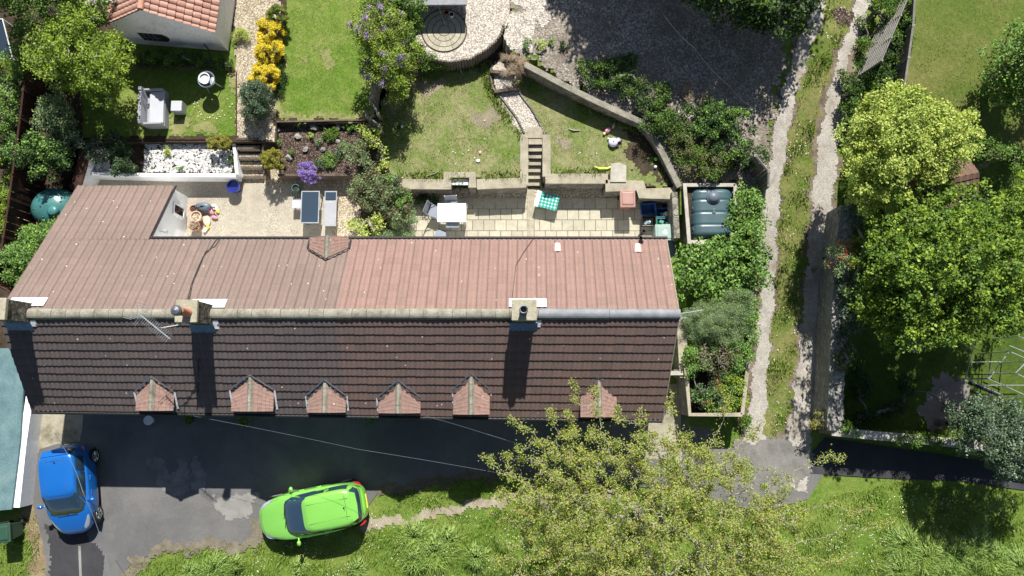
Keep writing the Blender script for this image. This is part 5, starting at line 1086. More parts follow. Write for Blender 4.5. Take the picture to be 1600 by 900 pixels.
tag(blades('long_edge_grass', edge_polys, 500, GZ, L['blade'], .13, .018, 8, thr=-.6), 'longer lush grass along the edges of the middle lawns', 'grass')
def daisies(polys, dens, zc, seed, label, size=.035, thr=.5, lift=.07):
    rs = np.random.RandomState(seed); c = clumpy(scatter_pts(polys, dens, zc, rs), rs, .7, thr); c[:, 2] += lift
    v, f = leaf_arrays(c, size, rs, 3., 1.); o = npmesh('daisies', v, f, L['daisy']); tag(o, label, 'flowers', kind='stuff')
daisies([[(420,860),(560,800),(700,805),(900,800),(900,920),(300,920),(420,860)],[(1290,770),(1620,780),(1620,910),(1290,910)]], 34, 0., 11, 'white daisies sprinkled over the verge', .033, .35, .12)
daisies(lane_poly, 22, None, 12, 'small white flowers on the lane strip', .035, .5, .08)
daisies([[(285,155),(366,150),(366,185),(310,190)]], 26, GZ, 13, 'patch of daisies on the left lawn', .045, -.2, .05)
daisies([[(855,255),(950,225),(940,270),(858,272)],[(640,180),(740,130),(790,200),(800,270),(700,280)],[(1440,10),(1600,10),(1560,180),(1430,140)]], 5, GZ, 14, 'few scattered daisies on the middle and far lawns', .04, .5, .06)
def tussock(px, py, r, label, h=.38):
    SEED[0] += 1; rs = np.random.RandomState(SEED[0]); q = P(px, py, 0); n = int(900*(r/26)**1.3); k = mpp(px, py)*r
    a = rs.uniform(0, 2*math.pi, n); r0 = rs.rand(n)*k*.35; c = np.stack([np.cos(a)*r0, np.sin(a)*r0, np.zeros(n)], 1)
    c[:, :2] *= 1.9; a2 = a+rs.normal(size=n)*.75; L_ = k*rs.uniform(.2, 1.05, n); d = np.stack([np.cos(a2), np.sin(a2), np.zeros(n)], 1); p = np.stack([-np.sin(a2), np.cos(a2), np.zeros(n)], 1)*.0085
    hh = h*rs.uniform(.4, 1., n); m1 = c+d*(L_*.45)[:, None]; m1[:, 2] += hh; m2 = c+d*L_[:, None]; m2[:, 2] += hh*rs.uniform(.3, 1., n)
    v = np.concatenate([np.stack([c-p, c+p, m1+p, m1-p], 1).reshape(-1, 3), np.stack([m1-p, m1+p, m2+p*.2, m2-p*.2], 1).reshape(-1, 3)]); f = np.arange(n*8).reshape(-1, 4)
    o = npmesh('grass_tussock', v, f, L['tussock']); o.location = q; tag(o, label, 'grass tussock', 'leafy tussocks on the verge')
for a in [(648,838,24,'leafy tussock nearest to the green car'),(680,860,28,'largest pale tussock right of the green car'),(700,842,20,'small tussock on the right of the pale pair'),(650,872,20,'tussock lowest in the clump near the green car'),(745,868,18,'tussock beneath the left edge of the hawthorn'),
          (1408,850,26,'leftmost tussock of the bottom right row'),(1440,868,26,'second tussock from the left, below the round tree shadow'),(1480,866,28,'third tussock, at the tip of the round tree shadow'),(1520,852,26,'tussock just below the right part of the tree shadow'),(1545,872,24,'tussock low at the bottom right'),(1400,890,22,'tussock at the bottom edge left of the row'),(1585,885,26,'rightmost tussock at the bottom right corner'),(1470,895,24,'tussock touching the bottom edge under the row'),(340,888,22,'lone tussock at the bottom left edge'),(372,878,12,'small tussock beside the lone one at bottom left')]: tussock(*a)
for i, (a, b) in enumerate(((470,885),(560,888),(300,892))): tussock(a, b, 14, ['small tuft on the daisy verge below the green car','small tuft at the bottom edge right of the green car','small tuft at the bottom edge near the drive'][i], .25)
# white pebbles
ico_v = np.array([(0,0,1),(.89,0,.45),(.28,.85,.45),(-.72,.53,.45),(-.72,-.53,.45),(.28,-.85,.45),(.72,.53,-.45),(-.28,.85,-.45),(-.89,0,-.45),(-.28,-.85,-.45),(.72,-.53,-.45),(0,0,-1)])
ico_f = np.array([(0,1,2),(0,2,3),(0,3,4),(0,4,5),(0,5,1),(1,6,2),(2,7,3),(3,8,4),(4,9,5),(5,10,1),(6,7,2),(7,8,3),(8,9,4),(9,10,5),(10,6,1),(6,11,7),(7,11,8),(8,11,9),(9,11,10),(10,11,6)])
def stones(name, polys, dens, zc, mat, smin, smax, seed, label, cat='stones', flat=.6):
    rs = np.random.RandomState(seed); c = scatter_pts(polys, dens, zc, rs); n = len(c); s_ = rs.uniform(smin, smax, n)
    a = rs.uniform(0, 6.28, n); v = ico_v[None]*np.stack([s_*rs.uniform(.8, 1.5, n), s_*rs.uniform(.6, 1, n), s_*flat], 1)[:, None]*rs.uniform(.8, 1.2, (n, 12, 1))
    x = v[..., 0]*np.cos(a)[:, None]-v[..., 1]*np.sin(a)[:, None]; y = v[..., 0]*np.sin(a)[:, None]+v[..., 1]*np.cos(a)[:, None]
    v = np.stack([x, y, v[..., 2]], -1)+c[:, None]+np.array([0, 0, smin*.3]); f = (ico_f[None]+np.arange(n)[:, None, None]*12).reshape(-1, 3)
    o = npmesh(name, v.reshape(-1, 3), f, mat); tag(o, label, cat, kind='stuff')
stones('white_pebbles', [[(228,222),(330,222),(330,234),(362,234),(364,270),(250,269),(225,268)],[(139,228),(170,232),(172,268),(139,268)]], 420, .63, M['pebble'], .03, .065, 21, 'white pebbles filling the walled bed')
stones('yard_stones', [[(830,10),(1190,10),(1200,180),(1060,180),(930,140),(840,95)]], 4, None, M['rock'], .02, .06, 22, 'loose pale stones on the yard gravel')
stones('lane_stones', [[(1250,120),(1320,120),(1300,420),(1275,640),(1175,690),(1195,420)]], 5, None, M['rock'], .015, .045, 23, 'loose stones along the lane')
stones('gravel_stones', [[(800,30),(835,30),(826,80),(806,118),(830,175),(845,210),(824,212),(800,180),(778,140),(775,100)]], 90, GZ, M['rock'], .015, .03, 24, 'loose chippings on the gravel path')
for i, (a, b, r) in enumerate(((492,200,.16),(530,198,.14),(466,214,.13),(452,247,.15),(478,234,.13),(528,222,.12),(434,204,.13),(505,235,.11))):
    rs = np.random.RandomState(60+i); v = ico_v*np.array([r*1.2, r, r*.7])*rs.uniform(.6, 1.35, (12, 1)); o = npmesh('garden_rock', v, ico_f, M['rock']); o.location = P(a, b, .62)+Vector((0, 0, r*.4)); o.rotation_euler.z = i
    tag(o, ['grey rock near the top of the bark bed','rock under the board at the top right of the bark bed','flat rock left of centre in the bark bed','pale stone right of the golden ball','white-flecked rock above the purple flowers','small rock by the middle herb','rock at the top left corner of the bark bed','smallest rock right of the purple flowers'][i], 'rock', 'rocks in the bark bed')
# ------------------------------------------------ cars
def sgnp(v, e): return math.copysign(abs(v)**e, v)
def ring(cx, a, b, n_exp, N=48, nose=0.):
    out = []
    for k in range(N):
        t = 2*math.pi*k/N; x = sgnp(math.cos(t), 2/n_exp)*a; y = sgnp(math.sin(t), 2/n_exp)*b
        y *= 1-nose*max(0, -(x/a))**3; out.append((cx+x, y))
    return out
def car(label, loc, rz, L_, W_, H, paintm, hood=.26, g0=(-.26, .47), r0=(-.02, .40), rw=.60, spoiler=True):
    """front towards local -x.  g0/r0: glass base and roof extents as fractions of the length"""
    t = thing('parked_car', label, 'car', loc, rz); a, b = L_/2, W_/2; N = 64
    def belt(x):   # height of the body's upper edge along the car
        f = (x+a)/L_
        return np.interp(f, [0, .03, .10, .22, .30, .5, .8, .93, 1.0], [.50, .60, .70, .83, .90, .93, .97, .95, .80])
    def deck(x):
        f = (x+a)/L_
        return np.interp(f, [0, .03, .10, .22, .30, .5, .8, .93, 1.0], [.52, .64, .76, .90, .97, 1.0, 1.02, 1.0, .82])
    rings = []
    for (sc_x, sc_y, mode, off, ex) in ((.95,.90,'z',.20,4.), (.985,.97,'z',.30,3.8), (1.,1.,'z',.46,3.5), (.997,1.,'z',.60,3.4), (.985,.975,'b',-.03,3.3), (.965,.93,'b',.02,3.2), (.90,.80,'d',-.01,3.1), (.72,.55,'d',.015,3.), (.45,.28,'d',.03,2.8), (.1,.06,'d',.035,2.5)):
        R = ring(0, a*sc_x, b*sc_y, ex, N, .16); q = []
        for (x, y) in R:
            if mode == 'z': z = min(off, belt(x)-.02) if off > .5 else off
            elif mode == 'b': z = belt(x)+off
            else: z = deck(x)+off
            q.append((x, y, float(z)))
        rings.append(q)
    m = MB(); V = [p for r_ in rings for p in r_]; F = [(i*N+k, i*N+(k+1) % N, (i+1)*N+(k+1) % N, (i+1)*N+k) for i in range(len(rings)-1) for k in range(N)]
    F.append(tuple((len(rings)-1)*N+k for k in range(N))); F.append(tuple(range(N))[::-1]); m.add(V, F)
    body = m.build('body', paintm, t, smooth=True, sub=1)
    # cabin
    gx0, gx1, rx0, rx1 = g0[0]*L_, g0[1]*L_, r0[0]*L_, r0[1]*L_
    def S_(u, v, off=0.):     # u angle, v 0 belt .. 1 roof edge
        def pt(u, v):
            e = 5.+1.*v; bx0 = gx0*(1-v)+rx0*v; bx1 = gx1*(1-v)+rx1*v; cx = (bx0+bx1)/2; ax = (bx1-bx0)/2; by = b*(.88*(1-v)+rw/ .82*.82*v); by = b*(.885*(1-v)+(rw+.13)*v)+.035*math.sin(v*math.pi)
            x = cx+sgnp(math.cos(u), 2/e)*ax; y = sgnp(math.sin(u), 2/e)*by; y *= 1-.06*max(0, -(x-cx)/ax)*(1)
            z = float(belt(x))*(1-v)+(H-.07)*v; bow = .05*math.sin(v*math.pi); x += (-bow if math.cos(u) < -.75 else (bow if math.cos(u) > .75 else 0)); return Vector((x, y, z-.02*(1-v)))
        p = pt(u, v)
        if off:
            d1 = pt(u+.01, v)-pt(u-.01, v); d2 = pt(u, min(1, v+.02))-pt(u, max(0, v-.02)); n_ = d1.cross(d2).normalized(); p = p+n_*off
        return p
    K = 72; vv = [0, .15, .35, .6, .85, 1.0]
    V = [S_(2*math.pi*k/K, v) for v in vv for k in range(K)]; F = [(i*K+k, i*K+(k+1) % K, (i+1)*K+(k+1) % K, (i+1)*K+k) for i in range(len(vv)-1) for k in range(K)]
    cxr = (rx0+rx1)/2
    base = len(V)-K
    for s_, dz in ((.965, .030), (.85, .055), (.5, .072), (.1, .078)):
        for k in range(K): p = V[len(vv)*K-K+k]; V.append(Vector((cxr+(p.x-cxr)*s_, p.y*s_, p.z+dz)))
    for j in range(4):
        o = base+j*K
        for k in range(K): F.append((o+k, o+(k+1) % K, o+K+(k+1) % K, o+K+k))
    F.append(tuple(len(V)-K+k for k in range(K)))
    m = MB(); m.add(V, F); roof = m.build('roof', paintm, t, smooth=True)
    def angle_for(x, side, v):
        lo, hi = (0.02, math.pi-.02) if side > 0 else (math.pi+.02, 2*math.pi-.02); best = min((abs(S_(lo+(hi-lo)*q/300, v).x-x), lo+(hi-lo)*q/300) for q in range(301)); return best[1]
    def pane(name, f_uv, mat, nu=14, nv=8, off=.008, parent=None):
        V = []; F = []
        for j in range(nv+1):
            for i in range(nu+1): u, v = f_uv(i/nu, j/nv); V.append(S_(u, v, off))
        for j in range(nv):
            for i in range(nu): F.append((j*(nu+1)+i, j*(nu+1)+i+1, (j+1)*(nu+1)+i+1, (j+1)*(nu+1)+i))
        m = MB(); m.add(V, F); o = m.build(name, mat, parent or t, smooth=True); return o
    gl = M['car_glass']
    def ends(front, v, frac):    # angles of the y=+-frac edges at front or rear
        lo, hi = (math.pi/2, math.pi) if front else (0, math.pi/2); ymax = max(S_(lo+(hi-lo)*q/60, v).y for q in range(61)); 
        qs = [(abs(S_(lo+(hi-lo)*q/400, v).y-ymax*frac), lo+(hi-lo)*q/400) for q in range(401)]; return min(qs)[1]
    eF = {v: ends(True, v, .90) for v in (0, .25, .5, .75, 1)}; eR = {v: ends(False, v, .86) for v in (0, .25, .5, .75, 1)}
    ip = lambda d, v: float(np.interp(v, sorted(d), [d[k] for k in sorted(d)]))
    def vlin(f, v0, v1): return v0+(v1-v0)*f
    # spread panes evenly in y rather than in angle
    def uy(front, v, s):   # s -1..1
        lo, hi = (math.pi/2, 3*math.pi/2) if front else (-math.pi/2, math.pi/2); e = ip(eF if front else eR, v); yT = S_(e, v).y*s
        bst = None
        for q in range(0, 241):
            u = lo+(hi-lo)*q/240
            if front and not (e-.02 <= u <= 2*math.pi-e+.02): continue
            if not front and not (-e-.02 <= u <= e+.02): continue
            d_ = abs(S_(u, v).y-yT)
            if bst is None or d_ < bst[0]: bst = (d_, u)
        return bst[1]
    ws = pane('windscreen', lambda i, j: (uy(True, vlin(j, .03, .93), 1-2*i), vlin(j, .03, .93)), gl)
    pane('rear_window', lambda i, j: (uy(False, vlin(j, .30, .93), 2*i-1), vlin(j, .30, .93)), gl)
    for side in (1, -1):
        xs = [gx0+.32*(rx0-gx0)+.18, (rx0+rx1)/2-.02, (rx0+rx1)/2+.05, rx1-.02]
        for (xa, xb, xc, xd) in ((xs[0], xs[1], rx0+.10, xs[1]), (xs[2], gx1-.38, xs[2], rx1-.12)):
            def fuv(i, j, xa=xa, xb=xb, xc=xc, xd=xd):
                v = vlin(j, .10, .86); x = (xa*(1-v)+xc*v)*(1-i)+(xb*(1-v)+xd*v)*i; return angle_for(x, side, v), v
            pane('side_window', fuv, gl, 8, 4, .008 if side > 0 else .008)
    # wheels
    for sx, xw in ((-1, -a+.175*L_+.02), (1, a-.175*L_)):
        for sy in (-1, 1):
            q_ = abs(xw/a); yb = sy*(b*(1-q_**3.5)**(1/3.5)*(1-.16*(q_**3 if sx < 0 else 0))+.012); R = .305
            w_ = MB(); prof = [(R*.60, -.1), (R*.92, -.1), (R, -.06), (R, .06), (R*.93, .1), (R*.64, .1)]
            vs = []; n_ = 28
            for r_, z_ in prof: vs += [(xw+r_*math.cos(2*math.pi*k/n_), yb-sy*.085+sy*z_, R+r_*math.sin(2*math.pi*k/n_)) for k in range(n_)]
            w_.add(vs, [(i*n_+k, i*n_+(k+1) % n_, (i+1)*n_+(k+1) % n_, (i+1)*n_+k) for i in range(len(prof)-1) for k in range(n_)]+[tuple(k for k in range(n_))])
            wo = w_.build('wheel', M['rubber'], t, smooth=False)
            rm = MB(); yo = yb+sy*.006
            for k in range(5):
                an = 2*math.pi*k/5+.3
                for da in (-.16, .16):
                    p0 = (xw+.04*math.cos(an), yo, R+.04*math.sin(an)); p1 = (xw+R*.62*math.cos(an+da), yo, R+R*.62*math.sin(an+da)); rm.tube([p0, p1], .022, 4)
            rm.tube([(xw+R*.62*math.cos(2*math.pi*k/24), yo, R+R*.62*math.sin(2*math.pi*k/24)) for k in range(25)], .02, 5, cap=False); rm.box((xw, yo, R), (.09, .04, .09)); rm.build('rim', M['alloy'], wo)
            am = MB(); am.add([(xw, yb+sy*.001, R+.02)]+[(xw+(R+.035)*math.cos(math.pi*k/14*1.14-.22), yb+sy*.001, R+.0+(R+.05)*math.sin(math.pi*k/14*1.14-.22)) for k in range(15)], [(0, k+1, k+2) for k in range(14)]); am.build('wheel_arch', M['black'], t)
    # lamps, laid over the shoulder of the nose and tail
    from mathutils.bvhtree import BVHTree
    bpy.context.view_layer.update(); dg = bpy.context.evaluated_depsgraph_get(); bvh = BVHTree.FromObject(body, dg)
    for sy in (1, -1):
        # headlamp outline, swept back along the wing
        def lamp(name, pts, mat):
            V = []; F = []; m = MB(); c = (sum(p[0] for p in pts)/len(pts), sum(p[1] for p in pts)/len(pts)); n_ = len(pts); R_ = [0, .35, .7, 1.]
            for s_ in R_:
                for p in pts: V.append((c[0]+(p[0]-c[0])*max(s_, .02), (c[1]+(p[1]-c[1])*max(s_, .02))*sy, 4.))
            for i in range(3):
                for k in range(n_): F.append((i*n_+k, i*n_+(k+1) % n_, (i+1)*n_+(k+1) % n_, (i+1)*n_+k))
            V2 = []
            for (x, y, z) in V:
                hit = bvh.ray_cast(Vector((x, y, 4)), Vector((0, 0, -1)))[0]; V2.append((x, y, (hit.z if hit is not None else belt(x)-.03)+.012))
            m.add(V2, F); m.build(name, mat, t, smooth=True)
        xf = -a
        lamp('headlight', [(xf+.17, b*.50), (xf+.18, b*.58), (xf+.26, b*.68), (xf+.38, b*.76), (xf+.54, b*.815), (xf+.68, b*.83), (xf+.66, b*.78), (xf+.52, b*.70), (xf+.38, b*.61), (xf+.26, b*.52)], M['lamp'])
        lamp('tail_light', [(a-.10, b*.74), (a-.10, b*.80), (a-.17, b*.88), (a-.30, b*.93), (a-.34, b*.90), (a-.24, b*.83), (a-.17, b*.75)], M['tail'])
        mm = MB(); mm.lathe([(.01,-.07),(.07,-.055),(.085,0),(.07,.055),(.01,.07)], (gx0+.50, sy*(b+.10), .98), 10, sx=.9, sy=1.25); mm.tube([(gx0+.50, sy*(b-.10), .93), (gx0+.50, sy*(b+.06), .96)], .03, 6); mm.build('door_mirror', paintm, t, smooth=True)
        h = MB(); h.box((.10*L_, sy*(b*.985), .80), (.17, .03, .03)); h.box((-.06*L_, sy*(b*.985), .78), (.17, .03, .03)); h.build('door_handle', paintm, t, bevel=.01)
    # bonnet shut line, wipers, plates, aerial, roof grooves, hatch spoiler
    wi = MB(); z = float(belt(gx0))+.05
    for y0, y1 in ((-.05, .52), (-.55, .02)):
        p = [Vector(S_(uy(True, v, y0+(y1-y0)*f), v, .035)) for f, v in ((0,.10),(.25,.15),(.5,.18),(.75,.20),(1,.21))]; wi.tube(p, .012, 4)
    wi.build('wiper', M['black'], ws)
    pane('cowl_grille', lambda i, j: (uy(True, vlin(j, .03, .12), (1-2*i)*.98), vlin(j, .03, .12)), M['black'], nu=14, nv=2, off=.013)
    an = MB(); an.tube([(rx1-.28, 0, H+.0), (rx1-.22, 0, H+.12)], .008, 4); an.lathe([(.035,0),(.02,.03),(.001,.035)], (rx1-.28, 0, H-.004), 8); an.build('aerial', M['black'], t)
    gr = MB(); gr.box((-a+.045, 0, .40), (.07, b*.7, .14)); gr.build('grille', M['black'], t, bevel=.02)
    gr = MB(); gr.box((a-.01, 0, .62), (.03, .52, .11)); gr.build('number_plate', M['plate'], t, bevel=.004)
    if spoiler:
        sp = MB(); zz = H-.06; sp.prism([(rx1-.03, -b*.62), (rx1+.17, -b*.52), (rx1+.20, 0), (rx1+.17, b*.52), (rx1-.03, b*.62)], [zz+.0, zz-.045, zz-.04, zz-.045, zz], [zz+.045, zz-.01, zz+.0, zz-.01, zz+.045], bottom=True); sp.build('spoiler', paintm, t, bevel=.01)
    def on_body(pts, r=.005):
        q = []
        for i in range(len(pts)-1):
            for j in range(8): f = j/8; q.append((pts[i][0]*(1-f)+pts[i+1][0]*f, pts[i][1]*(1-f)+pts[i+1][1]*f))
        q.append(pts[-1]); o_ = []
        for x, y in q:
            hit = bvh.ray_cast(Vector((x, y, 4)), Vector((0, 0, -1)))[0]
            if hit is not None: o_.append((x, y, hit.z+.001))
        return o_
    sh = MB(); wb = gx0
    for sy in (-1, 1): sh.tube(on_body([(-a+.20, sy*b*.50), (-a+.55, sy*b*.72), (wb-.02, sy*b*.82)]), .006, 4)
    sh.tube(on_body([(-a+.20, -b*.50), (-a+.13, 0), (-a+.20, b*.50)]), .006, 4); sh.build('bonnet_gap', M['paint_dark'], body)
    sl = MB()
    for sy in (-1, 1): sl.tube([(rx0+.12, sy*b*.40, H-.003), (rx1-.10, sy*b*.36, H-.003)], .006, 4)
    sl.tube([(rx1-.22, -b*.5, H-.012), (rx1-.20, 0, H+.003), (rx1-.22, b*.5, H-.012)], .006, 4)
    sl.build('roof_groove', M['paint_dark'], roof)
    return t
n = NT('car_glass'); n.col((.02,.045,.075)); M['car_glass'] = n.set(Roughness=.04, Specular_IOR_Level=1.0, Coat_Weight=.6, Coat_Roughness=.02)
M['plate'] = plain('number_plate', (.65,.55,.08), .4, .03); M['paint_dark'] = plain('roof_groove', (.06,.08,.06), .5, .1)
q0, q1 = P(404, 816, .6), P(574, 782, .6); c = (q0+q1)/2; c.z = 0.014
car('bright green hatchback parked half on the verge', c, math.atan2(q1.y-q0.y, q1.x-q0.x), (q1-q0).length*1.0, 1.74, 1.47, M['paint_green'])
q0, q1 = P(117, 835, .6), P(107, 695, .6); c = (q0+q1)/2; c.z = 0.014
car('blue hatchback parked on the drive beside the white wall', c, math.atan2(q1.y-q0.y, q1.x-q0.x), (q1-q0).length, 1.70, 1.52, M['paint_blue'], g0=(-.29,.47), r0=(-.05,.41), rw=.62)

# ------------------------------------------------ left edge: felt-roofed shed, bins
t = thing('felt_roof_shed', 'long low store with pale green felt roof beside the white wall', 'shed', P(-10, 680, 0)); b = t.location.copy()
zt = .85; pr = [P(8,544,zt), P(27,544,zt), P(30,582,zt), P(38,583,zt), P(36,612,zt), P(31,690,zt), P(18,796,zt), P(-170,812,zt), P(-160,544,zt)]
pr = [(p.x-b.x, p.y-b.y) for p in pr]; cxx = sum(p[0] for p in pr)/len(pr); cyy = sum(p[1] for p in pr)/len(pr)
m = MB(); m.prism(pr, zt-.10, zt, bottom=True); m.build('roof', M['tarp_green'], t)
m = MB(); m.prism([(cxx+(p[0]-cxx)*.94, cyy+(p[1]-cyy)*.96) for p in pr], 0, zt-.10, top=False); m.build('wall', M['wood_brown'], t)
def wheelie(px, py, z, rz, mat, label, lidmat=None, hgt=1.0, zb=0.):
    t = thing('wheelie_bin', label, 'bin', (0,0,0), rz); t.location = P(px, py, z); t.location.z = zb
    m = MB(); n_ = 4; lo = [(-.20,-.24),(.20,-.24),(.20,.22),(-.20,.22)]; hi = [(-.27,-.33),(.27,-.33),(.27,.30),(-.27,.30)]
    m.add([(x, y, .06) for x, y in lo]+[(x, y, hgt-.08) for x, y in hi], [(0,1,5,4),(1,2,6,5),(2,3,7,6),(3,0,4,7),(3,2,1,0)]); m.build('body', mat, t, bevel=.025)
    m = MB(); m.box((0,-.02,hgt-.06), (.60,.70,.07)); m.box((0,-.02,hgt-.01), (.50,.56,.05), taper=.85); m.build('lid', lidmat or mat, t, bevel=.03)
    m = MB(); m.tube([(-.24,.36,hgt-.10),(.24,.36,hgt-.10)], .022, 8); m.build('handle', M['black'], t)
    for sx in (-1, 1):
        m = MB(); m.tube([(sx*.20,.24,.10),(sx*.27,.24,.10)], .10, 14); m.build('wheel', M['rubber'], t)
    return t
wheelie(981, 309, 1.0, .0, M['binbrown'], 'brown wheelie bin standing against the stepped stone wall', plain('pinkish_bin_lid', (.33,.19,.155), .5, .1))
wheelie(2, 833, 1.0, math.radians(8), M['bingreen'], 'dark green wheelie bin standing at the bottom left edge')
wheelie(-6, 832+34, 1.0, math.radians(4), M['bingreen'], 'second green bin mostly outside the left photo edge') if False else None
def crate(px, py, z, rz, mat, label, w_=.55, d_=.42, h=.36, lid=None, inside=None, cat='recycling box', zb=.0, tilt=None):
    t = thing('recycling_box', label, cat, P(px, py, z), rz); t.location.z = zb
    if tilt: t.rotation_euler[0] = tilt
    m = MB(); a, b = w_/2, d_/2; k = .88; th = .02
    o1 = [(-a*k,-b*k,0),(a*k,-b*k,0),(a*k,b*k,0),(-a*k,b*k,0)]; o2 = [(-a,-b,h),(a,-b,h),(a,b,h),(-a,b,h)]; i2 = [(x*.93,y*.91,h) for x, y, _ in o2]; i1 = [(x*.93,y*.91,.03) for x, y, _ in o1]
    f = []
    for (p, q) in ((0,4),(4,8),(8,12)):
        for j in range(4): f.append((p+j, p+(j+1) % 4, q+(j+1) % 4, q+j))
    m.add(o1+o2+i2+i1, f+[(3,2,1,0),(12,13,14,15)]); m.build('body', mat, t)
    rmm = MB(); rmm.tube([(-a,-b,h),(a,-b,h),(a,b,h),(-a,b,h),(-a,-b,h)], .018, 5); rmm.build('rim', mat, t)
    if lid: m = MB(); m.box((0,0,h+.03), (w_+.06,d_+.06,.05)); m.box((0,0,h+.065), (w_-.08,d_-.08,.03)); lo = m.build('lid', lid, t, bevel=.015)
    for j in range(inside or 0):
        m = MB(); r = random; m.box((r.uniform(-.15,.15), r.uniform(-.1,.1), h-.06+r.uniform(-.05,.05)), (r.uniform(.08,.2), r.uniform(.06,.14), r.uniform(.05,.1)), r.uniform(0, 3), tilt=(r.uniform(-.4,.4), 'X'))
        m.build('packaging', [M['table_white'], M['slate'], M['teal'], M['terra_pale']][j % 4], t, bevel=.01)
    return t
crate(1012, 324, .3, .1, M['bluebox'], 'dark blue recycling box tipped against the wall corner', .58, .44, .38, tilt=.25, zb=.05)
crate(1037, 333, .36, 0, M['bluebox'], 'blue recycling box holding newspapers and cartons', inside=5)
crate(1014, 345, .36, .0, M['black'], 'black recycling box with white plastic inside', inside=3)
crate(1037, 347, .36, 0, M['teal'], 'teal recycling box behind the lidded green one', inside=4)
gb = crate(1039, 363, .85, .03, M['bingrey'], 'pale green lidded recycling bin with a white arrow mark', .68, .58, .80, lid=M['bingrey'])
m = MB()
for k in range(3):
    an = math.pi/2+2*math.pi*k/3; p = Vector((.10*math.cos(an), .10*math.sin(an), .884)); q = Vector((.10*math.cos(an+2.09), .10*math.sin(an+2.09), .884)); d = (q-p).normalized(); nn_ = Vector((-d.y, d.x, 0)); e = p.lerp(q, .62)
    m.add([p+nn_*.02+d*.02, p-nn_*.02+d*.02, e-nn_*.02, e+nn_*.02, e-nn_*.05, e+nn_*.05, e+d*.07], [(1,0,3,2),(5,4,6)][:2])
m.build('recycling_mark', M['white_paint'], gb)
t = crate(1043, 388, .5, .02, M['slate'], 'slate grey lidded box at the end of the rear eave', .5, .62, .5, lid=M['slate'], cat='storage box')

# ------------------------------------------------ oil tanks
t = thing('oil_tank', 'large dark green ribbed oil tank with a black domed cap', 'oil tank', P(1114, 345, 0)); t.location.z = 0
def tank_shell(L_, W_, H, mat, parent, ribs=5):
    m = MB(); ny = 44; nu = 30; V = []
    for j in range(ny+1):
        f = j/ny; y = -L_/2+L_*f; e = min(f, 1-f); endr = min(1, (e*L_/.16))**.45 if e*L_ < .16 else 1
        g = (f*ribs) % 1; groove = .965 if (g < .06 or g > .94) and .05 < f < .95 else 1.0
        for i in range(nu+1):
            a = math.pi*i/nu; x = sgnp(math.cos(a), 2/5.)*W_/2; z = .12+(H-.12)*abs(math.sin(a))**(2/3.4)
            V.append((x*groove*(.9+.1*endr), y, .12+(z-.12)*groove*(.82+.18*endr)))
    for i in range(0): pass
    F = [(j*(nu+1)+i, j*(nu+1)+i+1, (j+1)*(nu+1)+i+1, (j+1)*(nu+1)+i) for j in range(ny) for i in range(nu)]
    F += [tuple(range(nu+1)), tuple(ny*(nu+1)+i for i in range(nu, -1, -1))]
    m.add(V, F); return m.build('tank_body', mat, parent, smooth=True)
p0, p1 = P(1111, 296, .9), P(1112, 373, .9); Lt = (p0-p1).length; c = (p0+p1)/2; t.location = (c.x, c.y, 0); Wt = (P(1144,335,.7)-P(1079,335,.7)).length*1.06
tank_shell(Lt, Wt, 1.25, M['oil'], t, 4)
m = MB(); m.lathe([(.27,.0),(.27,.07),(.22,.08),(.21,.11),(.15,.17),(.07,.20),(.001,.205)], (0.0, Lt*.29, 1.22), 26); m.build('domed_cap', M['cowl_dark'] if 'cowl_dark' in M else M['slate'], t, smooth=True)
for a in ((-.42,.36),(.42,.36),(-.42,.10),(-.42,-.33),(.42,-.28)):
    m = MB(); m.box((a[0]*Wt, a[1]*Lt, 1.02 if abs(a[0]) > .4 else 1.2), (.10,.10,.08)); m.build('lifting_lug', M['oil'], t, bevel=.015)
m = MB(); m.box((0,.03,1.25), (.13,.20,.05)); m.build('sight_cover', M['oil'], t, bevel=.02)
t = thing('oil_tank', 'teal green domed oil tank half hidden by the laburnum', 'oil tank', P(85, 325, .8)); t.location.z = 0
m = MB(); m.lathe([(.82,.0),(.88,.3),(.88,.7),(.80,1.0),(.62,1.2),(.36,1.32),(.001,1.36)], (0,0,0), 32, sx=1.0, sy=.92); m.build('tank_body', M['oil_light'], t, smooth=True)
m = MB(); m.lathe([(.2,1.28),(.2,1.4),(.12,1.44),(.001,1.45)], (.30,-.25,0), 16); m.build('domed_cap', M['oil_light'], t, smooth=True)
for k in range(6):
    m = MB(); an = k*math.pi/3+.3; m.tube([(.86*math.cos(an),.8*math.sin(an),.5),(.80*math.cos(an),.74*math.sin(an),1.0),(.5*math.cos(an),.46*math.sin(an),1.27)], .03, 5); m.build('rib', M['oil_light'], t)
def pot(px, py, z, r, h, mat, label, name='plant_pot', cat='plant pot', plantm=None, zb=0., fill=None):
    t = thing(name, label, cat, P(px, py, z)); t.location.z = zb; m = MB()
    m.lathe([(r*.68,0),(r*.95,h*.85),(r*1.05,h*.86),(r*1.05,h),(r*.90,h),(r*.86,h*.80)], (0,0,0), 22); m.build('pot', mat, t, smooth=False)
    m = MB(); m.lathe([(r*.88,h*.82),(.001,h*.84)], (0,0,0), 16); m.build('compost', fill or M['soil'], t)
    if plantm:
        rs = np.random.RandomState(int(px)); c = rs.normal(size=(240, 3))*np.array([r*.5, r*.5, r*.3])+np.array([0,0,h+r*.35]); v, f = leaf_arrays(c, .06, rs); npmesh('foliage', v, f, plantm, t)
    return t
pot(31, 345, .35, .16, .32, M['terra_pale'], 'tipped pale terracotta pot beside the brown fence'); pot(65, 347, .35, .2, .36, M['terra'], 'terracotta pot in front of the teal tank')
pot(364, 291, .45, .25, .46, M['bluepot'], 'glossy cobalt blue pot at the foot of the brown steps', fill=M['bluepot'])
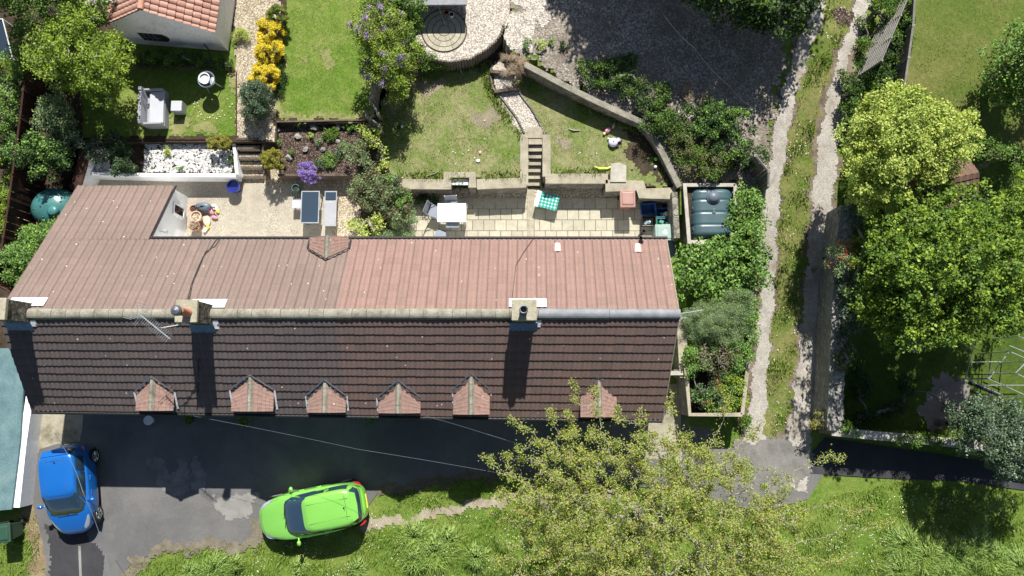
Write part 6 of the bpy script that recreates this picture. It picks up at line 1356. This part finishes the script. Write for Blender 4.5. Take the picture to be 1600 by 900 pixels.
pot(302, 326, .3, .15, .3, M['terra'], 'smallest terracotta pot by the white wing wall', fill=M['bark_bed']); pot(306, 338, .35, .21, .36, M['terra_pale'], 'largest pale-rimmed terracotta pot by the white wing wall', fill=M['gravel']); pot(304, 353, .33, .2, .34, M['terra'], 'lowest terracotta pot with dried stems by the wing door', plantm=L['dry'])
pot(461, 293, .5, .15, .45, M['oil_light'], 'pale turquoise watering pot beside the dark table', cat='pot')
pot(697, 16, 1.85, .09, .2, M['terra'], 'small terracotta pot in the shade of the grey roofed store', zb=1.5); pot(705, 19, 1.85, .1, .22, M['white_paint'], 'white bucket in the shade of the grey roofed store', cat='bucket', zb=1.5)
pot(231, 657, .3, .17, .28, M['table_white'], 'round white lidded tub beneath the leftmost dormer', cat='tub', fill=M['table_white'])
pot(382, 657, .3, .24, .36, M['slate'], 'large dark planter beneath the second dormer', plantm=L['mid']); pot(296, 655, .3, .2, .3, M['slate'], 'small dark planter between the first two dormers', plantm=L['mid'])
pot(577, 655, .3, .18, .3, M['slate'], 'dark planter between third and fourth dormers', plantm=L['fresh'])
pot(338, 315, .3, .001, .001, M['black'], 'x') if False else None

# garden ornament heap beside the pots: watering can, gloves, boots
t = thing('watering_can', 'slate grey plastic watering can lying by the pots', 'watering can', P(318, 323, .2)); t.location.z = .02
m = MB(); m.lathe([(.17,0),(.2,.05),(.2,.26),(.15,.32),(.06,.33)], (0,0,0), 18, sx=1.5, sy=.85); m.build('body', M['slate'], t, smooth=True)
m = MB(); m.tube([(.27,0,.10),(.42,-.04,.26),(.52,-.06,.34)], [.04,.025,.03], 8); m.build('spout', M['slate'], t)
m = MB(); m.tube([(-.26,0,.12),(-.34,.02,.30),(-.15,.02,.44),(.08,.0,.34)], .02, 6); m.build('handle', M['slate'], t)
pk = plain('pink_cloth', (.62,.25,.32), .8, .15); yl = plain('yellow_rubber', (.72,.66,.03), .5, .1); bg = plain('beige_cloth', (.58,.44,.33), .9, .15)
def lump(px, py, z, sx, sy, sz, rz, mat, name, label, cat, seed=0, zb=.02):
    rs = np.random.RandomState(seed); m = MB(); n_ = 12; V = []
    for j in range(7):
        for i in range(n_): th_, ph = math.pi*j/6, 2*math.pi*i/n_; k = 1+.18*noise.noise(Vector((math.cos(ph)*2, math.sin(ph)*2, j+seed))); V.append((sx*math.sin(th_)*math.cos(ph)*k, sy*math.sin(th_)*math.sin(ph)*k, sz*(1+math.cos(th_))*k))
    m.add(V, [(j*n_+(i+1) % n_, j*n_+i, (j+1)*n_+i, (j+1)*n_+(i+1) % n_) for j in range(6) for i in range(n_)]); o = m.build(name, mat, smooth=True); o.location = P(px, py, z); o.location.z = zb; o.rotation_euler.z = rz; return tag(o, label, cat)
lump(328, 328, .15, .22, .10, .07, -.9, pk, 'garden_glove', 'pink gardening glove among the clutter by the pots', 'glove', 1); lump(334, 339, .15, .14, .07, .06, -.3, pk, 'garden_glove', 'dusky pink glove nearest the open gravel', 'glove', 2)
lump(322, 344, .1, .16, .26, .04, .3, bg, 'seed_tray_cloth', 'crumpled beige cloth between pots and boots', 'cloth', 3); lump(333, 323, .1, .14, .14, .04, .6, bg, 'sack', 'small beige sack beside the watering can', 'sack', 4)
for (a, b, r_, lab) in ((339,328,-1.2,'yellow rubber boot pointing right by the gloves'),(323,357,.9,'yellow rubber boot lying near the eave')):
    t = thing('rubber_boot', lab, 'boot', P(a, b, .1), r_); t.location.z = .03; m = MB(); m.tube([(-.16,0,.06),(.0,0,.06)], [.06,.055], 10); m.build('shaft', M['table_white'], t); m = MB(); m.tube([(.0,0,.06),(.08,0,.05),(.13,0,.04)], [.056,.06,.03], 10); m.build('foot', yl, t)
# ------------------------------------------------ garden furniture
def table(px, py, z, w_, d_, h, top, label, frame=None, rz=0., zb=0., legs=True, rim=None, cat='table', name='garden_table'):
    t = thing(name, label, cat, P(px, py, z), rz); t.location.z = zb
    m = MB(); m.box((0,0,h-.015), (w_-(.06 if rim else 0), d_-(.06 if rim else 0), .03)); m.build('tabletop', top, t, bevel=.006)
    if rim:
        m = MB(); 
        for s_ in (-1, 1): m.box((0, s_*(d_/2-.015), h-.012), (w_, .035, .045)); m.box((s_*(w_/2-.015), 0, h-.012), (.035, d_-.07, .045))
        m.build('frame', rim, t)
    for sx in (-1, 1):
        for sy in (-1, 1): m = MB(); m.box((sx*(w_/2-.05), sy*(d_/2-.05), (h-.04)/2), (.04,.04,h-.04)); m.build('leg', frame or rim or top, t)
    return t
a, b = P(683.5, 332, .74), P(728, 332, .74); s1 = (b-a).length; d1 = (P(706,318,.74)-P(706,347,.74)).length
table(706, 332.5, .74, s1, d1, .74, M['table_white'], 'white garden table on the paved patio', M['metal_grey'], .0, .04)
def folding_chair(px, py, z, rz, label):
    t = thing('folding_chair', label, 'chair', P(px, py, z), rz, 'grey folding chairs round the white table'); t.location.z = .04
    m = MB(); m.box((0,0,.44), (.44,.42,.02)); m.build('seat', M['sling'], t, bevel=.006)
    for sx in (-1, 1):
        m = MB(); m.tube([(sx*.23,-.22,0),(sx*.23,.0,.40),(sx*.23,.24,.62),(sx*.23,.34,.92)], .014, 6); m.build('frame', M['metal_grey'], t)
        m = MB(); m.tube([(sx*.21,.24,0),(sx*.21,-.2,.45)], .014, 6); m.build('leg', M['metal_grey'], t)
    m = MB(); m.add([(-.22,.235,.60),(.22,.235,.60),(.22,.34,.91),(-.22,.34,.91),(-.22,.25,.59),(.22,.25,.59),(.22,.355,.90),(-.22,.355,.90)], [(0,1,2,3),(5,4,7,6),(3,2,6,7),(1,0,4,5)]); m.build('backrest', M['sling'], t)
    return t
folding_chair(706, 324, .45, .06, 'grey folding chair tucked at the garden-wall side of the white table'); folding_chair(679, 331, .45, math.radians(68), 'grey folding chair at the left end of the white table')
folding_chair(708, 346, .45, math.pi, 'folding chair pushed under the near side of the white table'); folding_chair(688, 369, .45, 2.75, 'grey folding chair half hidden by the rear roof eave')
wd = lambda x0, x1, y, z: (P(x1, y, z)-P(x0, y, z)).length; dp = lambda x, y0, y1, z: (P(x, y1, z)-P(x, y0, z)).length
n = NT('tinted_glass'); n.col((.035,.055,.08)); M['tint'] = n.set(Roughness=.15, Specular_IOR_Level=.5)
table(484.5, 323.5, .7, wd(470.5, 499, 323, .7), dp(484, 299, 349, .7), .7, M['tint'], 'dark glass-topped table with silver rim on the gravel patio', rim=M['metal_grey'])
t = thing('sun_lounger', 'pale slatted lounger with dark headrest right of the glass table', 'lounger', P(516.5, 326, .42)); t.location.z = 0.02; w_ = wd(508, 527, 326, .42); d_ = dp(516, 298.5, 353, .42)
m = MB(); k = 26
for j in range(k): m.box((0, -d_/2+.04+(d_-.34)*j/(k-1)*.98, .41), (w_-.06, (d_-.34)/k*.72, .02))
m.build('slatted_bed', M['cushion'], t)
m = MB(); m.box((0, d_/2-.20, .425), (w_-.06, .32, .04)); m.build('headrest', M['tint'], t, bevel=.01)
m = MB()
for s_ in (-1, 1): m.box((s_*(w_/2-.02), 0, .41), (.04, d_, .05)); m.box((0, s_*(d_/2-.02), .409), (w_-.08, .04, .05))
m.build('frame', M['metal_grey'], t)
for sx in (-1, 1):
    for sy in (-.8, .8): m = MB(); m.box((sx*(w_/2-.04), sy*d_/2, .20), (.04,.04,.38)); m.build('leg', M['metal_grey'], t)
table(463.5, 318, .42, .36, .36, .42, M['cushion'], 'little pale side table left of the glass table', M['metal_grey'], .03)
t = thing('drying_rack', 'low folded airer standing behind the dark glass table', 'clothes airer', P(466, 309, .3)); m = MB()
for j in range(4): m.tube([(-.18+j*.1,-.12,.02),(-.12+j*.09,.15,.40)], .01, 4)
m.tube([(-.2,-.12,.02),(.16,-.12,.02)], .01, 4); m.tube([(-.14,.15,.4),(.18,.15,.4)], .01, 4); m.build('airer_frame', M['black'], t)
# sofa, stool, fire bowl on the left lawn
t = thing('garden_sofa', 'grey rattan garden sofa on the left lawn', 'sofa', P(244, 170, GZ+.3)); t.location.z = GZ+.01; t.rotation_euler.z = math.radians(2)
h_ = .78; wS = wd(232, 262, 170, GZ+.4); dS = dp(246, 141, 197, GZ+.5)
m = MB(); m.box((0,0,.17), (wS, dS, .34)); m.build('base', M['rattan'], t, bevel=.01)
m = MB(); m.box((.09,0,.40), (wS-.20, dS-.16, .12)); m.build('seat_cushion', M['cushion'], t, bevel=.03)
m = MB(); m.add([(-wS/2,-dS/2,.0),(-wS/2+.10,-dS/2,0),(-wS/2+.02,-dS/2,h_),(-wS/2-.10,-dS/2,h_),(-wS/2,dS/2,.0),(-wS/2+.10,dS/2,0),(-wS/2+.02,dS/2,h_),(-wS/2-.10,dS/2,h_)], [(0,1,2,3),(5,4,7,6),(3,2,6,7),(2,1,5,6),(0,3,7,4)]); m.build('backrest', M['rattan'], t)
for s_ in (-1, 1): m = MB(); m.box((.0, s_*(dS/2-.04), .30), (wS-.04, .07, .58)); m.build('armrest', M['rattan'], t, bevel=.01)
t = thing('rattan_stool', 'small square grey cushioned stool beside the garden sofa', 'stool', P(276, 166, GZ+.4)); t.location.z = GZ+.01; m = MB(); m.box((0,0,.18), (.42,.42,.36)); m.build('base', M['rattan'], t, bevel=.01); m = MB(); m.box((0,0,.40), (.42,.42,.08)); m.build('cushion', M['cushion'], t, bevel=.025)
t = thing('garden_brazier', 'round metal brazier with a grill plate on the left lawn', 'brazier', P(322, 124, GZ+.8)); t.location.z = GZ
for k in range(3): m = MB(); an = k*2.09; m.tube([(.32*math.cos(an),.32*math.sin(an),0),(.18*math.cos(an),.18*math.sin(an),.55)], .018, 6); m.build('leg', M['metal_grey'], t)
m = MB(); m.lathe([(.05,.50),(.25,.56),(.32,.75),(.34,.80),(.30,.80),(.24,.62),(.05,.56)], (0,0,0), 24); m.build('bowl', M['slate'], t, smooth=True)
m = MB(); m.lathe([(.18,.80),(.21,.80),(.22,.84),(.20,.84),(.18,.82)], (-.07,.04,0), 20); m.lathe([(.19,.76),(.001,.765)], (-.07,.02,0), 16); m.build('pan', M['table_white'], t, smooth=True)
m = MB(); m.lathe([(.14,.79),(.001,.80)], (.24,-.06,0), 14, sx=.7, sy=1.2); m.build('grill_plate', M['metal_grey'], t)
# mat drying on a low stand
n = NT('turquoise_mat'); tc = n.n('ShaderNodeTexCoord').outputs['Object']; mp = n.n('ShaderNodeMapping'); mp.inputs['Scale'].default_value = (7.6,7.6,7.6); mp.inputs['Location'].default_value = (.5,.5,0); n.l(tc, mp.inputs[0])
fr = n.n('ShaderNodeVectorMath', operation='FRACTION'); n.l(mp.outputs[0], fr.inputs[0]); sb = n.n('ShaderNodeVectorMath', operation='SUBTRACT'); n.l(fr.outputs[0], sb.inputs[0]); sb.inputs[1].default_value = (.5,.5,0)
sx_ = n.n('ShaderNodeSeparateXYZ'); n.l(sb.outputs[0], sx_.inputs[0]); d_ = n.math('SQRT', n.math('ADD', n.math('MULTIPLY', sx_.outputs[0], sx_.outputs[0]), n.math('MULTIPLY', sx_.outputs[1], sx_.outputs[1])))
n.col(n.ramp(d_, [(.47,(.03,.27,.22)),(.51,(.55,.72,.66))])); M['mat'] = n.set(Roughness=.8)
t = thing('patterned_mat', 'turquoise spotted mat spread on a low frame by the steps', 'mat', P(855.5, 314, .45), math.radians(-14)); t.location.z = .03
m = MB(); m.box((.0,0,.43), (.86,.62,.03)); m.build('mat_cloth', M['mat'], t, bevel=.01); m = MB(); m.box((-.40,0,.436), (.16,.64,.03)); m.build('folded_edge', M['table_white'], t)
for sx in (-1, 1):
    for sy in (-1, 1): m = MB(); m.tube([(sx*.36,sy*.24,0),(sx*.33,sy*.22,.42)], .012, 5); m.build('leg', M['metal_grey'], t)
# toys on the right lawn
vi = plain('mauve_plastic', (.48,.40,.72), .5, .1); pkp = plain('pink_plastic', (.70,.36,.44), .5, .1); lg = plain('lime_plastic', (.25,.62,.04), .5, .1); orp = plain('peach_plastic', (.70,.45,.28), .6, .1)
t = thing('toy_pushchair', 'mauve toy pushchair lying on the right lawn', 'toy', P(960, 222, GZ+.1)); t.location.z = GZ+.02
m = MB(); m.lathe([(.02,.0),(.16,.02),(.19,.10),(.14,.18),(.03,.21)], (-.05,-.02,0), 14); m.build('seat', plain('pale_mauve', (.70,.66,.82), .6, .05), t, smooth=True)
m = MB(); m.box((.12,.06,.08), (.22,.16,.12), .5); m.build('hood', vi, t, bevel=.03)
m = MB(); m.tube([(-.1,.1,.1),(-.26,.16,.06)], .03, 6); m.build('handle', M['table_white'], t)
for q in ((.24,.04),(.12,-.14)): m = MB(); m.tube([(q[0],q[1],.0),(q[0]+.01,q[1],.06)], .06, 12); m.build('wheel', M['black'], t)
t = thing('toy_doll_set', 'pink toy doll clothes dropped on the right lawn', 'toy', P(950, 203, GZ+.1), -.8); t.location.z = GZ+.02
m = MB(); m.lathe([(.02,0),(.10,.03),(.08,.10),(.02,.13)], (0,0,0), 12, sx=1, sy=1.6); m.build('dress', pkp, t, smooth=True); m = MB(); m.box((.0,-.2,.05), (.10,.10,.07), .4); m.build('shoe', orp, t, bevel=.02)
lump(959, 196, GZ+.1, .06, .12, .04, -.4, orp, 'toy_animal', 'small peach coloured soft toy on the right lawn', 'toy', 7, GZ+.02)
lump(1025, 248, GZ+.1, .07, .08, .05, 0, lg, 'toy_ball', 'bright lime green ball in the shade by the yard wall', 'ball', 8, GZ+.02)
lump(1024, 261, GZ+.05, .06, .06, .05, 0, M['table_white'], 'toy_ball', 'tiny white ball near the shaded corner of the right lawn', 'ball', 9, GZ+.02)
lump(750, 238, GZ+.05, .05, .07, .03, 0, pkp, 'toy_block', 'small pink toy on the middle lawn', 'toy', 10, GZ+.01); lump(747, 251, GZ+.05, .08, .07, .03, 0, M['table_white'], 'scrap', 'crumpled white scrap on the middle lawn', 'scrap', 11, GZ+.01)
lump(624, 199, GZ+.05, .10, .08, .06, .4, M['black'], 'soft_toy', 'little black and white toy beside the lowest fence panel', 'toy', 12, GZ+.01); lump(628, 198, GZ+.05, .05, .05, .07, .4, M['table_white'], 'ball', 'white ball touching the black toy', 'ball', 13, GZ+.01)
m = MB(); m.tube([(-.42,.06,.03),(-.2,-.03,.05),(.1,-.02,.05),(.3,.06,.05),(.36,.14,.05)], [.015,.06,.05,.045,.02], 8); o = m.build('foam_snake', plain('lime_foam', (.62,.75,.12), .7, .1), smooth=True); o.location = P(945, 263, GZ); tag(o, 'lime yellow toy lying above the lawn wall', 'toy')
def stick(px, py, z, pts, r, mat, label):
    m = MB(); m.tube([Vector(p) for p in pts], r, 6); o = m.build('stick', mat); o.location = P(px, py, z); tag(o, label, 'stick')
stick(676, 273, GZ+.03, [(-.2,-.05,.0),(-.1,-.02,.03),(.05,.03,.03),(.22,.13,.0)], [.03,.02,.018,.012], M['coping_pale'], 'pale bent stick near the lawn wall of the middle lawn'); stick(898, 203, GZ+.03, [(-.25,.05,0),(-.05,-.03,.03),(.22,-.02,.0)], [.015,.03,.02], M['coping_pale'], 'pale curved stick on the right lawn')
stick(626, 279, GZ+.03, [(-.12,0,0),(.1,.03,.02)], [.04,.035], orp, 'short cream piece of wood at the left end of the lawn wall')

# ------------------------------------------------ summerhouse roof at the top edge
t = thing('open_fronted_store', 'grey flat roofed store with open front, cut by the top photo edge', 'store', P(684, -30, 1.5)); b = t.location.copy()
zt = 2.35; c4 = [P(618,8,zt), P(729,7,zt), P(729,-140,zt), P(618,-140,zt)]; c4 = [(p.x-b.x, p.y-b.y) for p in c4]
m = MB(); m.prism(c4, zt-b.z-.12, zt-b.z, bottom=True); m.build('roof', M['lead'], t); cx_, cy_ = sum(p[0] for p in c4)/4, sum(p[1] for p in c4)/4
m = MB(); m.prism([(cx_+(p[0]-cx_)*.94, cy_+(p[1]-cy_)*(.94 if p[1] > cy_ else .0)) for p in c4], 0, zt-b.z-.12, top=False); m.build('wall', M['wood_grey'], t)
for p in c4[:2]: m = MB(); m.box((cx_+(p[0]-cx_)*.92, cy_+(p[1]-cy_)*.94, (zt-b.z-.12)/2), (.09,.09,zt-b.z-.12)); m.build('post', M['wood_grey'], t)
# red tiled shed under the orchard trees
t = thing('tiled_shed', 'old shed with mossy red tiles glimpsed between the trees', 'shed', P(1452, 292, 2.6), math.radians(12)); t.location.z = 1.2
roof_patch('roof', (-1.2,0,2.3), (1.3,0,2.3), (1.3,-1.1,1.7), (-1.2,-1.1,1.7), tile=.24, waves=1, courses=7, mat=M['tile_old'], parent=t, amp=.02, step=.03, shf=.05)
roof_patch('roof', (1.3,0,2.3), (-1.2,0,2.3), (-1.2,1.1,1.7), (1.3,1.1,1.7), tile=.24, waves=1, courses=7, mat=M['tile_old'], parent=t, amp=.02, step=.03, shf=.05)
m = MB(); m.prism([(-1.1,-1.),(1.2,-1.),(1.2,1.),(-1.1,1.)], 0, 1.65, top=False); m.add([(-1.1,-1.,1.65),(-1.1,1.,1.65),(-1.1,0,2.2)], [(0,2,1)]); m.add([(1.2,-1.,1.65),(1.2,1.,1.65),(1.2,0,2.2)], [(0,1,2)]); m.build('wall', M['stone'], t)
# tubular frame of a trampoline / swing set at right
t = thing('climbing_frame', 'silver tubular climbing frame at the right edge above the holly', 'climbing frame', P(1570, 590, .3)); b = t.location.copy(); b.z = 0; t.location = b
TB = {'upper_bar': [[(1545,592,1.9),(1577,549,1.9)], [(1577,549,1.9),(1612,564,1.9)], [(1545,592,1.9),(1612,622,1.9)], [(1587,583,2.1),(1612,557,2.1)], [(1587,583,2.1),(1615,597,2.1)], [(1592,525,1.8),(1618,538,1.8)], [(1577,540,1.6),(1606,552,1.6)]],
      'lower_bar': [[(1509,592,.9),(1520,545,.9)], [(1509,592,.9),(1566,617,.9)], [(1520,545,.9),(1522,530,.9)], [(1515,566,.7),(1563,565,.7)], [(1514,592,.8),(1545,591,1.9)], [(1548,572,1.2),(1544,592,1.9)], [(1530,602,.5),(1600,602,.5)]]}
for nm, l_ in TB.items():
    for s_ in l_: m = MB(); m.tube([P(*q)-b for q in s_], .022 if nm == 'upper_bar' else .018, 6); m.build(nm, M['metal_grey'], t)
for q in ((1545,592,1.9),(1577,549,1.9),(1612,622,1.9),(1612,564,1.9),(1509,592,.9),(1520,545,.9),(1566,617,.9),(1587,583,2.1),(1592,525,1.8)):
    p = P(*q)-b; m = MB(); m.tube([(p.x, p.y, 0), p], .022, 6); m.build('leg', M['metal_grey'], t)
m = MB(); p0, p1 = P(1514,597,.8)-b, P(1560,617,.8)-b; m.box(((p0.x+p1.x)/2, (p0.y+p1.y)/2, .8), ((p1-p0).length, .16, .04), math.atan2(p1.y-p0.y, p1.x-p0.x)); m.build('bench_board', M['black'], t)
# small things on the right, white cap on fence corner, bird table etc
pot(1401, 14, 2.2, .22, .3, M['table_white'], 'white tub standing at the head of the trellis', cat='tub', zb=1.9, fill=M['table_white'])
t = thing('garden_chair', 'faded grey garden seat in deep shade under the orchard tree', 'garden seat', P(1424, 541, .4)); t.location.z = .6; m = MB(); m.box((0,0,.42), (.5,.45,.03)); m.build('seat', M['wood_grey'], t); m = MB(); m.box((0,.24,.68), (.5,.03,.45)); m.build('backrest', M['wood_grey'], t)
for sx in (-1,1):
    for sy in (-1,1): m = MB(); m.box((sx*.21,sy*.19,.2), (.04,.04,.4)); m.build('leg', M['wood_grey'], t)
t.location.z = float(hz(t.location.x, t.location.y))
# greenhouse corner, far left
t = thing('cold_frame', 'glass cold frame beyond the fence at the far left', 'cold frame', P(8, 80, .9)); b = t.location.copy(); t.location.z = 0; b.z = 0
c4 = [P(-40,30,1.5)-b, P(4,30,1.5)-b, P(20,92,1.1)-b, P(-40,92,1.1)-b]; m = MB(); m.add(c4, [(3,2,1,0)]); m.build('glass_pane', M['pale_glass'] if 'pale_glass' in M else M['tint'], t)
m = MB(); m.tube(c4+[c4[0]], .03, 5)
for p in c4: m.tube([(p.x,p.y,0),p], .03, 5)
m.build('frame', M['white_paint'], t)
lump(29, 123, 1.4, .3, .2, .05, .4, M['coping_pale'], 'slab_offcut', 'pale pointed slab on the fence line at far left', 'slab', 15, 1.2) if False else None
# ------------------------------------------------ overhead cables
def cable(pts, label, r=.0045, mat=M['slate']):
    q = []; 
    for i in range(len(pts)-1):
        a, b = P(*pts[i]), P(*pts[i+1])
        for j in range(8): f = j/8; q.append(a.lerp(b, f)-Vector((0,0,.15*math.sin(f*math.pi))))
    q.append(P(*pts[-1])); m = MB(); m.tube(q, r, 5); tag(m.build('overhead_cable', mat or M['metal_grey']), label, 'cable')
cable([(303,650,3.3),(560,702,4.2),(812,745,5.0),(1060,800,5.6)], 'long pale cable crossing the shaded road from the cottages')
cable([(665,650,3.4),(760,678,4.2),(835,703,4.9),(1000,750,5.6)], 'short pale cable from the eave into the hawthorn')
cable([(672,-30,5.5),(697,42,4.5),(722,116,3.2)], 'cable dropping over the circular paving')
cable([(1035,20,5.0),(1085,75,4.4),(1140,135,3.4),(1180,170,2.6)], 'thin cable sloping across the shaded yard')
cable([(85,676,5.5),(130,770,5.5),(172,900,5.5),(190,960,5.5)], 'fine cable passing over the blue car', .008)
print('objects', len(bpy.data.objects), 'polys', sum(len(m.polygons) for m in bpy.data.meshes))
